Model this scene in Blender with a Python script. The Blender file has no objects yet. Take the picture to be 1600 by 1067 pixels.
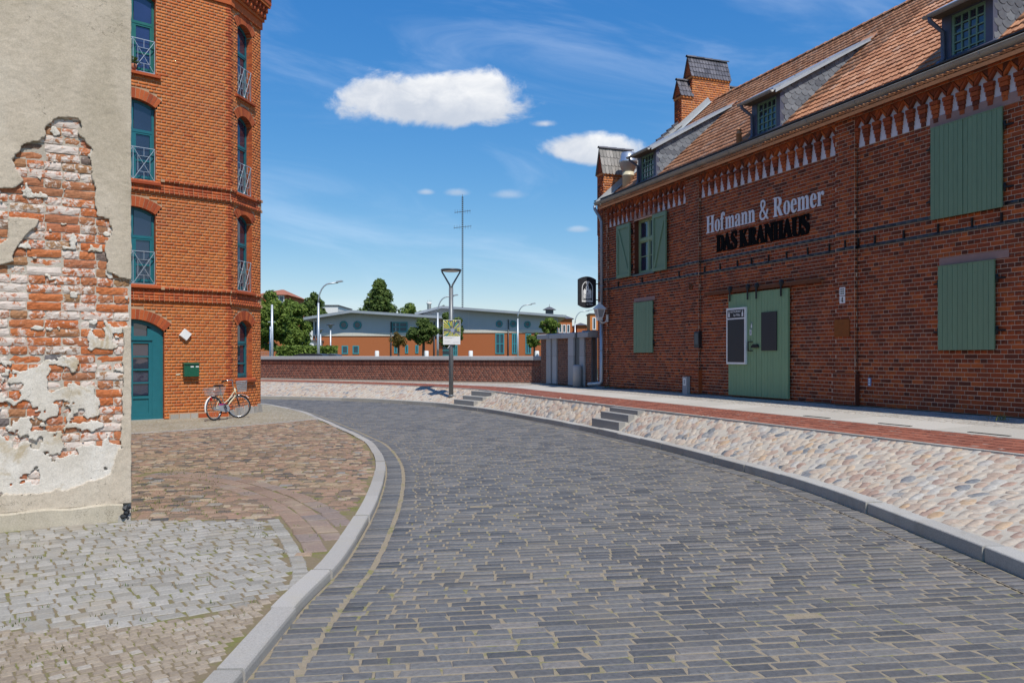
import bpy, bmesh, math, random
import numpy as np
from mathutils import Vector, Matrix

SC = bpy.context.scene
COL = SC.collection
rng = np.random.default_rng(11)
random.seed(5)
PI = math.pi

# ------------------------------------------------------------------ camera, light, exposure
CAMZ = 1.65
F = 1250.0
HZ = 557.0
cam = bpy.data.cameras.new('camera')
cam.sensor_width = 36.0
cam.lens = F / 1600 * 36
cam.shift_y = (HZ - 533.5) / 1600
cam.clip_start = 0.05
cam.clip_end = 3000
cam_o = bpy.data.objects.new('camera', cam)
COL.objects.link(cam_o)
cam_o.location = (0, 0, CAMZ)
cam_o.rotation_euler = (PI / 2, 0, 0)
SC.camera = cam_o

SUN_EL = math.radians(57)
SUN_H = Vector((0.43, -0.90)).normalized()
SUN_DIR = Vector((SUN_H.x * math.cos(SUN_EL), SUN_H.y * math.cos(SUN_EL), math.sin(SUN_EL)))
sun = bpy.data.lights.new('sun', 'SUN')
sun.energy = 3.9
sun.angle = math.radians(0.53)
sun.color = (1.0, 0.955, 0.88)
sun_o = bpy.data.objects.new('sun', sun)
COL.objects.link(sun_o)
sun_o.rotation_euler = SUN_DIR.to_track_quat('Z', 'Y').to_euler()
sun_o.location = (20, -30, 60)

SC.view_settings.view_transform = 'Standard'
SC.view_settings.look = 'None'
SC.view_settings.exposure = 0.2
SC.view_settings.gamma = 1.0
SC.view_settings.use_curve_mapping = False
SC.render.engine = 'CYCLES'
SC.cycles.max_bounces = 6
SC.cycles.diffuse_bounces = 3
SC.cycles.glossy_bounces = 3
SC.cycles.transparent_max_bounces = 8
SC.cycles.use_denoising = True


class NT:
    """small helper for node trees"""
    def __init__(self, tree):
        self.t = tree
        self.n = tree.nodes
        self.l = tree.links

    def new(self, typ, **kw):
        nd = self.n.new(typ)
        for k, v in kw.items():
            setattr(nd, k, v)
        return nd

    def put(self, sock, v):
        if isinstance(v, bpy.types.NodeSocket):
            self.l.new(v, sock)
        elif v is not None:
            sock.default_value = v

    def m(self, op, a, b=None, c=None, clamp=False):
        nd = self.new('ShaderNodeMath', operation=op)
        nd.use_clamp = clamp
        self.put(nd.inputs[0], a)
        if b is not None:
            self.put(nd.inputs[1], b)
        if c is not None:
            self.put(nd.inputs[2], c)
        return nd.outputs[0]

    def smooth(self, v, lo, hi):
        nd = self.new('ShaderNodeMapRange', interpolation_type='SMOOTHSTEP')
        self.put(nd.inputs[0], v)
        self.put(nd.inputs[1], lo)
        self.put(nd.inputs[2], hi)
        return nd.outputs[0]

    def mix(self, f, a, b, blend='MIX'):
        nd = self.new('ShaderNodeMix', data_type='RGBA', blend_type=blend)
        self.put(nd.inputs[0], f)
        for s, v in ((nd.inputs[6], a), (nd.inputs[7], b)):
            if isinstance(v, (tuple, list)) and len(v) == 3:
                v = (*v, 1)
            self.put(s, v)
        return nd.outputs[2]

    def noise(self, vec, scale, detail=3, rough=0.55, dist=0.0, out=0):
        nd = self.new('ShaderNodeTexNoise')
        if vec is not None:
            self.l.new(vec, nd.inputs['Vector'])
        nd.inputs['Scale'].default_value = scale
        nd.inputs['Detail'].default_value = detail
        nd.inputs['Roughness'].default_value = rough
        nd.inputs['Distortion'].default_value = dist
        return nd.outputs[out]

    def ramp(self, f, stops, interp='LINEAR'):
        nd = self.new('ShaderNodeValToRGB')
        cr = nd.color_ramp
        cr.interpolation = interp
        while len(cr.elements) < len(stops):
            cr.elements.new(0.5)
        for e, (p, c) in zip(cr.elements, stops):
            e.position = p
            e.color = (*c, 1) if len(c) == 3 else c
        self.l.new(f, nd.inputs[0])
        return nd.outputs[0]

    def xyz(self, vec):
        nd = self.new('ShaderNodeSeparateXYZ')
        self.l.new(vec, nd.inputs[0])
        return nd.outputs

    def comb(self, x, y, z):
        nd = self.new('ShaderNodeCombineXYZ')
        self.put(nd.inputs[0], x)
        self.put(nd.inputs[1], y)
        self.put(nd.inputs[2], z)
        return nd.outputs[0]


# ------------------------------------------------------------------ sky with summer clouds
world = bpy.data.worlds.new('World')
SC.world = world
world.use_nodes = True
w = NT(world.node_tree)
w.n.clear()
sky = w.new('ShaderNodeTexSky', sky_type='NISHITA')
sky.sun_disc = False
sky.sun_elevation = SUN_EL
sky.sun_rotation = math.atan2(SUN_H.x, SUN_H.y)
sky.altitude = 0
sky.air_density = 1.0
sky.dust_density = 0.2
sky.ozone_density = 2.0
tc = w.new('ShaderNodeTexCoord').outputs['Generated']
dx, dy, dz = w.xyz(tc)
ysafe = w.m('MAXIMUM', dy, 0.05)
gx = w.m('DIVIDE', dx, ysafe)          # tangent-plane coordinates of the sky to the north
gz = w.m('DIVIDE', dz, ysafe)
dens = None
shade = None


def cloud(cx, cz, rx, rz, seed, soft=0.5, amp=1.6, scale=10.5):
    """one cumulus: an ellipse of directions broken up by noise, flatter below"""
    ax = w.m('DIVIDE', w.m('SUBTRACT', gx, cx), rx)
    az = w.m('SUBTRACT', gz, cz)
    up = w.m('DIVIDE', w.m('MAXIMUM', az, 0.0), rz)
    dn = w.m('DIVIDE', w.m('MAXIMUM', w.m('MULTIPLY', az, -1), 0.0), rz * 0.75)
    ver = w.m('ADD', up, dn)
    r = w.m('SQRT', w.m('ADD', w.m('MULTIPLY', ax, ax), w.m('MULTIPLY', ver, ver)))
    v = w.comb(gx, w.m('MULTIPLY', gz, 1.35), seed)
    n1 = w.noise(v, scale, 9, 0.62, 0.35)
    d = w.m('ADD', w.m('SUBTRACT', 1.0, r), w.m('MULTIPLY', w.m('SUBTRACT', n1, 0.5), amp))
    a = w.smooth(d, 0.05, 0.05 + soft)
    n2 = w.noise(v, scale * 1.8, 5, 0.6, 0.4)
    s = w.m('ADD', w.m('DIVIDE', az, rz * 1.6), w.m('MULTIPLY', w.m('SUBTRACT', n2, 0.45), 1.9))
    s = w.smooth(s, -0.40, 1.0)
    return a, s


front = w.smooth(dy, 0.02, 0.2)
skyc = sky.outputs[0]
# deepen the blue towards the zenith a little, as in dry summer air
hs = w.new('ShaderNodeHueSaturation')
hs.inputs['Saturation'].default_value = 1.34
hs.inputs['Value'].default_value = 0.88
w.put(hs.inputs['Color'], skyc)
sr, sg, sb = w.xyz(hs.outputs[0])
skyc = w.comb(w.m('MULTIPLY', sr, 0.92), w.m('MULTIPLY', w.m('POWER', sg, 0.80), 1.26), w.m('MULTIPLY', w.m('POWER', sb, 0.50), 2.40))
CL = [  # centre x, centre z, radius x, radius z, seed, softness, opacity
    (-118 / F, 396 / F, 172 / F, 60 / F, 3.1, 0.34, 0.97),
    (132 / F, 322 / F, 92 / F, 34 / F, 7.7, 0.38, 0.95),
    (50 / F, 363 / F, 30 / F, 11 / F, 12.3, 0.7, 0.75),
    (-135 / F, 256 / F, 18 / F, 7 / F, 17.9, 0.9, 0.5),
    (-84 / F, 255 / F, 24 / F, 9 / F, 23.2, 0.9, 0.45),
    (-8 / F, 252 / F, 42 / F, 11 / F, 29.4, 1.0, 0.35),
    (104 / F, 198 / F, 20 / F, 7 / F, 33.0, 0.9, 0.4),
    (-760 / F, 300 / F, 150 / F, 45 / F, 41.0, 0.5, 0.9),
    (980 / F, 240 / F, 160 / F, 45 / F, 45.5, 0.5, 0.9),
]
# thin cirrus
v = w.comb(w.m('MULTIPLY', gx, 1.3), w.m('ADD', w.m('MULTIPLY', gz, 5.0), w.m('MULTIPLY', gx, 0.9)), 2.0)
ci = w.smooth(w.noise(v, 2.4, 6, 0.6, 0.6), 0.46, 0.86)
ci = w.m('MULTIPLY', w.m('MULTIPLY', ci, 0.24), front)
skyc = w.mix(ci, skyc, (7.2, 7.9, 9.0))
# fair-weather clouds over the rest of the sky dome
pz = w.m('ADD', w.m('MAXIMUM', dz, 0.0), 0.12)
pv = w.comb(w.m('DIVIDE', dx, pz), w.m('DIVIDE', dy, pz), 5.0)
rest = w.smooth(w.noise(pv, 0.9, 6, 0.6, 0.3), 0.60, 0.74)
away = w.m('SUBTRACT', 1.0, w.smooth(w.m('SUBTRACT', dy, w.m('MULTIPLY', w.m('ABSOLUTE', dx), 0.9)), -0.1, 0.1))
rest = w.m('MULTIPLY', w.m('MULTIPLY', rest, away), w.smooth(dz, 0.02, 0.12))
skyc = w.mix(w.m('MULTIPLY', rest, 0.85), skyc, (8.2, 8.5, 9.0))
for cx, cz, rx, rz, sd, soft, op in CL:
    a, s = cloud(cx, cz, rx, rz, sd, soft)
    colr = w.mix(s, (4.4, 4.8, 5.5), (7.5, 7.5, 7.5))
    skyc = w.mix(w.m('MULTIPLY', w.m('MULTIPLY', a, front), op), skyc, colr)
bg = w.new('ShaderNodeBackground')
w.put(bg.inputs[0], skyc)
bg.inputs[1].default_value = 0.12
wo = w.new('ShaderNodeOutputWorld')
w.l.new(bg.outputs[0], wo.inputs[0])

# ------------------------------------------------------------------ materials
MATS = {}


def base_mat(name):
    m = bpy.data.materials.new(name)
    m.use_nodes = True
    t = NT(m.node_tree)
    b = t.n['Principled BSDF']
    MATS[name] = m
    return m, t, b


def rand_value(t):
    """one random number per piece, whether it is an object or an island of a joined mesh"""
    oi = t.new('ShaderNodeObjectInfo').outputs['Random']
    ge = t.new('ShaderNodeNewGeometry').outputs['Random Per Island']
    wn = t.new('ShaderNodeTexWhiteNoise', noise_dimensions='2D')
    t.l.new(t.comb(t.m('MULTIPLY', oi, 917.0), t.m('MULTIPLY', ge, 613.0), 0.0), wn.inputs['Vector'])
    return wn.outputs['Value'], wn.outputs['Color']


def plain(name, col, rough=0.6, metal=0.0, spec=0.5, var=0.12, scale=8.0, bump=0.0, bscale=60.0):
    m, t, b = base_mat(name)
    pos = t.new('ShaderNodeNewGeometry').outputs['Position']
    n = t.noise(pos, scale, 5, 0.6)
    f = t.m('MULTIPLY', n, 1.0)
    c0 = tuple(c * (1 - var * 1.6) for c in col)
    c1 = tuple(min(1, c * (1 + var * 1.6)) for c in col)
    t.l.new(t.mix(f, c0, c1), b.inputs['Base Color'])
    t.put(b.inputs['Roughness'], t.m('ADD', t.m('MULTIPLY', n, 0.2), rough - 0.1))
    b.inputs['Metallic'].default_value = metal
    b.inputs['Specular IOR Level'].default_value = spec
    if bump:
        bp = t.new('ShaderNodeBump')
        bp.inputs['Strength'].default_value = bump
        bp.inputs['Distance'].default_value = 0.004
        t.l.new(t.noise(pos, bscale, 4, 0.6), bp.inputs['Height'])
        t.l.new(bp.outputs[0], b.inputs['Normal'])
    return m


def pieces(name, stops, rough=0.85, grain=0.25, gscale=45.0, bump=0.4, dirt=None, dirt_amt=0.5, dscale=1.2,
           spec=0.3, bdist=0.003, dlo=0.48, dhi=0.72, interp='LINEAR', salt=False):
    """colour differs from piece to piece; grain inside a piece; optional dirt/lime in patches over many"""
    m, t, b = base_mat(name)
    r, rc = rand_value(t)
    pos = t.new('ShaderNodeNewGeometry').outputs['Position']
    c = t.ramp(r, stops, interp)
    off = t.new('ShaderNodeVectorMath', operation='ADD')
    t.l.new(pos, off.inputs[0])
    t.l.new(rc, off.inputs[1])
    g = t.noise(off.outputs[0], gscale, 5, 0.65)
    c = t.mix(1.0, c, t.ramp(g, [(0.25, (1 - grain,) * 3), (0.75, (1 + grain,) * 3)]), 'MULTIPLY')
    if salt:
        sv = t.new('ShaderNodeVectorMath', operation='MULTIPLY')
        t.l.new(pos, sv.inputs[0])
        sv.inputs[1].default_value = (1.6, 1.6, 0.55)
    if dirt is not None:
        d = t.smooth(t.noise(sv.outputs[0] if salt else pos, dscale, 6, 0.65, 0.3), dlo, dhi)
        c = t.mix(t.m('MULTIPLY', d, dirt_amt), c, dirt)
    if salt:   # lime bloom in small patches
        d = t.smooth(t.noise(pos, 1.9, 8, 0.72, 0.5), 0.66, 0.80)
        c = t.mix(t.m('MULTIPLY', d, 0.45), c, (0.50, 0.38, 0.32))
    t.l.new(c, b.inputs['Base Color'])
    t.put(b.inputs['Roughness'], t.m('ADD', rough - 0.12, t.m('MULTIPLY', g, 0.24)))
    b.inputs['Specular IOR Level'].default_value = spec
    if bump:
        bp = t.new('ShaderNodeBump')
        bp.inputs['Strength'].default_value = bump
        bp.inputs['Distance'].default_value = bdist
        t.l.new(t.noise(off.outputs[0], gscale * 1.7, 4, 0.7), bp.inputs['Height'])
        t.l.new(bp.outputs[0], b.inputs['Normal'])
    return m


# brickwork
pieces('house_brick', [(0.0, (0.42, 0.100, 0.026)), (0.12, (0.49, 0.125, 0.030)), (0.45, (0.52, 0.152, 0.037)),
                       (0.75, (0.565, 0.178, 0.045)), (1.0, (0.50, 0.132, 0.034))],
       dirt=(0.32, 0.10, 0.05), dirt_amt=0.45, dscale=0.8)
plain('house_mortar', (0.46, 0.29, 0.17), 0.95, var=0.2, scale=5, bump=0.3)
pieces('house_dark_brick', [(0.0, (0.30, 0.06, 0.022)), (0.6, (0.42, 0.092, 0.030)), (1.0, (0.50, 0.12, 0.034))])
pieces('warehouse_brick', [(0.0, (0.10, 0.028, 0.015)), (0.18, (0.19, 0.042, 0.016)), (0.42, (0.285, 0.056, 0.018)),
                           (0.7, (0.35, 0.072, 0.020)), (0.9, (0.46, 0.108, 0.025)), (1.0, (0.23, 0.050, 0.020))],
       dirt=(0.17, 0.048, 0.026), dirt_amt=0.7, dscale=0.55, salt=True)
plain('warehouse_mortar', (0.60, 0.42, 0.31), 0.95, var=0.3, scale=2.5, bump=0.3)
pieces('chimney_brick', [(0.0, (0.34, 0.10, 0.035)), (0.5, (0.50, 0.16, 0.05)), (1.0, (0.58, 0.21, 0.06))])
pieces('black_glazed_brick', [(0.0, (0.012, 0.012, 0.015)), (1.0, (0.035, 0.035, 0.042))], rough=0.35, spec=0.6, bump=0.1)
pieces('wall_clinker', [(0.0, (0.13, 0.045, 0.032)), (0.5, (0.20, 0.066, 0.042)), (1.0, (0.26, 0.09, 0.055))],
       dirt=(0.12, 0.05, 0.04), dirt_amt=0.4, dscale=0.9)
pieces('gate_brick', [(0.0, (0.14, 0.06, 0.04)), (1.0, (0.24, 0.10, 0.06))])
plain('clinker_mortar', (0.36, 0.28, 0.23), 0.95, var=0.2, scale=4)
pieces('far_brick', [(0.0, (0.38, 0.12, 0.045)), (1.0, (0.42, 0.14, 0.05))])


def old_brick():
    m, t, b = base_mat('old_brick')
    r, rc = rand_value(t)
    pos = t.new('ShaderNodeNewGeometry').outputs['Position']
    c = t.ramp(r, [(0.0, (0.48, 0.14, 0.050)), (0.3, (0.53, 0.175, 0.065)), (0.55, (0.43, 0.16, 0.075)), (0.72, (0.36, 0.20, 0.10)),
                   (0.86, (0.50, 0.17, 0.085)), (0.96, (0.28, 0.15, 0.08)), (1.0, (0.14, 0.14, 0.15))])
    off = t.new('ShaderNodeVectorMath', operation='ADD')
    t.l.new(pos, off.inputs[0])
    t.l.new(rc, off.inputs[1])
    g = t.noise(off.outputs[0], 38, 6, 0.7)
    c = t.mix(1.0, c, t.ramp(g, [(0.25, (0.62,) * 3), (0.75, (1.25,) * 3)]), 'MULTIPLY')
    # remains of limewash: more on some bricks than on others
    lw = t.noise(off.outputs[0], 16, 7, 0.72, 0.5)
    amt = t.xyz(rc)[1]
    th = t.m('ADD', 0.66, t.m('MULTIPLY', amt, -0.30))
    k = t.smooth(t.m('SUBTRACT', lw, th), -0.04, 0.07)
    c = t.mix(t.m('MULTIPLY', k, 0.88), c, t.mix(g, (0.60, 0.50, 0.43), (0.74, 0.69, 0.62)))
    t.l.new(c, b.inputs['Base Color'])
    b.inputs['Roughness'].default_value = 0.92
    b.inputs['Specular IOR Level'].default_value = 0.2
    bp = t.new('ShaderNodeBump')
    bp.inputs['Strength'].default_value = 0.7
    bp.inputs['Distance'].default_value = 0.006
    t.l.new(t.noise(off.outputs[0], 60, 5, 0.7), bp.inputs['Height'])
    t.l.new(bp.outputs[0], b.inputs['Normal'])


old_brick()


def plaster_mat(name, c0, c1, c2, pits=True, stain=None):
    m, t, b = base_mat(name)
    pos = t.new('ShaderNodeNewGeometry').outputs['Position']
    st = t.new('ShaderNodeVectorMath', operation='MULTIPLY')
    t.l.new(pos, st.inputs[0])
    st.inputs[1].default_value = (1, 1, 0.45)
    big = t.noise(st.outputs[0], 1.6, 7, 0.62, 0.4)
    mid = t.noise(pos, 11, 6, 0.65)
    c = t.ramp(big, [(0.30, c0), (0.52, c1), (0.72, c2)])
    c = t.mix(1.0, c, t.ramp(mid, [(0.25, (0.92,) * 3), (0.75, (1.07,) * 3)]), 'MULTIPLY')
    c = t.mix(1.0, c, t.ramp(t.noise(pos, 75, 5, 0.75), [(0.3, (0.80,) * 3), (0.7, (1.15,) * 3)]), 'MULTIPLY')
    if stain:
        s = t.smooth(t.noise(pos, 2.7, 6, 0.68, 0.6), 0.52, 0.66)
        c = t.mix(t.m('MULTIPLY', s, 0.8), c, stain)
    fine = t.noise(pos, 120, 4, 0.75)
    wv = t.new('ShaderNodeVectorMath', operation='ADD')       # hairline cracks
    t.l.new(pos, wv.inputs[0])
    t.l.new(t.noise(pos, 3.5, 5, 0.6, 0.0, 1), wv.inputs[1])
    vc = t.new('ShaderNodeTexVoronoi', feature='DISTANCE_TO_EDGE')
    vc.inputs['Scale'].default_value = 1.5
    t.l.new(wv.outputs[0], vc.inputs['Vector'])
    ck = t.m('SUBTRACT', 1.0, t.smooth(vc.outputs['Distance'], 0.001, 0.007))
    ck = t.m('MULTIPLY', ck, t.smooth(t.noise(pos, 1.9, 3, 0.5), 0.50, 0.56))
    c = t.mix(t.m('MULTIPLY', ck, 0.65), c, (0.10, 0.08, 0.06))
    if pits:
        p = t.m('SUBTRACT', 1.0, t.smooth(fine, 0.30, 0.40))
        c = t.mix(t.m('MULTIPLY', p, 0.55), c, (0.16, 0.13, 0.09))
    t.l.new(c, b.inputs['Base Color'])
    b.inputs['Roughness'].default_value = 0.95
    b.inputs['Specular IOR Level'].default_value = 0.15
    bp = t.new('ShaderNodeBump')
    bp.inputs['Strength'].default_value = 0.8
    bp.inputs['Distance'].default_value = 0.006
    t.l.new(t.m('ADD', fine, t.m('MULTIPLY', mid, 0.6)), bp.inputs['Height'])
    t.l.new(bp.outputs[0], b.inputs['Normal'])


plaster_mat('grey_plaster', (0.47, 0.395, 0.295), (0.555, 0.470, 0.365), (0.61, 0.535, 0.43))
plaster_mat('limewash', (0.55, 0.49, 0.40), (0.68, 0.62, 0.535), (0.76, 0.72, 0.65), pits=True, stain=(0.46, 0.36, 0.22))
plaster_mat('old_mortar', (0.42, 0.36, 0.29), (0.52, 0.46, 0.38), (0.60, 0.55, 0.48), pits=True)
plaster_mat('plinth_render', (0.40, 0.34, 0.25), (0.48, 0.42, 0.32), (0.55, 0.49, 0.39))

# paving
pieces('slag_sett', [(0.0, (0.080, 0.079, 0.078)), (0.3, (0.112, 0.109, 0.107)), (0.6, (0.134, 0.130, 0.125)), (0.85, (0.165, 0.156, 0.144)),
                     (0.95, (0.20, 0.18, 0.16)), (1.0, (0.115, 0.115, 0.12))], rough=0.62, spec=0.4, grain=0.3, gscale=30, bump=0.5, bdist=0.004,
       dirt=(0.17, 0.150, 0.122), dirt_amt=0.5, dscale=1.1)
pieces('grey_sett', [(0.0, (0.24, 0.222, 0.19)), (0.3, (0.285, 0.265, 0.23)), (0.7, (0.32, 0.30, 0.265)), (1.0, (0.36, 0.335, 0.295))],
       rough=0.8, grain=0.25, gscale=60, bump=0.6, bdist=0.004, dirt=(0.34, 0.28, 0.20), dirt_amt=0.5, dscale=1.6)
pieces('buff_sett', [(0.0, (0.24, 0.19, 0.14)), (0.4, (0.285, 0.23, 0.17)), (0.8, (0.325, 0.265, 0.20)), (1.0, (0.35, 0.31, 0.26))],
       rough=0.85, grain=0.25, gscale=60, bump=0.6, bdist=0.004)
pieces('pink_slab', [(0.0, (0.20, 0.135, 0.10)), (0.3, (0.25, 0.172, 0.128)), (0.7, (0.28, 0.195, 0.145)), (1.0, (0.21, 0.17, 0.15))],
       rough=0.85, grain=0.25, gscale=40, bump=0.5, dirt=(0.36, 0.29, 0.20), dirt_amt=0.5, dscale=1.5)
pieces('red_sett', [(0.0, (0.08, 0.075, 0.07)), (0.15, (0.16, 0.12, 0.09)), (0.5, (0.25, 0.165, 0.11)), (0.75, (0.29, 0.185, 0.13)), (0.9, (0.36, 0.28, 0.19)),
                    (1.0, (0.20, 0.195, 0.19))], rough=0.85, grain=0.25, gscale=50, bump=0.5, dirt=(0.34, 0.27, 0.16), dirt_amt=0.5, dscale=1.1)
pieces('field_stone', [(0.0, (0.13, 0.14, 0.15)), (0.05, (0.22, 0.22, 0.22)), (0.10, (0.32, 0.305, 0.28)), (0.16, (0.35, 0.235, 0.18)), (0.38, (0.41, 0.315, 0.24)), (0.55, (0.44, 0.37, 0.29)),
                       (0.75, (0.48, 0.41, 0.33)), (0.86, (0.44, 0.30, 0.18)), (0.95, (0.40, 0.37, 0.33)), (1.0, (0.44, 0.41, 0.36))], rough=0.8, grain=0.3, gscale=22,
       bump=0.4, dirt=(0.48, 0.43, 0.355), dirt_amt=0.75, dscale=7.0)
plain('bank_mortar', (0.45, 0.40, 0.325), 0.95, var=0.18, scale=9, bump=0.8, bscale=90)
pieces('granite', [(0.0, (0.31, 0.29, 0.26)), (1.0, (0.40, 0.375, 0.34))], rough=0.75, grain=0.3, gscale=130, bump=0.4, dirt=(0.40, 0.36, 0.28), dirt_amt=0.4, dscale=2.5)
pieces('kerb_granite', [(0.0, (0.35, 0.33, 0.295)), (1.0, (0.43, 0.41, 0.37))], rough=0.8, grain=0.3, gscale=90, bump=0.4, dirt=(0.30, 0.27, 0.22), dirt_amt=0.5, dscale=3)
pieces('step_granite', [(0.0, (0.26, 0.25, 0.235)), (1.0, (0.32, 0.31, 0.29))], rough=0.75, grain=0.25, gscale=120, bump=0.3)
pieces('gate_granite', [(0.0, (0.35, 0.345, 0.34)), (1.0, (0.43, 0.425, 0.42))], rough=0.7, grain=0.2, gscale=80, bump=0.2)
pieces('clinker_paver', [(0.0, (0.20, 0.070, 0.045)), (0.5, (0.26, 0.088, 0.055)), (1.0, (0.31, 0.11, 0.068))], rough=0.75, grain=0.2, gscale=50, bump=0.3,
       dirt=(0.26, 0.11, 0.075), dirt_amt=0.5, dscale=0.7)
pieces('pale_slab', [(0.0, (0.43, 0.40, 0.345)), (1.0, (0.50, 0.465, 0.41))], rough=0.85, grain=0.12, gscale=60, bump=0.2)


def joint_mat(name, c0, c1, moss, amt=0.7, lo=0.5, hi=0.62, scale=3.0):
    m, t, b = base_mat(name)
    pos = t.new('ShaderNodeNewGeometry').outputs['Position']
    n = t.noise(pos, 40, 5, 0.7)
    c = t.mix(n, c0, c1)
    mo = t.smooth(t.noise(pos, scale, 8, 0.75, 0.2), lo, hi)
    c = t.mix(t.m('MULTIPLY', mo, amt), c, t.mix(n, moss, tuple(x * 1.7 for x in moss)))
    t.l.new(c, b.inputs['Base Color'])
    b.inputs['Roughness'].default_value = 0.97
    b.inputs['Specular IOR Level'].default_value = 0.1
    bp = t.new('ShaderNodeBump')
    bp.inputs['Strength'].default_value = 0.8
    bp.inputs['Distance'].default_value = 0.006
    t.l.new(t.noise(pos, 150, 4, 0.7), bp.inputs['Height'])
    t.l.new(bp.outputs[0], b.inputs['Normal'])


joint_mat('road_joint', (0.20, 0.165, 0.115), (0.38, 0.315, 0.23), (0.13, 0.14, 0.03), 0.7, 0.52, 0.66, 4.5)
joint_mat('sett_joint', (0.16, 0.125, 0.08), (0.27, 0.215, 0.14), (0.12, 0.13, 0.03), 0.75, 0.46, 0.62, 2.6)
joint_mat('pale_joint', (0.46, 0.40, 0.32), (0.60, 0.52, 0.42), (0.30, 0.27, 0.13), 0.5, 0.5, 0.7, 3.0)
joint_mat('earth', (0.10, 0.10, 0.06), (0.18, 0.16, 0.10), (0.05, 0.08, 0.02), 0.8, 0.4, 0.6, 0.2)


def fine_paving(name, c0, c1, cj, sx, sy, rot=0.0):
    """setts too small in the view to pick apart"""
    m, t, b = base_mat(name)
    pos = t.new('ShaderNodeNewGeometry').outputs['Position']
    mp = t.new('ShaderNodeMapping')
    t.l.new(pos, mp.inputs[0])
    mp.inputs['Rotation'].default_value = (0, 0, rot)
    mp.inputs['Scale'].default_value = (1 / sx, 1 / sy, 1)
    vo = t.new('ShaderNodeTexVoronoi', feature='F1')
    vo.inputs['Scale'].default_value = 1.0
    vo.inputs['Randomness'].default_value = 0.75
    t.l.new(mp.outputs[0], vo.inputs['Vector'])
    ve = t.new('ShaderNodeTexVoronoi', feature='DISTANCE_TO_EDGE')
    ve.inputs['Scale'].default_value = 1.0
    ve.inputs['Randomness'].default_value = 0.75
    t.l.new(mp.outputs[0], ve.inputs['Vector'])
    r = t.xyz(vo.outputs['Color'])[0]
    c = t.mix(r, c0, c1)
    e = t.smooth(ve.outputs['Distance'], 0.03, 0.14)
    big = t.noise(pos, 0.9, 6, 0.65)
    c = t.mix(e, cj, c)
    c = t.mix(1.0, c, t.ramp(big, [(0.3, (0.85,) * 3), (0.7, (1.12,) * 3)]), 'MULTIPLY')
    t.l.new(c, b.inputs['Base Color'])
    b.inputs['Roughness'].default_value = 0.85
    b.inputs['Specular IOR Level'].default_value = 0.25
    bp = t.new('ShaderNodeBump')
    bp.inputs['Strength'].default_value = 0.7
    bp.inputs['Distance'].default_value = 0.012
    t.l.new(e, bp.inputs['Height'])
    t.l.new(bp.outputs[0], b.inputs['Normal'])


fine_paving('mosaic_paving', (0.30, 0.27, 0.21), (0.42, 0.385, 0.31), (0.27, 0.22, 0.14), 0.085, 0.085, 0.5)
fine_paving('walk_cobble', (0.34, 0.32, 0.285), (0.52, 0.48, 0.42), (0.36, 0.32, 0.26), 0.11, 0.11, 0.2)
plain('asphalt', (0.10, 0.10, 0.10), 0.9, var=0.15, scale=3)
plain('meadow', (0.07, 0.10, 0.03), 0.95, var=0.3, scale=0.5)

# painted wood, metal, glass and the rest
plain('teal_paint', (0.012, 0.135, 0.165), 0.42, var=0.10, scale=5)
plain('green_teal_paint', (0.012, 0.13, 0.115), 0.42, var=0.10, scale=5)


def board_paint(name, col):
    m, t, b = base_mat(name)
    r, rc = rand_value(t)
    pos = t.new('ShaderNodeNewGeometry').outputs['Position']
    st = t.new('ShaderNodeVectorMath', operation='MULTIPLY')
    t.l.new(pos, st.inputs[0])
    st.inputs[1].default_value = (9, 9, 1.1)
    g = t.noise(st.outputs[0], 3.5, 6, 0.65)
    c = t.mix(g, tuple(x * 0.78 for x in col), tuple(x * 1.25 for x in col))
    c = t.mix(t.m('MULTIPLY', r, 0.35), c, tuple(x * 1.25 for x in col))
    drip = t.smooth(t.noise(st.outputs[0], 2.0, 5, 0.7), 0.62, 0.8)
    c = t.mix(t.m('MULTIPLY', drip, 0.5), c, (0.07, 0.075, 0.05))
    t.l.new(c, b.inputs['Base Color'])
    b.inputs['Roughness'].default_value = 0.6
    bp = t.new('ShaderNodeBump')
    bp.inputs['Strength'].default_value = 0.25
    bp.inputs['Distance'].default_value = 0.003
    t.l.new(g, bp.inputs['Height'])
    t.l.new(bp.outputs[0], b.inputs['Normal'])


board_paint('shutter_green', (0.155, 0.245, 0.145))
board_paint('door_green', (0.195, 0.32, 0.17))
plain('light_green_paint', (0.26, 0.36, 0.20), 0.5)
plain('pale_green_paint', (0.16, 0.27, 0.19), 0.5)
plain('zinc', (0.42, 0.45, 0.49), 0.5, 0.6, var=0.12, scale=4)
plain('zinc_pipe', (0.30, 0.34, 0.40), 0.5, 0.5, var=0.15, scale=3)
plain('old_gutter', (0.30, 0.28, 0.25), 0.6, 0.4, var=0.2, scale=3)
plain('blue_lead', (0.10, 0.105, 0.15), 0.55, 0.3, var=0.15)
plain('white_flashing', (0.44, 0.46, 0.47), 0.5, 0.2, var=0.06)
plain('steel', (0.55, 0.58, 0.62), 0.35, 0.8, var=0.08)
plain('galvanised', (0.50, 0.53, 0.55), 0.45, 0.6, var=0.1)
plain('dark_steel', (0.085, 0.095, 0.105), 0.45, 0.4, var=0.12)
plain('lamp_grey', (0.17, 0.185, 0.195), 0.45, 0.3, var=0.1)
plain('black_iron', (0.016, 0.015, 0.015), 0.6, 0.3, var=0.2)
plain('rust', (0.16, 0.055, 0.020), 0.9, 0.1, var=0.3, scale=12)
plain('rust_plate', (0.25, 0.075, 0.012), 0.85, 0.1, var=0.25, scale=10)
plain('black_board', (0.018, 0.018, 0.022), 0.55, var=0.2)
plain('black_letters', (0.005, 0.005, 0.005), 0.9, spec=0.1, var=0.2)
plain('white_paint', (0.78, 0.78, 0.76), 0.55, var=0.05)
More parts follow.
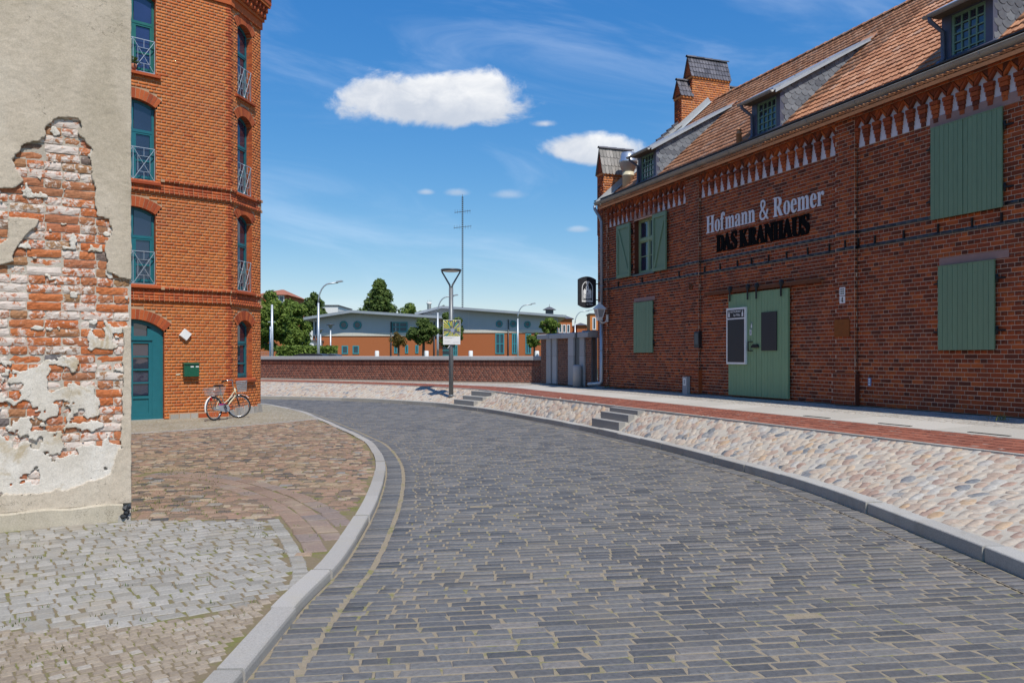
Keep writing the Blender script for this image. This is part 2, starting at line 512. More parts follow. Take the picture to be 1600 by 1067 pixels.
plain('letter_white', (0.70, 0.70, 0.73), 0.6, var=0.06)
plain('niche_white', (0.66, 0.62, 0.64), 0.8, var=0.05)
plain('sandstone_lintel', (0.34, 0.21, 0.18), 0.85, var=0.15, scale=6, bump=0.2)
plain('mailbox_green', (0.010, 0.10, 0.055), 0.38, var=0.06)
plain('rubber', (0.018, 0.018, 0.018), 0.8, var=0.2)
plain('black_plastic', (0.02, 0.02, 0.022), 0.45, var=0.1)
plain('grey_plastic', (0.30, 0.32, 0.35), 0.5, var=0.1)
plain('chrome', (0.62, 0.63, 0.65), 0.22, 0.95, var=0.04)
plain('cream_paint', (0.62, 0.55, 0.38), 0.4, var=0.05)
plain('magenta', (0.45, 0.03, 0.22), 0.5)
plain('red_plastic', (0.40, 0.015, 0.012), 0.3)
plain('blue_label', (0.12, 0.22, 0.42), 0.4)
plain('cabinet_dark', (0.03, 0.032, 0.034), 0.6)
plain('bulb_glass', (0.75, 0.75, 0.72), 0.2)
plain('bark', (0.10, 0.075, 0.055), 0.95, var=0.3, scale=10, bump=0.4)
plain('far_white', (0.75, 0.74, 0.71), 0.8, var=0.05)
plain('cladding', (0.40, 0.43, 0.47), 0.5, 0.3, var=0.06, scale=1)
plain('cladding_pale', (0.46, 0.475, 0.49), 0.5, 0.3, var=0.06, scale=1)
plain('roof_metal', (0.40, 0.42, 0.44), 0.45, 0.5, var=0.08, scale=1)
plain('far_teal', (0.05, 0.26, 0.30), 0.4)
plain('concrete_band', (0.58, 0.55, 0.48), 0.85)
plain('red_roof', (0.36, 0.13, 0.07), 0.85, var=0.2, scale=2)
plain('slate_roof', (0.10, 0.10, 0.115), 0.7, var=0.2)
plain('window_dark', (0.02, 0.025, 0.03), 0.15)
plain('curtain', (0.5, 0.52, 0.58), 0.8)
pieces('roof_tile', [(0.0, (0.36, 0.155, 0.078)), (0.3, (0.45, 0.20, 0.10)), (0.7, (0.52, 0.245, 0.125)), (0.92, (0.55, 0.29, 0.17)), (1.0, (0.38, 0.23, 0.16))],
       rough=0.8, grain=0.2, gscale=25, bump=0.3, dirt=(0.34, 0.20, 0.13), dirt_amt=0.5, dscale=1.3)
pieces('dark_tile', [(0.0, (0.045, 0.043, 0.052)), (1.0, (0.15, 0.14, 0.155))], rough=0.4, spec=0.6, grain=0.2, gscale=20, bump=0.2)
pieces('grey_tile', [(0.0, (0.20, 0.185, 0.165)), (1.0, (0.34, 0.31, 0.275))], rough=0.7, grain=0.2, gscale=20, bump=0.2)
pieces('slate', [(0.0, (0.11, 0.115, 0.13)), (0.6, (0.155, 0.165, 0.18)), (1.0, (0.22, 0.23, 0.245))], rough=0.5, spec=0.5, grain=0.15, gscale=14, bump=0.15)
pieces('slate_edge', [(0.0, (0.05, 0.05, 0.055)), (1.0, (0.06, 0.06, 0.07))])
pieces('weed', [(0.0, (0.06, 0.10, 0.02)), (0.5, (0.11, 0.145, 0.03)), (1.0, (0.18, 0.18, 0.05))], bump=0, grain=0.1)


def glass_mat(name, tint, rough=0.03):
    m, t, b = base_mat(name)
    pos = t.new('ShaderNodeNewGeometry').outputs['Position']
    n = t.noise(pos, 1.3, 3, 0.5)
    t.l.new(t.mix(n, tuple(x * 0.5 for x in tint), tuple(x * 1.5 for x in tint)), b.inputs['Base Color'])
    b.inputs['Roughness'].default_value = rough
    b.inputs['Specular IOR Level'].default_value = 0.9
    b.inputs['IOR'].default_value = 1.6
    bp = t.new('ShaderNodeBump')
    bp.inputs['Strength'].default_value = 0.08
    bp.inputs['Distance'].default_value = 0.02
    t.l.new(t.noise(pos, 2.5, 2, 0.5), bp.inputs['Height'])
    t.l.new(bp.outputs[0], b.inputs['Normal'])


glass_mat('window_glass', (0.022, 0.030, 0.060))
glass_mat('blue_glass', (0.025, 0.035, 0.11))
glass_mat('far_glass', (0.02, 0.05, 0.07), 0.3)
glass_mat('lantern_glass', (0.30, 0.32, 0.34), 0.1)


def leaf_mat(name, stops):
    m, t, b = base_mat(name)
    r, rc = rand_value(t)
    pos = t.new('ShaderNodeNewGeometry').outputs['Position']
    n = t.noise(pos, 0.7, 4, 0.6)
    c = t.ramp(t.m('ADD', t.m('MULTIPLY', r, 0.55), t.m('MULTIPLY', n, 0.45)), stops)
    t.l.new(c, b.inputs['Base Color'])
    b.inputs['Roughness'].default_value = 0.65
    b.inputs['Specular IOR Level'].default_value = 0.2
    tr = t.new('ShaderNodeBsdfTranslucent')
    t.l.new(c, tr.inputs[0])
    mx = t.new('ShaderNodeMixShader')
    mx.inputs[0].default_value = 0.35
    t.l.new(b.outputs[0], mx.inputs[1])
    t.l.new(tr.outputs[0], mx.inputs[2])
    t.l.new(mx.outputs[0], t.n['Material Output'].inputs[0])


leaf_mat('broad_leaf', [(0.2, (0.085, 0.135, 0.025)), (0.5, (0.15, 0.225, 0.04)), (0.8, (0.25, 0.32, 0.07))])
leaf_mat('dark_leaf', [(0.2, (0.055, 0.095, 0.024)), (0.5, (0.105, 0.160, 0.038)), (0.8, (0.17, 0.225, 0.06))])
leaf_mat('rusty_leaf', [(0.2, (0.07, 0.075, 0.015)), (0.5, (0.15, 0.11, 0.025)), (0.8, (0.22, 0.13, 0.035))])
M = MATS

# ------------------------------------------------------------------ object helpers


def link(name, mesh, parent=None, mw=None):
    o = bpy.data.objects.new(name, mesh)
    COL.objects.link(o)
    if parent is not None:
        o.parent = parent
    if mw is not None:
        o.matrix_local = mw
    return o


def thing(name, label, cat, loc=(0, 0, 0), xdir=None, group=None):
    """an Empty at the base of a thing; local x runs along xdir"""
    o = bpy.data.objects.new(name, None)
    COL.objects.link(o)
    o.empty_display_size = 0.2
    o.location = loc
    if xdir is not None:
        o.rotation_euler = (0, 0, math.atan2(xdir[1], xdir[0]))
    o['label'] = label
    o['category'] = cat
    if group:
        o['group'] = group
    return o


def struct(o):
    o['kind'] = 'structure'
    return o


def stuff(o):
    o['kind'] = 'stuff'
    return o


class MB:
    """collects shapes into one mesh"""
    def __init__(self, fr=None):
        self.v = []
        self.f = []
        self.s = []
        self.fr = fr

    def add(self, vs, fs, smooth=False):
        n = len(self.v)
        self.v.extend(vs)
        for f in fs:
            self.f.append(tuple(i + n for i in f))
            self.s.append(smooth)
        return self

    def box(self, x0, x1, y0, y1, z0, z1):
        return self.add([(x0, y0, z0), (x1, y0, z0), (x1, y1, z0), (x0, y1, z0), (x0, y0, z1), (x1, y0, z1), (x1, y1, z1), (x0, y1, z1)],
                        [(0, 3, 2, 1), (4, 5, 6, 7), (0, 1, 5, 4), (1, 2, 6, 5), (2, 3, 7, 6), (3, 0, 4, 7)])

    def quad(self, a, b, c, d):
        return self.add([a, b, c, d], [(0, 1, 2, 3)])

    def prism(self, pts, axis, a0, a1):
        """polygon pts (2D) extruded along axis 'x','y' or 'z'"""
        n = len(pts)

        def P(p, a):
            return {'x': (a, p[0], p[1]), 'y': (p[0], a, p[1]), 'z': (p[0], p[1], a)}[axis]
        vs = [P(p, a0) for p in pts] + [P(p, a1) for p in pts]
        fs = [tuple(range(n - 1, -1, -1)), tuple(range(n, 2 * n))]
        fs += [(i, (i + 1) % n, n + (i + 1) % n, n + i) for i in range(n)]
        return self.add(vs, fs)

    def bar(self, a, b, w, h=None, up=(0, 0, 1)):
        """square bar between two points"""
        h = w if h is None else h
        a = Vector(a)
        b = Vector(b)
        d = (b - a).normalized()
        u = Vector(up)
        if abs(d.dot(u)) > 0.98:
            u = Vector((1, 0, 0))
        s = d.cross(u).normalized() * (w / 2)
        t = s.cross(d).normalized() * (h / 2)
        vs = [a - s - t, a + s - t, a + s + t, a - s + t, b - s - t, b + s - t, b + s + t, b - s + t]
        return self.add([tuple(p) for p in vs], [(0, 3, 2, 1), (4, 5, 6, 7), (0, 1, 5, 4), (1, 2, 6, 5), (2, 3, 7, 6), (3, 0, 4, 7)])

    def tube(self, pts, r, n=8, cap=True):
        """tube along a path; r may be a list"""
        P = [Vector(p) for p in pts]
        k = len(P)
        rs = r if isinstance(r, (list, tuple)) else [r] * k
        vs = []
        ref = None
        for i, p in enumerate(P):
            d = (P[min(i + 1, k - 1)] - P[max(i - 1, 0)]).normalized()
            if ref is None:
                ref = Vector((0, 0, 1)) if abs(d.z) < 0.9 else Vector((1, 0, 0))
            s = d.cross(ref).normalized()
            t = s.cross(d).normalized()
            ref = t
            for j in range(n):
                a = 2 * PI * j / n
                vs.append(tuple(p + s * (math.cos(a) * rs[i]) + t * (math.sin(a) * rs[i])))
        fs = []
        for i in range(k - 1):
            for j in range(n):
                fs.append((i * n + j, i * n + (j + 1) % n, (i + 1) * n + (j + 1) % n, (i + 1) * n + j))
        if cap:
            fs.append(tuple(range(n - 1, -1, -1)))
            fs.append(tuple((k - 1) * n + j for j in range(n)))
        return self.add(vs, fs, True)

    def lathe(self, prof, c=(0, 0, 0), n=16):
        """profile of (radius, z) round a vertical axis"""
        vs = []
        for r, z in prof:
            for j in range(n):
                a = 2 * PI * j / n
                vs.append((c[0] + r * math.cos(a), c[1] + r * math.sin(a), c[2] + z))
        fs = []
        for i in range(len(prof) - 1):
            for j in range(n):
                fs.append((i * n + j, i * n + (j + 1) % n, (i + 1) * n + (j + 1) % n, (i + 1) * n + j))
        fs.append(tuple(range(n - 1, -1, -1)))
        fs.append(tuple((len(prof) - 1) * n + j for j in range(n)))
        return self.add(vs, fs, True)

    def ring(self, c, R, r, ax, ay, n=28, m=6):
        """torus of radius R round centre c in the plane of ax, ay"""
        c = Vector(c)
        ax = Vector(ax).normalized()
        ay = Vector(ay).normalized()
        az = ax.cross(ay)
        vs = []
        for i in range(n):
            a = 2 * PI * i / n
            d = ax * math.cos(a) + ay * math.sin(a)
            for j in range(m):
                b = 2 * PI * j / m
                vs.append(tuple(c + d * (R + r * math.cos(b)) + az * (r * math.sin(b))))
        fs = []
        for i in range(n):
            for j in range(m):
                fs.append((i * m + j, ((i + 1) % n) * m + j, ((i + 1) % n) * m + (j + 1) % m, i * m + (j + 1) % m))
        return self.add(vs, fs, True)

    def build(self, name, mat, parent=None, label=None):
        me = bpy.data.meshes.new(name)
        vs = self.v
        if self.fr is not None:
            vs = [tuple(self.fr @ Vector(p)) for p in vs]
        me.from_pydata(vs, [], self.f)
        if any(self.s):
            me.polygons.foreach_set('use_smooth', self.s)
        me.materials.append(mat if not isinstance(mat, str) else M[mat])
        me.update()
        o = link(name, me, parent)
        if label:
            o['label'] = label
        return o


def np_mesh(name, V, Fq, mat, parent=None, fr=None, smooth=False):
    """mesh from arrays: V (n,3), Fq (m,3 or 4)"""
    V = np.asarray(V, dtype=np.float64).reshape(-1, 3)
    if fr is not None:
        A = np.array(fr)
        V = V @ A[:3, :3].T + A[:3, 3]
    Fq = np.asarray(Fq, dtype=np.int32)
    k = Fq.shape[1]
    me = bpy.data.meshes.new(name)
    me.vertices.add(len(V))
    me.vertices.foreach_set('co', V.astype(np.float32).ravel())
    me.loops.add(Fq.size)
    me.loops.foreach_set('vertex_index', Fq.ravel())
    me.polygons.add(len(Fq))
    me.polygons.foreach_set('loop_start', np.arange(0, Fq.size, k, dtype=np.int32))
    me.polygons.foreach_set('loop_total', np.full(len(Fq), k, dtype=np.int32))
    if smooth:
        me.polygons.foreach_set('use_smooth', np.ones(len(Fq), dtype=bool))
    me.update(calc_edges=True)
    me.validate()
    me.materials.append(M[mat])
    return link(name, me, parent)


def topo(T, nv, n):
    """repeat a face table for n copies of nv vertices"""
    T = np.asarray(T)
    return (T[None] + (np.arange(n) * nv)[:, None, None]).reshape(-1, T.shape[1])


BRICK_T = [(0, 1, 5, 4), (1, 2, 6, 5), (2, 3, 7, 6), (3, 0, 4, 7), (0, 3, 2, 1)]   # front, sides (no back)


def brick_arrays(B):
    """B rows: x0,x1,z0,z1,yfront,yback -> verts. front face is 0,1,2,3 order x0z0,x1z0,x1z1,x0z1"""
    B = np.asarray(B, dtype=float)
    x0, x1, z0, z1, yf, yb = B.T
    V = np.stack([np.stack([x0, yf, z0], 1), np.stack([x1, yf, z0], 1), np.stack([x1, yf, z1], 1), np.stack([x0, yf, z1], 1),
                  np.stack([x0, yb, z0], 1), np.stack([x1, yb, z0], 1), np.stack([x1, yb, z1], 1), np.stack([x0, yb, z1], 1)], 1)
    return V.reshape(-1, 3)


BRICK_F = [(0, 1, 2, 3), (1, 0, 4, 5), (2, 1, 5, 6), (3, 2, 6, 7), (0, 3, 7, 4)]


def px_of(P):
    """where world points land in the picture (1600 wide), with depth"""
    P = np.asarray(P)
    y = np.maximum(P[:, 1], 0.1)
    return 800 + F * P[:, 0] / y, HZ - F * (P[:, 2] - CAMZ) / y, P[:, 1]


def local_matrix(o):
    return Matrix.Translation(o.location) @ o.rotation_euler.to_matrix().to_4x4()


def in_view(P, pad=0):
    x, y, d = px_of(P)
    return (x > -pad) & (x < 1600 + pad) & (y > -pad) & (y < 1067 + pad) & (d > 0.5)


def subtract(iv, cuts):
    out = [iv]
    for a, b in cuts:
        nxt = []
        for p, q in out:
            if b <= p or a >= q:
                nxt.append((p, q))
                continue
            if a > p:
                nxt.append((p, a))
            if b < q:
                nxt.append((b, q))
        out = nxt
    return out


class Rect:
    def __init__(self, x0, x1, z0, z1):
        self.b = (x0, x1, z0, z1)

    def cut(self, z):
        x0, x1, z0, z1 = self.b
        return (x0, x1) if z0 < z < z1 else None


class Arched:
    """opening with a segmental arch: half width hw, spring line zs, rise, grown by g"""
    def __init__(self, cx, hw, z0, zs, rise, g=0.0):
        self.cx, self.hw, self.z0, self.zs, self.rise, self.g = cx, hw, z0, zs, rise, g
        self.R = (hw * hw + rise * rise) / (2 * rise)
        self.cz = zs + rise - self.R

    def cut(self, z):
        if z <= self.z0:
            return None
        if z < self.zs:
            return (self.cx - self.hw, self.cx + self.hw)
        R = self.R + self.g
        d = R * R - (z - self.cz) ** 2
        if d <= 0:
            return None
        h = math.sqrt(d)
        a = math.asin(min(1, self.hw / self.R))
        if self.g:
            h = min(h, self.hw + max(z - self.zs, 0.0) * math.tan(a) + 0.004)
        return (self.cx - h, self.cx + h)

    def arc(self, g=0.0, n=10, shrink=0.0):
        R = self.R + g
        a = math.asin(min(1, (self.hw - shrink) / self.R))
        return [(self.cx + R * math.sin(-a + 2 * a * i / n), self.cz + R * math.cos(-a + 2 * a * i / n)) for i in range(n + 1)]


def brickwork(parent, fr, x0, x1, z0, z1, cuts, course, L, mats, n_parts=0, joint=0.011, proud=0.003, bond='block', seed=1,
              y=0.0, bandrows=None, world=None, backing=True, skip=None):
    """a brick wall: mortar behind, bricks standing proud of it; the largest in view become single objects"""
    r = np.random.default_rng(seed)
    nrow = int(math.ceil((z1 - z0) / course - 0.01))
    rows = []
    back = []
    for i in range(nrow):
        a = z0 + i * course
        b = min(a + course, z1)
        cs = []
        for c in cuts:
            for zz in (a + 0.004, (a + b) / 2, b - 0.004):
                k = c.cut(zz)
                if k:
                    cs.append(k)
        cs.sort()
        mg = []
        for k in cs:
            if mg and k[0] <= mg[-1][1]:
                mg[-1] = (mg[-1][0], max(mg[-1][1], k[1]))
            else:
                mg.append(k)
        free = subtract((x0, x1), mg)
        back.append((a, b, tuple((round(p, 4), round(q, 4)) for p, q in free)))
        if skip and skip(i):
            continue
        header = (i % 2 == 1) if bond == 'block' else False
        step = L / 2 if header else L
        if bond == 'block':
            off = (L / 4 if header else (L / 2 if (i // 2) % 2 else 0.0))
        else:
            off = r.uniform(0, L)
        k0 = int(math.floor((x0 - off) / step)) - 1
        k1 = int(math.ceil((x1 - off) / step)) + 1
        for k in range(k0, k1):
            p = off + k * step
            q = p + step
            if bond == 'wild' and r.random() < 0.35:
                parts = [(p, p + step / 2), (p + step / 2, q)]
            else:
                parts = [(p, q)]
            for pp, qq in parts:
                for u, v in free:
                    s, e = max(pp, u), min(qq, v)
                    if e - s < 0.035:
                        continue
                    full = (s == pp and e == qq)
                    rows.append((s + joint / 2, e - joint / 2, a + joint / 2, b - joint / 2, full, i))
    B = np.array([(s, e, a, b) for s, e, a, b, f, i in rows])
    n = len(B)
    yf = y + np.clip(r.normal(0, 0.0006, n), -.0015, .0012)
    B6 = np.column_stack([B, yf, np.full(n, y + proud + 0.004)])
    # choose the ones that show largest
    pick = np.zeros(n, bool)
    W = world if world is not None else Matrix.Identity(4)
    if n_parts:
        C = np.column_stack([(B[:, 0] + B[:, 1]) / 2, np.full(n, y), (B[:, 2] + B[:, 3]) / 2])
        Wm = np.array(W @ fr)
        Cw = C @ Wm[:3, :3].T + Wm[:3, 3]
        full = np.array([f for *_, f, i in rows]) & (np.abs((B[:, 3] - B[:, 2]) - (course - joint)) < 1e-6)
        if bandrows:
            full &= ~np.isin([i for *_, i in rows], list(bandrows))
        vis = in_view(Cw, -6) & full
        size = (B[:, 1] - B[:, 0]) / np.maximum(Cw[:, 1], 0.5)
        size[~vis] = -1
        order = np.argsort(-size)[:n_parts]
        pick[order] = True
        pick &= vis
    idx = np.array([i for *_, i in rows])
    protos = {}
    for j in np.nonzero(pick)[0]:
        wdt = round(B[j, 1] - B[j, 0], 3)
        if wdt not in protos:
            V = brick_arrays([(-wdt / 2, wdt / 2, -(course - joint) / 2, (course - joint) / 2, 0, proud + 0.004)])
            me = bpy.data.meshes.new('brick')
            me.from_pydata([tuple(q) for q in V], [], BRICK_F)
            me.materials.append(M[mats[0]])
            protos[wdt] = me
        link('brick', protos[wdt], parent, fr @ Matrix.Translation(((B[j, 0] + B[j, 1]) / 2, yf[j], (B[j, 2] + B[j, 3]) / 2)))
    rest = ~pick
    bandm = np.isin(idx, list(bandrows)) if bandrows else np.zeros(n, bool)
    if (rest & ~bandm).any():
        S = B6[rest & ~bandm]
        stuff(np_mesh('brickwork', brick_arrays(S), topo(BRICK_F, 8, len(S)), mats[0], parent, fr))
    if bandm.any():
        S = B6[bandm]
        S[:, 4] -= 0.004
        stuff(np_mesh('glazed_band', brick_arrays(S), topo(BRICK_F, 8, len(S)), mats[2], parent, fr))
    if backing:
        mb = MB(fr)
        j = 0
        while j < len(back):
            a, b, free = back[j]
            k = j + 1
            while k < len(back) and back[k][2] == free:
                b = back[k][1]
                k += 1
            for p, q in free:
                mb.quad((p, y + proud, a), (q, y + proud, a), (q, y + proud, b), (p, y + proud, b))
            j = k
        mb.build('mortar', mats[1], parent)


def reveal(mb, pts, y0, y1):
    """inner faces of an opening along the outline pts (x,z), from y0 to y1"""
    for a, b in zip(pts[:-1], pts[1:]):
        mb.quad((a[0], y0, a[1]), (b[0], y0, b[1]), (b[0], y1, b[1]), (a[0], y1, a[1]))


def ring_strip(mb, A, B, y):
    for i in range(len(A) - 1):
        mb.quad((A[i][0], y, A[i][1]), (A[i + 1][0], y, A[i + 1][1]), (B[i + 1][0], y, B[i + 1][1]), (B[i][0], y, B[i][1]))


def voussoirs(mb, op, depth, n, yf, yb, joint=0.012, g0=0.0):
    """wedge bricks of an arch"""
    a = math.asin(min(1, op.hw / op.R))
    for i in range(n):
        t0 = -a + 2 * a * (i + 0.06) / n
        t1 = -a + 2 * a * (i + 0.94) / n
        pr = random.uniform(-0.002, 0.002)
        q = []
        for R, t in ((op.R + g0, t0), (op.R + g0, t1), (op.R + g0 + depth, t1), (op.R + g0 + depth, t0)):
            q.append((op.cx + R * math.sin(t), op.cz + R * math.cos(t)))
        vs = [(p[0], yf + pr, p[1]) for p in q] + [(p[0], yb, p[1]) for p in q]
        mb.add(vs, BRICK_F)
# ================================================================== THE GROUND
ROAD_Z = -0.06
WALK_Z = 0.64
STRIP_Z = 0.51


def gp(px, py, z=0.0):
    """point of the horizontal plane z seen at a pixel of the photograph (survey of the place)"""
    Y = F * (CAMZ - z) / (py - HZ)
    return ((px - 800) / F * Y, Y)


def cr(P, t):
    """Catmull-Rom through the rows of P at parameters t"""
    P = np.asarray(P, float)
    t = np.clip(np.asarray(t, float), 0, len(P) - 1 - 1e-9)
    i = t.astype(int)
    u = (t - i)[:, None]
    g = lambda k: P[np.clip(k, 0, len(P) - 1)]
    p0, p1, p2, p3 = g(i - 1), g(i), g(i + 1), g(i + 2)
    return 0.5 * (2 * p1 + (p2 - p0) * u + (2 * p0 - 5 * p1 + 4 * p2 - p3) * u ** 2 + (3 * p1 - p0 - 3 * p2 + p3) * u ** 3)


# left and right edge of the carriageway, paired across
RL = np.array([(-1.38, 0.5), (-1.40, 2.0), (-1.41, 4.04), (-1.42, 5.4), (-1.39, 6.72), (-1.575, 9.42), (-1.957, 12.35), (-2.58, 15.05), (-3.2, 16.8),
               (-5.06, 21.3), (-6.5, 24.5), (-9.0, 28.3), (-13.0, 31.0), (-18.0, 32.0)])
RR = np.array([(4.02, 1.3), (4.0, 2.8), (3.97, 4.84), (3.95, 6.2), (3.92, 7.5), (3.72, 10.4), (3.0, 13.75), (2.1, 17.0), (1.28, 19.4),
               (-0.95, 24.8), (-3.4, 28.5), (-7.2, 31.3), (-13.0, 33.0), (-18.5, 33.6)])
TT = np.linspace(0, len(RL) - 1, 600)
LL, RRR = cr(RL, TT), cr(RR, TT)
MID = (LL + RRR) / 2
SL = np.concatenate([[0], np.cumsum(np.linalg.norm(np.diff(MID, axis=0), axis=1))])


def strip_mesh(name, A, B, za, zb, mat, parent=None, nb=1):
    """sheet between two edge lines"""
    V, Fq = [], []
    n = len(A)
    for k in range(nb + 1):
        t = k / nb
        for i in range(n):
            V.append((A[i][0] * (1 - t) + B[i][0] * t, A[i][1] * (1 - t) + B[i][1] * t, za + (zb - za) * t))
    for k in range(nb):
        for i in range(n - 1):
            Fq.append((k * n + i, (k + 1) * n + i, (k + 1) * n + i + 1, k * n + i + 1))
    return np_mesh(name, V, Fq, mat, parent)


# far ground sheet to the horizon
g = MB()
g.quad((-1500, -300, -0.22), (1500, -300, -0.22), (1500, 2500, -0.22), (-1500, 2500, -0.22))
struct(g.build('ground', 'earth'))

SETT_T = [(8, 9, 10, 11), (4, 5, 9, 8), (5, 6, 10, 9), (6, 7, 11, 10), (7, 4, 8, 11), (0, 1, 5, 4), (1, 2, 6, 5), (2, 3, 7, 6), (3, 0, 4, 7)]


def sett_verts(Q, z, inset, bevel, depth, r, tl=0.001):
    """Q (n,4,2) corners -> (n,12,3)"""
    n = len(Q)
    c = Q.mean(1, keepdims=True)
    top = c + (Q - c) * (1 - inset)[..., None] + r.normal(0, 0.0025, Q.shape)
    zz = np.repeat(z[:, None], 4, 1)
    tilt = r.normal(0, tl, (n, 4))
    V = np.zeros((n, 12, 3))
    V[:, 0:4, :2] = Q
    V[:, 0:4, 2] = zz - depth
    V[:, 4:8, :2] = Q
    V[:, 4:8, 2] = zz - bevel + tilt * 0.5
    V[:, 8:12, :2] = top
    V[:, 8:12, 2] = zz + tilt
    return V


def sett_variants(name, mat, k, bevel, depth, inset_m, seed, tl):
    """unit setts (1 m x 1 m, real height) to be scaled by each copy"""
    r = np.random.default_rng(seed)
    out = []
    for _ in range(k):
        Q = np.array([[(-0.5, -0.5), (0.5, -0.5), (0.5, 0.5), (-0.5, 0.5)]]) + r.normal(0, 0.03, (1, 4, 2))
        c = Q.mean(1, keepdims=True)
        V = sett_verts(Q, np.zeros(1), np.full((1, 1), inset_m), bevel, depth, r, tl)[0]
        me = bpy.data.meshes.new(name)
        me.from_pydata([tuple(p) for p in V], [], SETT_T)
        me.materials.append(M[mat])
        out.append(me)
    return out


def lay_setts(parent, Q, z, mat, n_parts, name, bevel=0.008, depth=0.035, inset=0.16, seed=1, mapz=None, mass='small_setts', tl=0.001):
    """lay setts: the largest in view as objects, the others joined"""
    r = np.random.default_rng(seed)
    Q = np.asarray(Q, float)
    z = np.asarray(z, float)
    C = Q.mean(1)
    ex = (Q[:, 1] - Q[:, 0] + Q[:, 2] - Q[:, 3]) / 2
    ey = (Q[:, 3] - Q[:, 0] + Q[:, 2] - Q[:, 1]) / 2
    lx, ly = np.linalg.norm(ex, axis=1), np.linalg.norm(ey, axis=1)
    Cw = np.column_stack([C, z])
    vis = in_view(Cw, 10)
    size = lx * ly / np.maximum(C[:, 1], 0.5) ** 3
    size[~vis] = -1
    order = np.argsort(-size)[:n_parts]
    pick = np.zeros(len(Q), bool)
    pick[order] = True
    pick &= vis
    var = sett_variants(name, mat, 14, bevel, depth, inset, seed, tl)
    for j in np.nonzero(pick)[0]:
        ang = math.atan2(ex[j, 1], ex[j, 0])
        mw = Matrix.Translation((C[j, 0], C[j, 1], z[j])) @ Matrix.Rotation(ang, 4, 'Z') @ Matrix.Diagonal((lx[j], ly[j], 1, 1))
        o = link(name, var[int(r.integers(14))], parent, mw)
    k = ~pick
    if k.any():
        V = sett_verts(Q[k], z[k], np.full((k.sum(), 1), inset), bevel, depth, r, tl)
        stuff(np_mesh(mass, V.reshape(-1, 3), topo(SETT_T, 12, int(k.sum())), mat, parent))


# ---------------------------------------------------------------- carriageway of slag setts
road = struct(strip_mesh('road', LL, RRR, ROAD_Z - 0.0035, ROAD_Z - 0.0035, 'road_joint', None, 10))
# a slight crown is left out: the sheet is level
row = 0.098
Q, zz = [], []
r = np.random.default_rng(3)
ns = int(SL[-1] / row)
svals = 1.2 + np.arange(ns) * row
svals = svals[svals < SL[-1] - 3]
tq = np.interp(svals, SL, TT)
tq2 = np.interp(svals + row, SL, TT)
A0, A1, B0, B1 = cr(RL, tq), cr(RL, tq2), cr(RR, tq), cr(RR, tq2)
for i in range(len(svals)):
    wid = np.linalg.norm(B0[i] - A0[i])
    jo = 0.011
    lead = [0.015, 0.17, 0.325, 0.37, 0.60]           # stones of the gutter along the left kerb
    xs = []
    gl = r.uniform(.54, .68)
    for a, b in ((0.012, 0.245), (0.272, gl)):
        cut = a + (b - a) * (0.5 + r.uniform(-0.12, 0.12)) if (b - a) > 0.3 else None
        xs += [(a, cut), (cut, b)] if cut else [(a, b)]
    p = gl
    first = True
    while p < wid - 0.30:
        ln = 0.258 + r.uniform(-0.04, 0.04)
        if first and i % 2:
            ln *= 0.55
        first = False
        q = min(p + ln, wid - 0.275)
        if q - p > 0.07:
            xs.append((p, q))
        p = q
    xs.append((wid - 0.25, wid - 0.02))
    w = wid
    g0, g1 = 0.08, 0.92
    jit = r.normal(0, 0.0022, 4)
    for a, b in xs:
        a2, b2 = a + jo / 2 + r.uniform(0, 0.006), b - jo / 2 - r.uniform(0, 0.006)
        if r.random() < 0.0008:
            continue
        def at(fr_, e):
            u = fr_ / w
            lo = A0[i] * (1 - u) + B0[i] * u
            hi = A1[i] * (1 - u) + B1[i] * u
            return lo * (1 - e) + hi * e
        jj = r.normal(0, 0.02, 4)
        Q.append([at(a2, g0 + jj[0]), at(b2, g0 + jj[1]), at(b2, g1 + jj[2]), at(a2, g1 + jj[3])])
        zz.append(ROAD_Z + r.normal(0, 0.0009))
lay_setts(road, Q, zz, 'slag_sett', 300, 'paving_stone', bevel=0.0045, depth=0.02, inset=0.08, seed=4, tl=0.0004, mass='paving_stones')
ROADQ = np.asarray(Q)

# ---------------------------------------------------------------- kerbs


def offset_line(P, d):
    P = np.asarray(P)
    T = np.gradient(P, axis=0)
    T /= np.linalg.norm(T, axis=1)[:, None]
    N = np.column_stack([-T[:, 1], T[:, 0]])      # to the left of travel
    return P + N * d


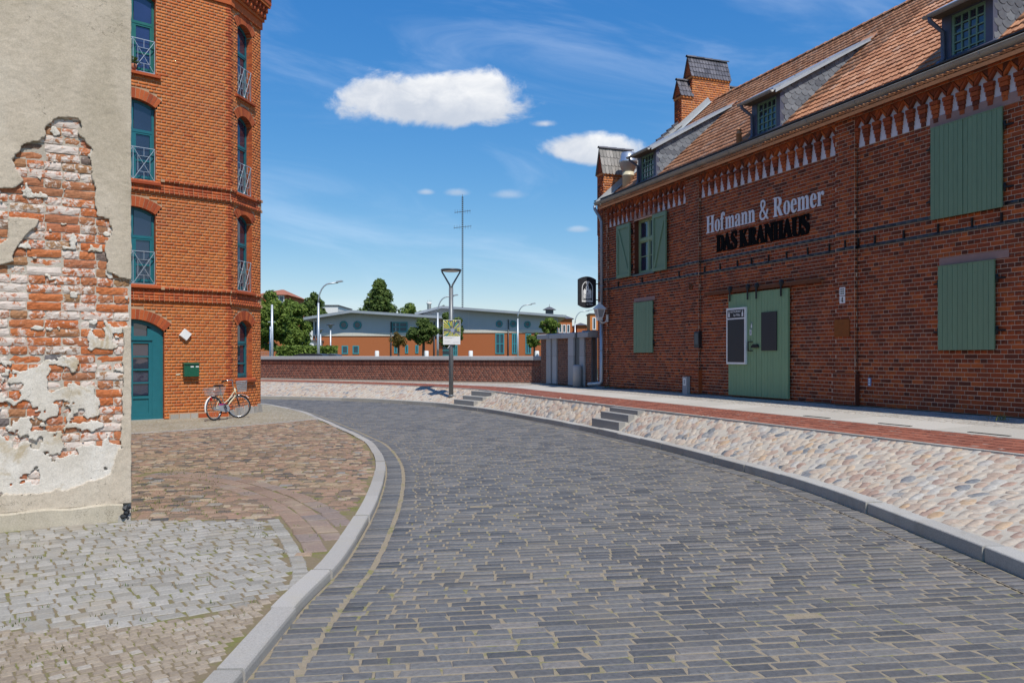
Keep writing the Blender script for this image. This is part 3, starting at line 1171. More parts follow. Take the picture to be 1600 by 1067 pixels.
def kerb(name, edge, back, ztop, zbot, s0, s1, length, mat, drop=0.012):
    """kerb stones between the road edge and its back line"""
    par = bpy.data.objects.new(name, None)
    COL.objects.link(par)
    struct(par)
    D = np.concatenate([[0], np.cumsum(np.linalg.norm(np.diff(edge, axis=0), axis=1))])
    p = s0
    rr = np.random.default_rng(9)
    while p < min(s1, D[-1] - 0.1):
        q = p + length * (1 + rr.uniform(-0.12, 0.12))
        m = 5
        ss = np.linspace(p + 0.005, q - 0.005, m)
        lat = rr.normal(0, 0.004)
        E = np.column_stack([np.interp(ss, D, edge[:, k]) for k in (0, 1)])
        B = np.column_stack([np.interp(ss, D, back[:, k]) for k in (0, 1)])
        E, B = E + (B - E) * lat * 7, B + (B - E) * lat * 7
        mb = MB()
        zt = ztop + rr.normal(0, 0.004)
        vs = []
        for e, b in zip(E, B):
            i1 = e + (b - e) * 0.10
            i0 = e + (b - e) * 0.03
            vs += [(e[0], e[1], zbot), (e[0], e[1], zt - drop * 1.4), (i0[0], i0[1], zt - drop * 0.45), (i1[0], i1[1], zt), (b[0], b[1], zt), (b[0], b[1], zbot)]
        fs = []
        for i in range(m - 1):
            for k in range(5):
                fs.append((i * 6 + k, i * 6 + k + 1, (i + 1) * 6 + k + 1, (i + 1) * 6 + k))
        fs.append((0, 5, 4, 3, 2, 1))
        fs.append(tuple((m - 1) * 6 + k for k in range(6)))
        mb.add(vs, fs)
        mb.build('kerb_stone', mat, par)
        p = q
    return par


# broken black ribbon paints the shade in an open crack along the last course
crack_a, crack_b = offset_line(RRR, 0.252), offset_line(RRR, 0.268)
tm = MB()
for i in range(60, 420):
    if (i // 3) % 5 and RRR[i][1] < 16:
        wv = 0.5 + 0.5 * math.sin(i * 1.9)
        a_, b_ = crack_a[i], crack_b[i] * wv + crack_a[i] * (1 - wv) + (crack_b[i] - crack_a[i]) * .35
        c_, d_ = crack_b[i + 1] * wv + crack_a[i + 1] * (1 - wv) + (crack_b[i + 1] - crack_a[i + 1]) * .35, crack_a[i + 1]
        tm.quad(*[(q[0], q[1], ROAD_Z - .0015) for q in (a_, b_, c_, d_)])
stuff(tm.build('crack_shade', 'black_plastic', road))
KL_BACK = offset_line(LL, 0.150)
kerb('kerb', LL[::-1][::-1], KL_BACK, 0.008, -0.16, 0.3, 60, 1.05, 'granite', drop=0.02)
KR_BACK = offset_line(RRR, -0.19)
kerb('kerb', RRR, KR_BACK, 0.06, -0.16, 0.3, 60, 1.0, 'kerb_granite', drop=0.008)

# ---------------------------------------------------------------- bank of field stones and the walk above it
SN = 8.95            # distance of the inner strip edge from the survey line
WN = np.array([0.934, 0.358])


def on_n(y, n=SN):
    return ((n - 0.358 * y) / 0.934, y)


BK = np.array([(4.02, 1.3), (4.0, 3.0), (3.95, 5.6), (3.92, 7.5), (3.72, 10.4), (3.0, 13.75), (2.1, 17.0), (1.28, 19.4), (-0.95, 24.8), (-1.94, 26.4), (-3.4, 28.5),
               (-5.3, 30.15), (-7.2, 31.3), (-10.2, 32.4), (-13.0, 33.0), (-18.5, 33.6)])
BS = np.array([on_n(2.9), on_n(4.6), on_n(7.2), on_n(8.9), on_n(11.7), on_n(14.9), on_n(18.0), on_n(20.3), on_n(25.6), (-1.15, 28.0), (-2.6, 29.9),
               (-4.6, 32.0), (-6.6, 33.6), (-10.0, 36.0), (-13.4, 37.6), (-19.5, 39.2)])
TB = np.linspace(0, len(BK) - 1, 400)
bk, bs = cr(BK, TB), cr(BS, TB)
# start the bank at the back of the kerb stones
bk2 = np.array([KR_BACK[int(np.argmin(np.hypot(*(KR_BACK - p).T)))] for p in bk])
bk2 = cr(bk2[::8], np.linspace(0, len(bk2[::8]) - 1, 400))
BZ0, BZ1 = 0.05, STRIP_Z - 0.012
bank = struct(strip_mesh('cobbled_bank', bk2, bs, BZ0, BZ1, 'bank_mortar', None, 8))


def bank_pt(t, u):
    """point of the bank: t along, u from kerb (0) to strip (1)"""
    a = np.array([np.interp(t, TB, bk2[:, 0]), np.interp(t, TB, bk2[:, 1])])
    b = cr(BS, [t])[0]
    return np.array([*(a * (1 - u) + b * u), BZ0 + (BZ1 - BZ0) * u])


LENS_N = 8
ang = np.arange(8) * 2 * PI / 8
LENS_F = []
for i in range(8):
    j = (i + 1) % 8
    LENS_F += [(i, j, 8 + j), (i, 8 + j, 8 + i), (8 + i, 8 + j, 16)]


def lens_verts(n, r, hh=0.006):
    """rounded field stones of unit plan size"""
    rad = 0.5 * (1 + r.normal(0, 0.09, (n, 8)))
    p = 2.6
    sup = 1 / (np.abs(np.cos(ang)) ** p + np.abs(np.sin(ang)) ** p) ** (1 / p)
    rad = rad * sup[None]
    V = np.zeros((n, 17, 3))
    V[:, 0:8, 0] = rad * np.cos(ang)
    V[:, 0:8, 1] = rad * np.sin(ang)
    V[:, 0:8, 2] = -0.005
    V[:, 8:16, 0] = rad * np.cos(ang) * 0.84
    V[:, 8:16, 1] = rad * np.sin(ang) * 0.84
    V[:, 8:16, 2] = hh * 0.9 + r.normal(0, 0.0012, (n, 8))
    V[:, 16, 2] = hh * 0.95
    return V


r = np.random.default_rng(21)
lensvar = []
for k in range(14):
    me = bpy.data.meshes.new('field_stone')
    me.from_pydata([tuple(p) for p in lens_verts(1, r)[0]], [], LENS_F)
    me.polygons.foreach_set('use_smooth', [True] * len(LENS_F))
    me.materials.append(M['field_stone'])
    lensvar.append(me)
midb = (bk2 + bs) / 2
SB = np.concatenate([[0], np.cumsum(np.linalg.norm(np.diff(midb, axis=0), axis=1))])
cells = []
STEPS = [((890, 671), (935, 677)), ((706, 632), (736, 637))]
sp = 0.6
pos_rows = []
while sp < SB[-1] - 3:
    ln = 0.14
    t = float(np.interp(sp, SB, TB))
    a, b = bank_pt(t, 0), bank_pt(t, 1)
    wd = np.linalg.norm(b - a)
    dirn = bank_pt(min(t + 0.02, len(BK) - 1.01), 0.5) - bank_pt(t, 0.5)
    u = r.uniform(0.01, 0.08)
    while u < wd - 0.06:
        l2 = r.uniform(0.13, 0.29)
        if u + l2 > wd - 0.01:
            l2 = wd - 0.01 - u
        if l2 > 0.05:
            c = bank_pt(min(t, len(BK) - 1.01), (u + l2 / 2) / wd)
            c[:2] += r.normal(0, 0.012, 2)
            cells.append((c, (b - a) / wd, dirn / np.linalg.norm(dirn), l2 + r.uniform(-0.02, 0.03), ln * r.uniform(0.85, 1.25)))
        u += l2
    sp += ln


def step_zone(c):
    for (x, y, dx, dy, wd) in STEP_BOXES:
        e = np.array([c[0] - x, c[1] - y])
        al = e @ np.array([dx, dy])
        ac = e @ np.array([-dy, dx])
        if -0.05 < al < 1.40 and -0.12 < ac < 3:
            return True
    return False


# the two flights of steps: start point at the kerb and direction along the kerb (towards the viewer)
STEP_BOXES = []
for (px, py, zt) in ((896.5, 661.5, 0.10), (708.0, 628.0, 0.10)):
    x, y = gp(px, py, zt)
    i = int(np.argmin(np.hypot(bk[:, 0] - x, bk[:, 1] - y)))
    d = bk[max(i - 6, 0)] - bk[min(i + 6, len(bk) - 1)]
    d /= np.linalg.norm(d)
    STEP_BOXES.append((bk2[i][0], bk2[i][1], d[0], d[1], float(np.linalg.norm(bs[i] - bk2[i]))))
cells = [c for c in cells if not step_zone(c[0])]
C = np.array([c[0] for c in cells])
vis = in_view(C, 10)
size = np.array([c[3] * c[4] for c in cells]) / C[:, 1] ** 2
size[~vis] = -1
pick = np.zeros(len(cells), bool)
pick[np.argsort(-size)[:300]] = True
pick &= vis
LV = lens_verts(len(cells), r)
massV = []
for j, (c, ax, ay, sx, sy) in enumerate(cells):
    ax = ax / np.linalg.norm(ax)
    rot = r.normal(0, 0.22)
    ax2 = ax * math.cos(rot) + ay * math.sin(rot)
    az = np.cross(ax2, ay)
    if az[2] < 0:
        az = -az
    az /= np.linalg.norm(az)
    ay2 = np.cross(az, ax2)
    hsc = r.uniform(0.6, 1.25)
    R = np.column_stack([ax2 * sx, ay2 * sy, az * hsc])
    if pick[j]:
        mw = Matrix([[*R[0], c[0]], [*R[1], c[1]], [*R[2], c[2]], [0, 0, 0, 1]])
        link('field_stone', lensvar[int(r.integers(14))], bank, mw)
    else:
        massV.append(LV[j] @ R.T + c)
stuff(np_mesh('field_stones', np.concatenate(massV), topo(LENS_F, 17, len(massV)), 'field_stone', bank, smooth=True))

# strip of red clinker along the top of the bank
strip_out = offset_line(bs, -1.22)
strip_out[:int(400 * 9.3 / 15)] = np.array([p + WN * 1.22 for p in bs[:int(400 * 9.3 / 15)]])
strip = struct(strip_mesh('brick_strip', bs, strip_out, STRIP_Z - 0.006, STRIP_Z + 0.034, 'clinker_mortar', None, 2))
# a flat border keeps the strip's edge clean
bo = MB()
for i in range(0, 399, 3):
    j = min(i + 3, 399)
    n1 = (bs[i] - strip_out[i]) / 1.22
    n2 = (bs[j] - strip_out[j]) / 1.22
    p, q = bs[i] + n1 * 0.07, bs[j] + n2 * 0.07
    z = STRIP_Z
    bo.add([(bs[i][0], bs[i][1], z), (bs[j][0], bs[j][1], z), (q[0], q[1], z), (p[0], p[1], z),
            (q[0], q[1], z - 0.08), (p[0], p[1], z - 0.08)], [(0, 3, 2, 1), (3, 5, 4, 2)])
struct(bo.build('strip_edging', 'pale_slab'))
SS = np.concatenate([[0], np.cumsum(np.linalg.norm(np.diff(bs, axis=0), axis=1))])
Q, zz = [], []
s_ = 0.4
k = 0
while s_ < SS[-1] - 1:
    for c in range(5):
        w0, w1 = c * 0.244 + 0.004, (c + 1) * 0.244 - 0.004
        off = 0.055 if c % 2 else 0
        pts = []
        for sv, wv in ((s_ + off + 0.003, w0), (s_ + off + 0.003, w1), (s_ + off + 0.107, w1), (s_ + off + 0.107, w0)):
            a = np.array([np.interp(sv, SS, bs[:, 0]), np.interp(sv, SS, bs[:, 1])])
            b = np.array([np.interp(sv, SS, strip_out[:, 0]), np.interp(sv, SS, strip_out[:, 1])])
            pts.append(a + (b - a) * (wv / 1.22))
        Q.append(pts)
        zz.append(STRIP_Z + 0.04 * (w0 + 0.12) / 1.22 + r.normal(0, 0.0012))
    s_ += 0.11
lay_setts(strip, Q, zz, 'clinker_paver', 260, 'paver', bevel=0.004, depth=0.02, inset=0.05, seed=8, mass='pavers')

# the walk between the strip and the walls: pale slabs, then cobbles
WALL_O = np.array([2.914, 27.18])
LOW_A, LOW_B = np.array([1.25, 31.3]), np.array([-19.0, 43.0])
far_edge = np.array([p + WN * 5.0 if i < 232 else None for i, p in enumerate(bs)], dtype=object)
walk = MB()
ii = list(range(0, 400, 3))


def outer(i):
    p = strip_out[i]
    q = p + WN * 2.6
    if p[1] > 24:
        n = (strip_out[i] - bs[i]) / 1.22
        k = min(1, (p[1] - 24) / 6)
        q = p + (WN * (1 - k) + n * k) * (2.6 + 6 * k)
    return q


for a, b in zip(ii[:-1], ii[1:]):
    p, q = strip_out[a], strip_out[b]
    P2, Q2 = outer(a), outer(b)
    walk.quad((p[0], p[1], STRIP_Z + 0.034), (P2[0], P2[1], WALK_Z), (Q2[0], Q2[1], WALK_Z), (q[0], q[1], STRIP_Z + 0.034))
walk_o = struct(walk.build('walk', 'walk_cobble'))
Q, zz = [], []
s_ = 0.3
while s_ < 27:
    ln = 1.0
    for c in range(1):
        pts = []
        for sv, wv in ((s_ + 0.005, 0.01), (s_ + 0.005, 1.0), (s_ + ln - 0.005, 1.0), (s_ + ln - 0.005, 0.01)):
            a = np.array([np.interp(sv, SS, strip_out[:, 0]), np.interp(sv, SS, strip_out[:, 1])])
            pts.append(a + WN * wv)
        Q.append(pts)
        zz.append(0.0)
    s_ += ln
slabs = []
for q in Q:
    mb = MB()
    z0 = STRIP_Z + 0.034 + 0.006
    z1 = z0 + (WALK_Z - STRIP_Z - 0.034) / 2.6
    (a, b, c, d) = q
    mb.add([(a[0], a[1], z0), (b[0], b[1], z1), (c[0], c[1], z1), (d[0], d[1], z0),
            (a[0], a[1], z0 - .03), (b[0], b[1], z1 - .03), (c[0], c[1], z1 - .03), (d[0], d[1], z0 - .03)],
           [(0, 1, 2, 3), (4, 5, 1, 0), (5, 6, 2, 1), (6, 7, 3, 2), (7, 4, 0, 3)])
    mb.build('paving_slab', 'pale_slab', walk_o)
# slot drains along the slabs
for (px, py) in ((1276, 654), (1398, 664), (1545, 679)):
    k = (px - 800) / F
    Y = (SN + 1.22 + 0.16) / (WN[0] * k + WN[1])
    mb = MB()
    c = Vector((k * Y, Y, 0.597))
    u = Vector((0.358, -0.934, 0))
    n = Vector((0.934, 0.358, 0))
    q = [c - u * .32 - n * .03, c + u * .32 - n * .03, c + u * .32 + n * .03, c - u * .32 + n * .03]
    mb.add([(p.x, p.y, 0.54) for p in q] + [(p.x, p.y, 0.563) for p in q], [(4, 5, 6, 7), (0, 1, 5, 4), (1, 2, 6, 5), (2, 3, 7, 6), (3, 0, 4, 7)])
    mb.build('drain_cover', 'black_iron', walk_o)

# ---------------------------------------------------------------- pavements on the left


def inside(P, poly):
    P = np.asarray(P, float)
    poly = np.asarray(poly, float)
    x, y = P[:, 0], P[:, 1]
    c = np.zeros(len(P), bool)
    j = len(poly) - 1
    for i in range(len(poly)):
        xi, yi = poly[i]
        xj, yj = poly[j]
        hit = ((yi > y) != (yj > y)) & (x < (xj - xi) * (y - yi) / (yj - yi + 1e-12) + xi)
        c ^= hit
        j = i
    return c


pav = struct(strip_mesh('pavement', KL_BACK, KL_BACK + np.array([-14.0, 0.0]), -0.0055, -0.0055, 'sett_joint', None, 6))
kb = [tuple(p) for p in KL_BACK]


def kerb_side(P, margin):
    """true where a point is left of the kerb's back line by the margin"""
    d = []
    for p in np.asarray(P):
        i = int(np.argmin((KL_BACK[:, 0] - p[0]) ** 2 + (KL_BACK[:, 1] - p[1]) ** 2))
        t = KL_BACK[min(i + 1, 599)] - KL_BACK[max(i - 1, 0)]
        t /= np.linalg.norm(t)
        e = p - KL_BACK[i]
        d.append(t[0] * e[1] - t[1] * e[0])
    return np.array(d) > margin


G_POLY = [gp(-250, 986), gp(0, 984), gp(200, 978), gp(330, 960), gp(400, 938), gp(447, 920), gp(455, 890), gp(440, 850), gp(416, 812), gp(200, 812), gp(0, 819), gp(-300, 830)]
R_OUT = [gp(-60, 682), gp(200, 678), gp(350, 668), gp(430, 661.5), gp(498, 655)]
B_POLY = [gp(-250, 986), gp(0, 984), gp(200, 978), gp(330, 960), gp(400, 938), gp(447, 920), (-1.55, 4.0), (-1.55, 2.5), (-6.5, 2.5)]


def grid_setts(x0, x1, y0, y1, sx, sy, rot, jit, keep, seed, waves=0.0, margin=0.05):
    """staggered setts over a box turned by rot, kept where keep(centres) is true"""
    r = np.random.default_rng(seed)
    c, s = math.cos(rot), math.sin(rot)
    cx, cy = (x0 + x1) / 2, (y0 + y1) / 2
    R = math.hypot(x1 - x0, y1 - y0) / 2
    out = []
    nj = int(2 * R / sy)
    for j in range(nj):
        v = -R + j * sy
        p = -R + r.uniform(0, sx)
        while p < R:
            l = sx * r.uniform(0.75, 1.25)
            q = []
            for a, b in ((p, v), (p + l, v), (p + l, v + sy), (p, v + sy)):
                bb = b + waves * math.sin(a * 2.1 + j * 0.13)
                q.append((cx + a * c - bb * s, cy + a * s + bb * c))
            out.append(q)
            p += l
    Q = np.array(out)
    C = Q.mean(1)
    m = (C[:, 0] > x0) & (C[:, 0] < x1) & (C[:, 1] > y0) & (C[:, 1] < y1)
    Q = Q[m]
    C = C[m]
    m = keep(C)
    Q, C = Q[m], C[m]
    m = kerb_side(C, margin)
    Q, C = Q[m], C[m]
    Q = C[:, None] + (Q - C[:, None]) * r.uniform(0.88, 0.95, (len(Q), 1, 1)) + r.normal(0, jit, Q.shape)
    return Q


PLASTER_O = np.array([-3.905, 8.118])
PL_D = np.array([0.8696, 0.494])


def not_building(C):
    e = C - PLASTER_O
    u = e @ PL_D
    w_ = e @ np.array([-PL_D[1], PL_D[0]])
    return ~((u < 0.02) & (w_ > -0.05))


Q = grid_setts(-6.2, -1.4, 4.4, 8.5, 0.128, 0.115, 0.62, 0.007, lambda C: inside(C, G_POLY) & not_building(C), 31, 0.02)
grey = struct(bpy.data.objects.new('grey_pavement', None))
COL.objects.link(grey)
lay_setts(grey, Q, r.normal(0.0, 0.0015, len(Q)), 'grey_sett', 300, 'grey_sett', bevel=0.006, depth=0.03, inset=0.14, seed=32, mass='grey_setts')
# one row of larger setts round its edge
Q = []
edge_ln = np.array(G_POLY[5:9])
ed = cr(edge_ln, np.linspace(0, 3, 40))
eo = offset_line(ed, -0.13)
for i in range(39):
    a, b, c, d = ed[i], ed[i + 1], eo[i + 1], eo[i]
    Q.append([a + (c - a) * 0.04, b + (d - b) * .04, c + (a - c) * .04, d + (b - d) * .04])
lay_setts(grey, Q, r.normal(0.002, 0.002, len(Q)), 'grey_sett', 60, 'edging_sett', bevel=0.01, depth=0.03, inset=0.14, seed=33)
Q = grid_setts(-6.0, -1.4, 2.8, 5.8, 0.068, 0.062, 0.62, 0.004, lambda C: inside(C, B_POLY), 34, 0.02)
buff = struct(bpy.data.objects.new('buff_pavement', None))
COL.objects.link(buff)
lay_setts(buff, Q, r.normal(0.0, 0.0015, len(Q)), 'buff_sett', 300, 'buff_sett', bevel=0.006, depth=0.03, inset=0.18, seed=35, mass='buff_setts')

eop = [tuple(p) for p in ed] + [tuple(p) for p in eo[::-1]]
# courses of pink slabs sweeping round to the kerb
PE = np.array([gp(*q) for q in ((444, 952), (453, 925), (457, 895), (443, 850), (418, 812), (386, 787), (340, 768), (280, 754), (190, 745))])
pe = cr(PE, np.linspace(0, len(PE) - 1, 240))
rr = np.random.default_rng(40)
Q = []
bandlines = [offset_line(pe, -(0.135 + k * 0.205)) for k in range(4)]
for k in range(3):
    A, B = bandlines[k], bandlines[k + 1]
    D = np.concatenate([[0], np.cumsum(np.linalg.norm(np.diff(A, axis=0), axis=1))])
    q = rr.uniform(0, .2)
    while q < D[-1] - .4:
        ln = rr.uniform(.24, .42)
        f = lambda L_, v: np.array([np.interp(v, D, L_[:, 0]), np.interp(v, D, L_[:, 1])])
        Q.append([f(A, q), f(B, q), f(B, q + ln), f(A, q + ln)])
        q += ln
Q = np.array(Q)
if np.cross(Q[0, 1] - Q[0, 0], Q[0, 2] - Q[0, 1]) < 0:
    Q = Q[:, ::-1]
C = Q.mean(1)
m = not_building(C) & kerb_side(C, 0.06)
Q, C = Q[m], C[m]
Q = C[:, None] + (Q - C[:, None]) * 0.935 + rr.normal(0, 0.005, Q.shape)
pink = struct(bpy.data.objects.new('pink_pavement', None))
COL.objects.link(pink)
lay_setts(pink, Q, rr.normal(0.003, 0.002, len(Q)), 'pink_slab', 300, 'pink_slab', bevel=0.006, depth=0.03, inset=0.10, seed=41, mass='pink_slabs')
band_poly = [tuple(x) for x in bandlines[0]] + [tuple(x) for x in bandlines[3][::-1]]


def in_red(C):
    far = ~inside(C, band_poly) & ~inside(C, eop) & ~inside(C, B_POLY)
    poly = R_OUT + [(-1.4, 15.0), (-1.3, 4), (-13, 4), (-13, 16.0)]
    return far & inside(C, poly) & ~inside(C, G_POLY)


Q = grid_setts(-10.5, -1.3, 6.5, 21.0, 0.15, 0.11, 0.12, 0.010, lambda C: in_red(C) & not_building(C), 44, 0.03, margin=0.07)
red = struct(bpy.data.objects.new('red_pavement', None))
COL.objects.link(red)
lay_setts(red, Q, r.normal(0.005, 0.003, len(Q)), 'red_sett', 300, 'red_sett', bevel=0.010, depth=0.03, inset=0.2, seed=45, mass='red_setts')

# border stones of the footway by the corner house and its fine mosaic paving
fp = MB()
far_poly = [(p[0], p[1]) for p in R_OUT] + [tuple(p) for p in KL_BACK[(KL_BACK[:, 1] > 21.3) & (KL_BACK[:, 1] < 31)]] + [(-14, 31), (-14, 17.0)]
fp.add([(p[0], p[1], 0.004) for p in far_poly], [tuple(range(len(far_poly)))])
struct(fp.build('footway', 'mosaic_paving'))
ro = np.array(R_OUT)
rs = cr(ro, np.linspace(0, len(ro) - 1, 20))
rb = offset_line(rs, 0.13)
par = struct(bpy.data.objects.new('footway_border', None))
COL.objects.link(par)
for i in range(19):
    mb = MB()
    q = [rs[i], rs[i + 1] * .985 + rs[i] * .015, rb[i + 1] * .985 + rb[i] * .015, rb[i]]
    mb.add([(p[0], p[1], -0.03) for p in q] + [(p[0], p[1], 0.013) for p in q], [(4, 5, 6, 7), (0, 1, 5, 4), (1, 2, 6, 5), (2, 3, 7, 6), (3, 0, 4, 7)])
    mb.build('border_stone', 'granite', par)

# weeds in the joints


def tufts(name, pts, hmin, hmax, seed, blades=5, spread=0.03):
    r = np.random.default_rng(seed)
    V, Fq = [], []
    for (x, y, z) in pts:
        for k in range(blades):
            a = r.uniform(0, 2 * PI)
            h = r.uniform(hmin, hmax)
            bx, by = x + r.normal(0, spread), y + r.normal(0, spread * 0.7)
            w = r.uniform(0.003, 0.006)
            lx, ly = math.cos(a) * h * 0.8, math.sin(a) * h * 0.8
            n = len(V)
            V += [(bx - math.sin(a) * w, by + math.cos(a) * w, z - 0.01), (bx + math.sin(a) * w, by - math.cos(a) * w, z - 0.01), (bx + lx, by + ly, z + h)]
            Fq.append((n, n + 1, n + 2))
    return stuff(np_mesh(name, V, Fq, 'weed'))


rr = np.random.default_rng(50)
pts = []
for q in ROADQ[rr.choice(len(ROADQ), 900, replace=False)]:
    p = q[rr.integers(4)]
    if p[1] < 15:
        pts.append((p[0], p[1], ROAD_Z - 0.008))
wp = [(*gp(1563, 655.5, WALK_Z), WALK_Z)] * 3 + [(*gp(950, 604.5, WALK_Z), WALK_Z)] * 6
tufts('wall_weeds', wp, 0.04, 0.13, 53, 12, 0.09)
tufts('road_weeds', pts, 0.004, 0.016, 51, 9, 0.022)
pts = []
for _ in range(200):
    px, py = rr.uniform(205, 345), rr.uniform(730, 805)
    p = gp(px, py)
    pts.append((p[0], p[1], 0))
for _ in range(260):
    x, y = rr.uniform(-5, -1.6), rr.uniform(3.6, 12)
    if rr.random() < 0.8:
        pts.append((x, y, 0))
pts = [p for p, k in zip(pts, kerb_side([q[:2] for q in pts], 0.05) & not_building(np.array([q[:2] for q in pts]))) if k]
tufts('pavement_weeds', pts, 0.008, 0.03, 52, 6)
# ================================================================== OLD HOUSE WITH CRUMBLING PLASTER
class Plane:
    """a vertical wall plane: turns pixels of the photograph into wall coordinates (x along, z up)"""
    def __init__(self, o, d, zbase):
        self.o = np.array(o, float)
        self.d = np.array(d, float) / np.linalg.norm(d)
        self.zb = zbase

    def x(self, px):
        k = (px - 800) / F
        return (k * self.o[1] - self.o[0]) / (self.d[0] - k * self.d[1])

    def xz(self, px, py):
        u = self.x(px)
        Y = self.o[1] + u * self.d[1]
        return u, CAMZ - (py - HZ) / F * Y - self.zb

    def z(self, px, py):
        return self.xz(px, py)[1]


PLW = Plane(PLASTER_O, PL_D, 0.0)
old = thing('plaster_house', 'old house with crumbling grey plaster and bare bricks showing through', 'house', (*PLASTER_O, 0), PL_D)
OLDM = local_matrix(old)
ID = Matrix.Identity(4)

UP = [(-200, 300), (0, 295), (25, 294), (39, 283), (24, 262), (23, 242), (36, 224), (56, 222), (67, 216), (73, 197), (82, 186), (93, 181), (121, 186), (131, 200),
      (122, 208), (143, 233), (143, 281), (152, 295), (147, 321), (155, 336), (172, 342), (176, 366), (165, 381), (166, 424), (184, 434), (207, 437),
      (207, 508), (192, 512), (190, 700), (186, 700), (172, 740), (120, 760), (60, 770), (-200, 775)]
ISL = [(14, 340), (40, 341), (62, 343), (57, 353), (38, 368), (25, 388), (18, 400), (21, 408), (0, 414), (-30, 414), (-30, 386), (2, 380), (14, 372)]
CLUS = [(163, 575), (186, 583), (191, 586), (191, 692), (172, 690), (170, 665), (160, 652), (157, 622), (148, 610), (150, 596), (160, 590)]
hole = np.array([PLW.xz(*p) for p in UP])
isl = np.array([PLW.xz(*p) for p in ISL])
clus = np.array([PLW.xz(*p) for p in CLUS])


def sdist(P, poly):
    """signed distance to a polygon, positive inside"""
    P = np.asarray(P, float)
    d = np.full(len(P), 1e9)
    n = len(poly)
    for i in range(n):
        a, b = poly[i], poly[(i + 1) % n]
        ab = b - a
        t = np.clip(((P - a) @ ab) / (ab @ ab + 1e-12), 0, 1)
        q = a + t[:, None] * ab
        d = np.minimum(d, np.hypot(*(P - q).T))
    return np.where(inside(P, poly), d, -d)


def vnoise(shape_x, shape_z, cell, octaves, seed):
    """smooth value noise sampled at points (x, z)"""
    r = np.random.default_rng(seed)
    tot = np.zeros_like(shape_x)
    amp = 1.0
    nrm = 0
    for o in range(octaves):
        G = r.random((260, 260))
        x = shape_x / cell + 130
        z = shape_z / cell + 20
        x = x % 258
        z = z % 258
        i, j = np.floor(x).astype(int), np.floor(z).astype(int)
        u, v = x - i, z - j
        u, v = u * u * (3 - 2 * u), v * v * (3 - 2 * v)
        tot += amp * (G[i, j] * (1 - u) * (1 - v) + G[i + 1, j] * u * (1 - v) + G[i, j + 1] * (1 - u) * v + G[i + 1, j + 1] * u * v)
        nrm += amp
        amp *= 0.55
        cell *= 0.5
    return tot / nrm


def coat(name, mat, x0, x1, z0, z1, cell, field, yfun, parent, yback, label=None):
    """a coat of plaster on the wall where field > 0, with its broken edge"""
    nx, nz = int((x1 - x0) / cell) + 1, int((z1 - z0) / cell) + 1
    X, Z = np.meshgrid(np.linspace(x0, x1, nx), np.linspace(z0, z1, nz), indexing='ij')
    f = field(X.ravel(), Z.ravel()).reshape(X.shape)
    gx_, gz_ = np.gradient(f, (x1 - x0) / (nx - 1), (z1 - z0) / (nz - 1))
    gg = np.hypot(gx_, gz_) + 1e-6
    # pull vertices near the edge onto it
    near = np.abs(f / gg) < cell * 0.75
    sx = np.clip(-f / gg * gx_ / gg, -cell * .6, cell * .6)
    sz = np.clip(-f / gg * gz_ / gg, -cell * .6, cell * .6)
    X2 = np.where(near, X + sx, X)
    Z2 = np.where(near, Z + sz, Z)
    X2[-1, :] += (vnoise(Z2[-1] * 0, Z2[-1], 0.12, 4, 66) - 0.5) * 0.014
    Y = yfun(X2.ravel(), Z2.ravel()).reshape(X.shape)
    m = (f > 0) | near
    q = m[:-1, :-1] & m[1:, :-1] & m[1:, 1:] & m[:-1, 1:]
    # a cell wholly made of near vertices outside is dropped
    cc = (f[:-1, :-1] + f[1:, :-1] + f[1:, 1:] + f[:-1, 1:]) > 0
    q &= cc
    idx = np.arange(nx * nz).reshape(nx, nz)
    Fq = np.stack([idx[:-1, :-1][q], idx[1:, :-1][q], idx[1:, 1:][q], idx[:-1, 1:][q]], 1)
    V = np.stack([X2.ravel(), Y.ravel(), Z2.ravel()], 1)
    # skirts along the edge of the coat
    E = {}
    for a, b in ((0, 1), (1, 2), (2, 3), (3, 0)):
        for p, s in zip(Fq[:, a], Fq[:, b]):
            k = (p, s) if p < s else (s, p)
            if k in E:
                E[k] = None
            else:
                E[k] = (p, s)
    ed = np.array([e for e in E.values() if e is not None])
    Vb = V.copy()
    Vb[:, 1] = yback
    n = len(V)
    Fs = np.stack([ed[:, 1], ed[:, 0], ed[:, 0] + n, ed[:, 1] + n], 1)
    V = np.concatenate([V, Vb])
    A = np.concatenate([Fq, Fs])
    used = np.unique(A)
    mp = np.zeros(len(V), int)
    mp[used] = np.arange(len(used))
    o = np_mesh(name, V[used], mp[A], mat, parent)
    if label:
        o['label'] = label
    return o


X1 = 0.036


def f_plaster(x, z):
    P = np.stack([x, z], 1)
    n = vnoise(x, z, 0.09, 4, 61) - 0.5
    n2 = vnoise(x, z, 0.025, 2, 62) - 0.5
    h = sdist(P, hole) + n * 0.055 + n2 * 0.02
    i = sdist(P, isl) + n * 0.03
    return np.maximum(-h, i)


def y_plaster(x, z):
    return -0.021 - (vnoise(x, z, 0.35, 4, 63) - 0.5) * 0.018 - (vnoise(x, z, 0.03, 3, 64) - 0.5) * 0.006


coat('plaster', 'grey_plaster', -1.75, X1, 0.165, 5.7, 0.0115, f_plaster, y_plaster, old, 0.004)


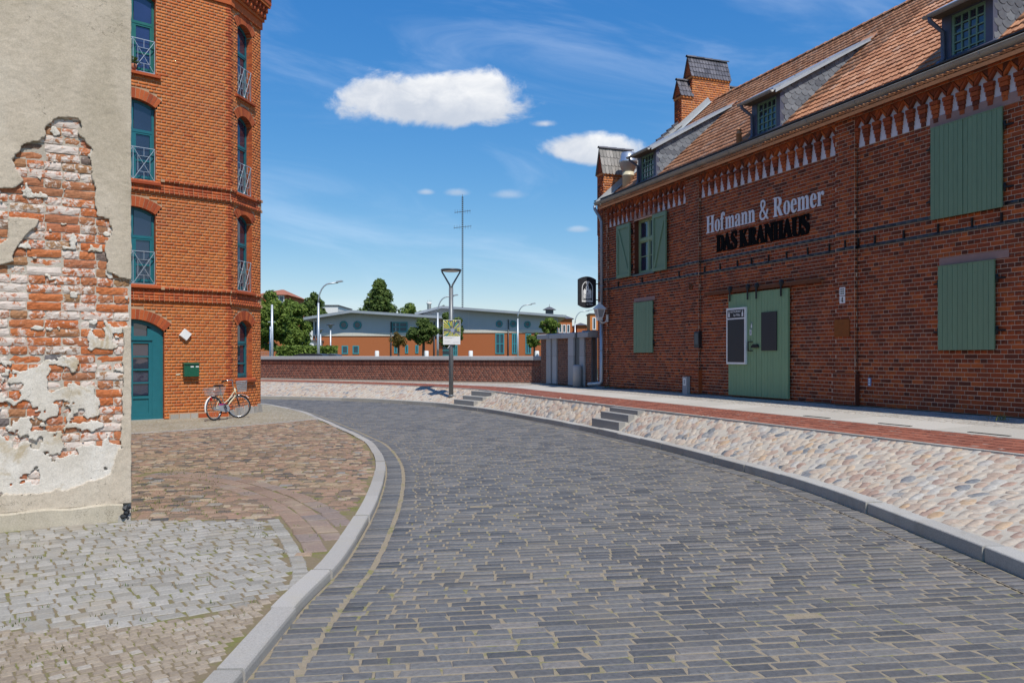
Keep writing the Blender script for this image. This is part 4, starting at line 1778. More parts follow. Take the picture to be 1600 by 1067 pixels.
def f_lime(x, z):
    P = np.stack([x, z], 1)
    h = sdist(P, hole)
    n = vnoise(x, z, 0.16, 5, 71)
    n = (n - 0.5) * 2.2 + 0.5
    # courses shape where the wash held: it clings to the joints
    row = np.abs(((z - 0.30) / COURSE_P) % 1.0 - 0.5) * 2
    zt = np.interp(z, [0.35, 0.75, 1.0, 1.3, 1.55, 1.75, 2.0, 3.0, 4.0], [0.05, 0.15, 0.32, 0.46, 0.58, 0.76, 0.88, 0.93, 0.97])
    v = n - zt - 0.12 * (1 - row)
    c = sdist(P, clus) + (vnoise(x, z, 0.06, 3, 72) - 0.5) * 0.05
    v = np.where(c > -0.01, np.minimum(v, -0.15 - c), v)
    v *= 0.12
    return np.minimum(v, h + 0.03)


COURSE_P = 0.0855
lime = coat('limewash', 'limewash', -1.75, 0.005, 0.165, 4.2, 0.0115, f_lime,
     lambda x, z: -0.0075 - (vnoise(x, z, 0.22, 5, 73) - 0.5) * 0.012 - (vnoise(x, z, 0.02, 2, 74) - 0.5) * 0.004, old, 0.004)
lime['kind'] = 'stuff'

# bare bricks in the gap
r = np.random.default_rng(80)


def rough_brick(w, h, seed):
    """brick face worn at its edges: 7 x 4 grid with sides"""
    rr = np.random.default_rng(seed)
    nx, nz = 7, 4
    V, Fq = [], []
    for j in range(nz):
        for i in range(nx):
            x = -w / 2 + w * i / (nx - 1)
            z = -h / 2 + h * j / (nz - 1)
            e = (i in (0, nx - 1)) + (j in (0, nz - 1))
            y = rr.uniform(-0.003, 0.004) + (0.006 if e else 0) + (0.006 if e == 2 else 0)
            if e:
                x += rr.normal(0, 0.0028) * (1 if i not in (0, nx - 1) else 0.8)
                z += rr.normal(0, 0.0022)
            V.append((x, y, z))
    for j in range(nz - 1):
        for i in range(nx - 1):
            a = j * nx + i
            Fq.append((a, a + 1, a + nx + 1, a + nx))
    bd = [i for i in range(nx)] + [nx * j + nx - 1 for j in range(1, nz)] + [nx * (nz - 1) + i for i in range(nx - 2, -1, -1)] + [nx * j for j in range(nz - 2, 0, -1)]
    n = len(V)
    for k in bd:
        V.append((V[k][0], 0.03, V[k][2]))
    m = len(bd)
    for k in range(m):
        a, b = bd[k], bd[(k + 1) % m]
        Fq.append((b, a, n + k, n + (k + 1) % m))
    me = bpy.data.meshes.new('brick')
    me.from_pydata(V, [], Fq)
    me.materials.append(M['old_brick'])
    return me


SV = [rough_brick(0.285, COURSE_P - 0.011, 100 + i) for i in range(8)]
HV = [rough_brick(0.136, COURSE_P - 0.011, 200 + i) for i in range(6)]
cnt = 0
i = 0
z = 0.30
while z < 4.3:
    x = 0.024 - (0.012 if i % 2 else 0.0)
    first = True
    while x > -1.75:
        head = r.random() < 0.42 if not first else (i % 2 == 0)
        first = False
        wd = 0.147 if head else 0.296
        cx, cz = x - wd / 2, z + COURSE_P / 2
        pr = np.array([[cx + a, cz + b] for a in (-wd * .45, 0, wd * .45) for b in (-0.035, 0, 0.035)])
        if (f_plaster(pr[:, 0], pr[:, 1]) < 0).any() and (f_lime(pr[:, 0], pr[:, 1]) < 0.004).any():
            me = HV[int(r.integers(6))] if head else SV[int(r.integers(8))]
            flip = Matrix.Diagonal((1, 1, -1, 1)) if r.random() < 0.001 else ID
            dpt = r.choice([0, 0, 0, 0.004, 0.010, -0.002])
            link('brick', me, old, Matrix.Translation((cx, dpt, cz)) @ Matrix.Rotation(r.normal(0, 0.006), 4, 'Y'))
            cnt += 1
        x -= wd
    z += COURSE_P
    i += 1

# the wall behind, the rest of the house
mb = MB()
D, H = 7.0, 7.6
mb.quad((-1.76, 0.014, 0.0), (X1, 0.014, 0.0), (X1, 0.014, 5.71), (-1.76, 0.014, 5.71))
mb.build('bed_mortar', 'old_mortar', old)
mb = MB()
mb.quad((-9, -0.03, 0.0), (-1.75, -0.03, 0.0), (-1.75, -0.03, 5.7), (-9, -0.03, 5.7))
mb.quad((-9, -0.03, 5.7), (X1, -0.03, 5.7), (X1, -0.03, H), (-9, -0.03, H))
mb.quad((X1, 0.014, 0.0), (X1, D, 0.0), (X1, D, H), (X1, 0.014, H))
mb.quad((X1, D, 0.0), (-9, D, 0), (-9, D, H), (X1, D, H))
mb.quad((-9, D, 0.0), (-9, -0.03, 0), (-9, -0.03, H), (-9, D, H))
# the corner is rounded off where the side wall's plaster meets the front
mb.build('side_wall', 'grey_plaster', old)
mb = MB()
mb.prism([(-0.03, H), (D, H), (D / 2, H + 3.2)], 'x', -9.3, X1)
mb.build('roof', 'red_roof', old)
# plinth
mb = MB()
nx = 40
for k in range(nx):
    xa, xb = -3.0 + 3.035 * k / nx, -3.0 + 3.035 * (k + 1) / nx
    ya, yb = -0.062 + 0.006 * math.sin(k * 1.7), -0.062 + 0.006 * math.sin((k + 1) * 1.7)
    za, zb = 0.168 + 0.008 * math.sin(k * 0.9), 0.168 + 0.008 * math.sin((k + 1) * 0.9)
    if k > nx - 2:
        continue
    mb.quad((xa, ya, -0.02), (xb, yb, -0.02), (xb, yb + 0.004, zb - 0.012), (xa, ya + 0.004, za - 0.012))
    mb.quad((xa, ya + 0.004, za - 0.012), (xb, yb + 0.004, zb - 0.012), (xb, -0.012, zb + 0.008), (xa, -0.012, za + 0.008))
xe = -3.0 + 3.035 * (nx - 1) / nx
mb.quad((xe, -0.062, -0.02), (xe, 0.0, -0.02), (xe, 0.0, 0.17), (xe, -0.058, 0.156))
mb.build('plinth', 'plinth_render', old)
# crumbled corner stone and the dark stub left at the foot of the corner
mb = MB()
r2 = np.random.default_rng(5)
for k in range(16):
    c = Vector((-0.012 + r2.uniform(-.035, .03), -0.05 + r2.uniform(-.03, .03), r2.uniform(0.0, 0.14)))
    s = r2.uniform(0.014, 0.034)
    d = [Vector((r2.uniform(-1, 1), r2.uniform(-1, 1), r2.uniform(-1, 1))).normalized() * s * r2.uniform(.6, 1.1) for _ in range(6)]
    base = [Vector((s, 0, 0)), Vector((0, s, 0)), Vector((-s, 0, 0)), Vector((0, -s, 0)), Vector((0, 0, s)), Vector((0, 0, -s))]
    vs = [tuple(c + b + e * .4) for b, e in zip(base, d)]
    mb.add(vs, [(0, 1, 4), (1, 2, 4), (2, 3, 4), (3, 0, 4), (1, 0, 5), (2, 1, 5), (3, 2, 5), (0, 3, 5)])
mb.build('broken_corner', 'cabinet_dark', old)
mb = MB()
mb.add([(-0.09, -0.068, -0.01), (0.03, -0.068, -0.01), (0.035, 0.0, -0.01), (-0.09, 0.0, -0.01), (-0.08, -0.06, .055), (0.02, -0.055, .04), (0.02, 0.0, .05), (-0.08, 0.0, .06)],
       [(4, 5, 6, 7), (0, 1, 5, 4), (1, 2, 6, 5), (2, 3, 7, 6), (3, 0, 4, 7)])
mb.build('corner_stone', 'granite', old)
# hairline cracks are fine relief of the coat; small rubble lies along the foot
# ================================================================== CORNER HOUSE OF ORANGE BRICK
HB = np.array([-7.78, 22.08])
HD = np.array([0.7607, 0.649])
HE = np.array([0.1885, 0.982])
HW = Plane(HB, HD, 0.0)
HC = Plane(HB, HE, 0.0)
house = thing('brick_house', 'tall orange brick corner house with teal door and arched windows', 'house', (*HB, 0), HD)
HM = local_matrix(house)
# frame of the splayed corner inside the house frame (x along the splay, y into the house)
phi = math.atan2(HE[1], HE[0]) - math.atan2(HD[1], HD[0])
FC = Matrix.Rotation(phi, 4, 'Z')
SPL = 1.70
HTOP = 11.35
CH = 0.0815
fac_w = struct(bpy.data.objects.new('wall', None))
del fac_w['kind']
COL.objects.link(fac_w)
fac_w.parent = house
spl_w = bpy.data.objects.new('wall', None)
COL.objects.link(spl_w)
spl_w.parent = house
UC = 2.50                                   # axis of door and windows, left of the corner
WINF = [Arched(-UC, 0.545, 3.50, 5.33, 0.17), Arched(-UC, 0.545, 6.17, 8.10, 0.17), Arched(-UC, 0.545, 8.96, 10.90, 0.17)]
DOOR = Arched(-UC, 0.76, -0.1, 2.31, 0.30)
WINC = [Arched(0.79, 0.40, 1.02, 2.50, 0.19), Arched(0.79, 0.40, 3.50, 5.50, 0.19), Arched(0.79, 0.40, 6.26, 8.30, 0.19), Arched(0.79, 0.40, 9.0, 10.90, 0.19)]


def grown(op, dep):
    o = Arched(op.cx, op.hw, op.z0, op.zs, op.rise, dep)
    return o


def wall_with(parent, fr, x0, x1, ops, seed, n_parts, ringd, W):
    cuts = []
    for op in ops:
        cuts.append(grown(op, ringd))
    brickwork(parent, fr, x0, x1, 0.0, HTOP, cuts, CH, 0.25, ('house_brick', 'house_mortar'), n_parts, proud=0.0025, seed=seed, world=W)
    mv = MB(fr)
    mb = MB(fr)
    for op in ops:
        n = max(9, int(op.hw * 2 * 12.5)) | 1
        voussoirs(mv, op, ringd - 0.012, n, -0.004, 0.012)
        o2 = op.arc(ringd + 0.13, 12)
        ring_strip(mb, op.arc(0.0, 12), o2, 0.0055)
        # jamb and soffit
        arc = op.arc(0.0, 12)
        out = [(op.cx - op.hw, op.z0)] + arc + [(op.cx + op.hw, op.z0)]
        reveal(mb, out[::-1], 0.0, 0.30)
        reveal(mb, [(op.cx - op.hw, op.z0), (op.cx + op.hw, op.z0)][::1], 0.0, 0.30)
    mb.build('arch_backing', 'house_mortar', parent)
    stuff(mv.build('arch_bricks', 'house_dark_brick', parent))
    # brick ends in the jambs, course by course
    B = []
    mj = MB(fr)
    for op in ops:
        z = max(op.z0, 0.0)
        k = 0
        while z + CH < op.zs + 0.02:
            d0 = 0.005
            for (a, b) in ((0.0, 0.118), (0.128, 0.245)) if k % 2 else ((0.0, 0.245),):
                for sx, xx in ((1, op.cx - op.hw), (-1, op.cx + op.hw)):
                    mj.add([(xx + sx * 0.004, a, z + .005), (xx + sx * 0.004, b, z + .005), (xx + sx * 0.004, b, z + CH - .005), (xx + sx * 0.004, a, z + CH - .005),
                            (xx - sx * 0.004, a, z + .005), (xx - sx * 0.004, b, z + .005), (xx - sx * 0.004, b, z + CH - .005), (xx - sx * 0.004, a, z + CH - .005)], BRICK_F)
            z += CH
            k += 1
        # soffit bricks
        n = max(9, int(op.hw * 2 * 12.5)) | 1
        a_ = math.asin(min(1, op.hw / op.R))
        for i in range(n):
            t0, t1 = -a_ + 2 * a_ * (i + .06) / n, -a_ + 2 * a_ * (i + .94) / n
            R0, R1 = op.R - 0.003, op.R + 0.004
            p = [(op.cx + R0 * math.sin(t), op.cz + R0 * math.cos(t)) for t in (t0, t1)]
            mj.add([(p[0][0], 0.0, p[0][1]), (p[1][0], 0.0, p[1][1]), (p[1][0], 0.245, p[1][1]), (p[0][0], 0.245, p[0][1])], [(0, 1, 2, 3)])
    stuff(mj.build('jamb_bricks', 'house_dark_brick', parent))


wall_with(fac_w, ID, -10.0, 0.0, WINF + [DOOR], 301, 170, 0.27, HM)
wall_with(spl_w, FC, 0.0, SPL, WINC, 302, 60, 0.27, HM)
# the sides that face away
mb = MB()
p0 = FC @ Vector((SPL, 0, 0))
back = [(p0.x, p0.y), (p0.x - 1.2, p0.y + 3.6), (-8.5, 8.0), (-10.0, 8.0), (-10.0, 0.0)]
for a, b in zip(back[:-1], back[1:]):
    mb.add([(a[0], a[1], 0), (b[0], b[1], 0), (b[0], b[1], HTOP), (a[0], a[1], HTOP)], [(0, 1, 2, 3)])
mb.build('rear_wall', 'house_brick', house)
mb = MB()
cap_poly = [(-10.0, -0.3), (0.13, -0.3)] + [((FC @ Vector((SPL + 0.3, -0.32, 0))).x, (FC @ Vector((SPL + 0.3, -0.32, 0))).y), (p0.x - 1.0, p0.y + 3.8), (-8.5, 8.2), (-10.0, 8.2)]
mb.prism(cap_poly, 'z', 12.42, 12.52)
mb.build('roof', 'slate_roof', house)
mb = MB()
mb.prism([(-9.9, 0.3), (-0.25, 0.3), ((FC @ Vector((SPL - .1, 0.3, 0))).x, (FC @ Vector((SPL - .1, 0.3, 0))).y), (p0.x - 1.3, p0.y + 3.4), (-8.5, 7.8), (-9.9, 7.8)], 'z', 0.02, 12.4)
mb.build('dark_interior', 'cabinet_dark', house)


def course_band(name, z0, z1, out, mat, gap=None, dent=None):
    """moulding that runs round the facade and the splay, mitred at the corner"""
    mt = math.tan(phi / 2)
    mb = MB()
    e = -out * mt if False else out * mt
    segs = [(-10.0, 0.0)]
    if gap:
        segs = subtract((-10.0, 0.0), [gap[0]])
    for a, b in segs:
        bb = 0.0 if b >= 0 else b
        xb = -e if b >= 0 else b          # the outer corner line
        x_out = (out * math.tan(phi / 2)) if b >= 0 else b
        mb.add([(a, -out, z0), (x_out * -1 if False else (b + (out * math.tan(phi / 2) if b >= 0 else 0)), -out, z0), (b, 0.02, z0), (a, 0.02, z0),
                (a, -out, z1), (b + (out * math.tan(phi / 2) if b >= 0 else 0), -out, z1), (b, 0.02, z1), (a, 0.02, z1)],
               [(0, 3, 2, 1), (4, 5, 6, 7), (0, 1, 5, 4), (1, 2, 6, 5), (2, 3, 7, 6), (3, 0, 4, 7)])
    mb.build(name, mat, house)
    mb = MB(FC)
    segs = [(0.0, SPL)]
    if gap:
        segs = subtract((0.0, SPL), [gap[1]])
    for a, b in segs:
        xa = -out * math.tan(phi / 2) if a <= 0 else a
        xb = b + out * 0.45 if b >= SPL else b
        mb.add([(xa, -out, z0), (xb, -out, z0), (b, 0.02, z0), (a, 0.02, z0), (xa, -out, z1), (xb, -out, z1), (b, 0.02, z1), (a, 0.02, z1)],
               [(0, 3, 2, 1), (4, 5, 6, 7), (0, 1, 5, 4), (1, 2, 6, 5), (2, 3, 7, 6), (3, 0, 4, 7)])
    mb.build(name, mat, house)


def band_bricks(z0, z1, out, pitch, mat, gap=None, name='band_bricks'):
    for fr, a, b, g, par in ((ID, -6.0, 0.0, gap[0] if gap else None, fac_w), (FC, 0.0, SPL, gap[1] if gap else None, spl_w)):
        B = []
        x = a
        while x + pitch <= b + 0.01:
            if not (g and g[0] - pitch < x < g[1]):
                B.append((x + 0.005, x + pitch - 0.005, z0 + 0.004, z1 - 0.004, -out - 0.004, -out + 0.004))
            x += pitch
        if B:
            stuff(np_mesh(name, brick_arrays(B), topo(BRICK_F, 8, len(B)), mat, par, fr))


gsill = ((-UC - 0.66, -UC + 0.66), (0.25, 1.33))
for z, gp_ in ((3.39, gsill), (6.20, gsill)):
    course_band('string_course', z, z + 0.075, 0.055, 'house_mortar', gp_)
    band_bricks(z, z + 0.075, 0.055, 0.125, 'house_dark_brick', gp_)
for z in (3.08, 5.90):
    course_band('string_course', z, z + 0.075, 0.045, 'house_mortar')
    band_bricks(z, z + 0.075, 0.045, 0.125, 'house_dark_brick')
    # darker bricks between the two courses
for z0 in (3.155, 5.975):
    course_band('frieze', z0, z0 + 0.23, 0.014, 'house_mortar')
    for j in range(3):
        band_bricks(z0 + j * 0.077, z0 + (j + 1) * 0.077, 0.014, 0.25 if j == 1 else 0.125, 'house_dark_brick')

# cornice
course_band('cornice', 11.33, 11.55, 0.05, 'house_dark_brick')
course_band('cornice', 11.55, 11.63, 0.10, 'house_brick')
course_band('cornice', 11.63, 11.98, 0.06, 'house_dark_brick')
for fr, a, b, par in ((ID, -5.0, 0.0, house), (FC, 0.0, SPL + .1, house)):
    B = []
    x = a + 0.03
    while x < b - 0.08:
        B.append((x, x + 0.10, 11.63, 11.80, -0.17, 0.0))
        B.append((x + 0.02, x + 0.08, 11.80, 11.98, -0.23, 0.0))
        x += 0.2
    np_mesh('corbels', brick_arrays(B), topo(BRICK_F + [(0, 3, 2, 1)][:0], 8, len(B)), 'house_dark_brick', par, fr)['kind'] = 'stuff'
course_band('cornice', 11.98, 12.06, 0.26, 'house_brick')
course_band('cornice', 12.06, 12.36, 0.28, 'house_dark_brick')
course_band('roof_edge', 12.36, 12.43, 0.36, 'zinc')

# quoins of slightly darker brick, toothed, where facade and splay meet
B1, B2 = [], []
z = 0.0
k = 0
while z < HTOP - CH:
    if k % 4 < 2:
        B1.append((-0.125, -0.002, z + .005, z + CH - .005, -0.003, 0.006))
        B2.append((0.002, 0.062, z + .005, z + CH - .005, -0.003, 0.006))
    else:
        B1.append((-0.062, -0.002, z + .005, z + CH - .005, -0.003, 0.006))
        B2.append((0.002, 0.125, z + .005, z + CH - .005, -0.003, 0.006))
    z += CH
    k += 1
stuff(np_mesh('quoins', brick_arrays(B1), topo(BRICK_F, 8, len(B1)), 'house_dark_brick', fac_w, ID))
stuff(np_mesh('quoins', brick_arrays(B2), topo(BRICK_F, 8, len(B2)), 'house_dark_brick', spl_w, FC))


def sill(fr, x0, x1, z, parent):
    mb = MB(fr)
    mb.prism([(-0.085, z - 0.085), (0.2, z - 0.085), (0.2, z + 0.02), (0.0, z + 0.01), (-0.085, z - 0.025)], 'x', x0, x1)
    o = mb.build('sill', 'house_dark_brick', parent)
    return o


def arched_window(fr, op, mat, glass, y, sill_on=True, post=True, transom=0.62, rail=True, label=None):
    """two-leaf window with a light above, in the opening op"""
    par = bpy.data.objects.new('window', None)
    COL.objects.link(par)
    par.parent = house
    if label:
        par['label'] = label
    cx, hw, z0, zs = op.cx, op.hw, op.z0, op.zs
    t = 0.065
    mb = MB(fr)
    mb.box(cx - hw, cx - hw + t, y, y + .07, z0, zs + 0.02)
    mb.box(cx + hw - t, cx + hw, y, y + .07, z0, zs + 0.02)
    mb.box(cx - hw + t, cx + hw - t, y, y + .07, z0, z0 + t)
    zt = z0 + (zs + op.rise - z0) * transom
    mb.box(cx - hw + t, cx + hw - t, y - .02, y + .07, zt - .035, zt + .035)
    A, Bq = op.arc(0.0, 10), op.arc(-0.075, 10, t)
    for i in range(10):
        a0, a1, b0, b1 = A[i], A[i + 1], Bq[i], Bq[i + 1]
        mb.add([(a0[0], y, a0[1]), (a1[0], y, a1[1]), (b1[0], y, b1[1]), (b0[0], y, b0[1]),
                (b0[0], y + .06, b0[1]), (b1[0], y + .06, b1[1])], [(3, 2, 1, 0), (3, 4, 5, 2)])
    mb.build('frame', mat, par)
    if post:
        mb = MB(fr)
        mb.box(cx - .05, cx + .05, y - .012, y + .068, z0 + t, zt - .035)
        mb.box(cx - .03, cx + .03, y - .008, y + .066, zt + .035, zs + op.rise - .07)
        mb.build('mullion', mat, par)
    halves = ((cx - hw + t, cx - .05), (cx + .05, cx + hw - t)) if post else ((cx - hw + t, cx + hw - t),)
    for a, b in halves:
        mb = MB(fr)
        lf = 0.045
        mb.box(a, a + lf, y - .01, y + .04, z0 + t, zt - .035)
        mb.box(b - lf, b, y - .01, y + .04, z0 + t, zt - .035)
        mb.box(a + lf, b - lf, y - .01, y + .04, z0 + t, z0 + t + .09)
        mb.box(a + lf, b - lf, y - .01, y + .04, zt - .08, zt - .035)
        zm = z0 + (zt - z0) * 0.42
        mb.box(a + lf, b - lf, y - .006, y + .04, zm - .025, zm + .025)
        mb.build('sash', mat, par)
        mb = MB(fr)
        mb.quad((a + lf, y + .02, z0 + t), (b - lf, y + .02, z0 + t), (b - lf, y + .02, zt - .03), (a + lf, y + .02, zt - .03))
        mb.build('pane', glass, par)
        mb = MB(fr)
        n = 6
        top = []
        for i in range(n + 1):
            xx = a + (b - a) * i / n
            R = op.R - 0.04
            top.append((xx, op.cz + math.sqrt(max(R * R - (xx - cx) ** 2, 0))))
        vs = [(a, y + .02, zt), (b, y + .02, zt)] + [(p[0], y + .02, p[1]) for p in top[::-1]]
        mb.add(vs, [tuple(range(len(vs)))])
        mb.build('pane', glass, par)
    if rail:
        mb = MB(fr)
        w0, w1 = cx - hw + .02, cx + hw - .02
        za, zb = z0 + .03, z0 + .86
        yy = 0.03
        th = 0.014
        mb.bar((w0, yy, za), (w1, yy, za), th)
        mb.bar((w0, yy, zb), (w1, yy, zb), th * 1.2)
        for xx in (w0, cx, w1):
            mb.bar((xx, yy, za), (xx, yy, zb), th)
        for s0, s1 in ((w0, cx), (cx, w1)):
            q = (s1 - s0)
            mb.bar((s0, yy - .012, za), (s1, yy - .012, zb), th)
            mb.bar((s0, yy + .012, zb), (s1, yy + .012, za), th * .7)
            a, b, c, d = s0 + q * .22, s1 - q * .22, za + (zb - za) * .26, za + (zb - za) * .74
            for p, s in (((a, c), (b, c)), ((b, c), (b, d)), ((b, d), (a, d)), ((a, d), (a, c))):
                mb.bar((p[0], yy, p[1]), (s[0], yy, s[1]), th * .7)
            mb.bar(((s0 + s1) / 2, yy, za), ((s0 + s1) / 2, yy, c), th * .7)
            mb.bar(((s0 + s1) / 2, yy, d), ((s0 + s1) / 2, yy, zb), th * .7)
        mb.build('railing', 'galvanised', par)
    if sill_on:
        sill(fr, cx - hw - 0.11, cx + hw + 0.11, z0, par)
    return par


arched_window(ID, WINF[0], 'teal_paint', 'window_glass', 0.14, label='teal arched window above the house door')
arched_window(ID, WINF[1], 'teal_paint', 'window_glass', 0.14, label='teal arched window in the middle of the house front')
arched_window(ID, WINF[2], 'green_teal_paint', 'blue_glass', 0.14, label='green framed window at the top with a potted plant')
arched_window(FC, WINC[0], 'teal_paint', 'window_glass', 0.17, post=False, rail=False, label='narrow ground floor window behind the bicycle')
for op in WINC[1:]:
    arched_window(FC, op, 'teal_paint', 'window_glass', 0.17, post=False)

# panelled house door
dr = bpy.data.objects.new('door', None)
COL.objects.link(dr)
dr.parent = house
cx, hw, zs = DOOR.cx, DOOR.hw, DOOR.zs
y = 0.12
zt = 2.12
mb = MB()
mb.box(cx + hw - 0.27, cx + hw, y - .01, y + .08, 0, zs)
mb.box(cx - hw, cx - hw + .27, y - .01, y + .08, 0, zs)
mb.box(cx - hw + .27, cx + hw - .27, y - .03, y + .08, zt - .05, zt + .06)
A, Bq = DOOR.arc(0.0, 12), DOOR.arc(-0.10, 12, .05)
for i in range(12):
    a0, a1, b0, b1 = A[i], A[i + 1], Bq[i], Bq[i + 1]
    mb.add([(a0[0], y - .01, a0[1]), (a1[0], y - .01, a1[1]), (b1[0], y - .01, b1[1]), (b0[0], y - .01, b0[1]),
            (b0[0], y + .06, b0[1]), (b1[0], y + .06, b1[1])], [(3, 2, 1, 0), (3, 4, 5, 2)])
mb.box(cx + 0.37, cx + hw - .02, y - .012, y + .06, zt + .06, zs + .08)
mb.box(cx - hw + .02, cx - 0.37, y - .012, y + .06, zt + .06, zs + .08)
mb.box(cx - .035, cx + .035, y - .012, y + .06, zt + .06, zs + DOOR.rise - .09)
mb.build('frame', 'teal_paint', dr)
mb = MB()
for a, b in ((cx - .37, cx - .035), (cx + .035, cx + .37)):
    n = 6
    top = [(a + (b - a) * i / n, DOOR.cz + math.sqrt((DOOR.R - .05) ** 2 - (a + (b - a) * i / n - cx) ** 2)) for i in range(n + 1)]
    vs = [(a, y + .03, zt), (b, y + .03, zt)] + [(p[0], y + .03, p[1]) for p in top[::-1]]
    mb.add(vs, [tuple(range(len(vs)))])
mb.build('fanlight', 'window_glass', dr)
lf0, lf1 = cx - hw + .27, cx + hw - .27
leaf = MB()
st = 0.085
zb, zp = 0.02, 0.60
leaf.box(lf0, lf0 + st, y, y + .05, zb, zt - .05)
leaf.box(lf1 - st, lf1, y, y + .05, zb, zt - .05)
leaf.box(lf0 + st, lf1 - st, y, y + .05, zb, zb + .16)
leaf.box(lf0 + st, lf1 - st, y, y + .05, zp - .04, zp + .03)
leaf.box(lf0 + st, lf1 - st, y, y + .05, zt - .13, zt - .05)
leaf.box(cx - .022, cx + .022, y + .001, y + .049, zb + .16, zt - .13)
g0, g1 = zp + .03, zt - .13
for k in (1, 2, 3):
    zz_ = g0 + (g1 - g0) * k / 4
    leaf.box(lf0 + st, cx - .022, y + .004, y + .046, zz_ - .02, zz_ + .02)
    leaf.box(cx + .022, lf1 - st, y + .004, y + .046, zz_ - .02, zz_ + .02)
leaf.box(lf0 + st, cx - .022, y + .026, y + .045, zb + .16, zp - .04)
leaf.box(cx + .022, lf1 - st, y + .026, y + .045, zb + .16, zp - .04)
leaf.box(lf0, lf1, y - .035, y, zb, zb + .07)
lo = leaf.build('door_leaf', 'teal_paint', dr)
for k in range(4):
    for a, b in ((lf0 + st, cx - .022), (cx + .022, lf1 - st)):
        za = g0 + (g1 - g0) * k / 4 + .02
        zc = g0 + (g1 - g0) * (k + 1) / 4 - .02
        mb = MB()
        mb.quad((a, y + .035, za), (b, y + .035, za), (b, y + .035, zc), (a, y + .035, zc))
        mb.build('pane', 'window_glass', dr)
mb = MB()
mb.tube([(lf0 + .05, y, 1.02), (lf0 + .05, y - .05, 1.02), (lf0 + .15, y - .05, 1.02)], .011, 8)
mb.build('handle', 'steel', dr)
mb = MB()
mb.box(cx - hw, cx + hw, 0.0, 0.2, -0.02, 0.02)
mb.build('threshold', 'granite', dr)
# stones of the footing
fo = 0
x = -1.60
rr = np.random.default_rng(6)
while x < -0.06:
    wd = min(rr.uniform(0.15, 0.30), -0.02 - x)
    mb = MB()
    hgt = 0.13 + rr.uniform(-.015, .015)
    mb.box(x + .008, x + wd - .012, -0.022 - rr.uniform(0, .012), 0.01, -0.02, hgt)
    mb.build('footing_stone', ('house_dark_brick', 'granite', 'house_mortar')[int(rr.integers(3))], house)
    x += wd
mb = MB()
mb.box(-1.62, 0.0, -0.012, 0.004, -0.02, 0.15)
mb.build('footing_bed', 'house_mortar', house)
for k in range(7):
    mb = MB(FC)
    a = -0.02 + k * 0.25
    h = 0.22 + rr.uniform(-.05, .06)
    d = rr.uniform(.03, .075)
    mb.add([(a, -d, -.02), (a + .24, -d - .01, -.02), (a + .24, .0, -.02), (a, 0, -.02), (a + .03, -d + .02, h), (a + .21, -d + .02, h - .03), (a + .22, 0, h), (a + .02, 0, h - .02)],
           [(4, 5, 6, 7), (0, 1, 5, 4), (1, 2, 6, 5), (2, 3, 7, 6), (3, 0, 4, 7)])
    mb.build('footing_stone', 'granite', house)

# potted plant on the top window sill
pt = thing('potted_plant', 'small potted plant on the sill of the top window', 'plant', HM @ Vector((-UC + 0.02, 0.06, 8.985)), HD)
mb = MB()
mb.lathe([(0.06, 0), (0.085, 0.15), (0.075, 0.15)], n=12)
mb.build('pot', 'red_roof', pt)
mb = MB()
rr = np.random.default_rng(2)
for k in range(70):
    a = rr.uniform(0, 2 * PI)
    el = rr.uniform(-.2, 1.4)
    d = Vector((math.cos(a) * math.cos(el), math.sin(a) * math.cos(el), math.sin(el)))
    c = Vector((0, 0, 0.2)) + d * rr.uniform(.03, .17)
    s = d.cross(Vector((0, 0, 1))).normalized() * .03
    mb.add([tuple(c - s), tuple(c + d * .05), tuple(c + s), tuple(c - d * .03)], [(0, 1, 2, 3)])
mb.build('foliage', 'dark_leaf', pt)

# things on the house wall


def on_wall(name, label, cat, px, py, plane=HW, M_=None, y=0.0):
    x, z = plane.xz(px, py)
    return thing(name, label, cat, (plane.o[0] + plane.d[0] * x + plane.d[1] * y, plane.o[1] + plane.d[1] * x - plane.d[0] * y, plane.zb + z), plane.d)


lp = on_wall('wall_lamp', 'white square lamp turned on its corner on the brick wall', 'wall lamp', 289, 523)
mb = MB(Matrix.Rotation(math.radians(38), 4, 'Y'))
s = 0.115
mb.add([(-s, -0.01, -s), (s, -0.01, -s), (s, -0.01, s), (-s, -0.01, s), (-s * .93, -0.085, -s * .93), (s * .93, -0.085, -s * .93), (s * .93, -0.085, s * .93), (-s * .93, -0.085, s * .93)],
       [(4, 5, 6, 7), (0, 1, 5, 4), (1, 2, 6, 5), (2, 3, 7, 6), (3, 0, 4, 7)])
mb.build('lamp_shade', 'white_paint', lp)
mb = MB()
mb.box(-.05, .05, -.012, .0, -.05, .05)
mb.build('back_plate', 'white_paint', lp)
bx = on_wall('mailbox', 'dark green letter box with two slots on the brick wall', 'mailbox', 297, 588)
mb = MB()
w2, h2 = 0.195, 0.37
mb.box(-w2, w2, -0.13, -0.002, 0, h2 - .05)
mb.prism([(-0.002, h2 - .05), (-0.13, h2 - .05), (-0.145, h2 - .045), (-0.145, h2 - .02), (-0.03, h2), (-0.002, h2)], 'x', -w2 - .008, w2 + .008)
mb.build('body', 'mailbox_green', bx)
for a in (0.0, 0.135):
    mb = MB()
    mb.box(-0.03 + a, 0.05 + a * .98, -0.136, -0.129, 0.245, 0.275)
    mb.build('name_plate', 'white_paint', bx)
for a in (-0.06,):
    mb = MB()
    mb.box(w2 * -0.9, w2 * .9, -0.134, -0.130, 0.29, 0.297)
    mb.build('slot', 'black_plastic', bx)
be = on_wall('doorbell', 'small cream doorbell plate beside the teal door', 'doorbell', 278, 585)
mb = MB()
mb.box(-.055, .055, -.018, 0.0, -.018, .018)
mb.build('plate', 'cream_paint', be)
mb = MB()
mb.lathe([(0.011, 0), (0.011, .008)], n=10)
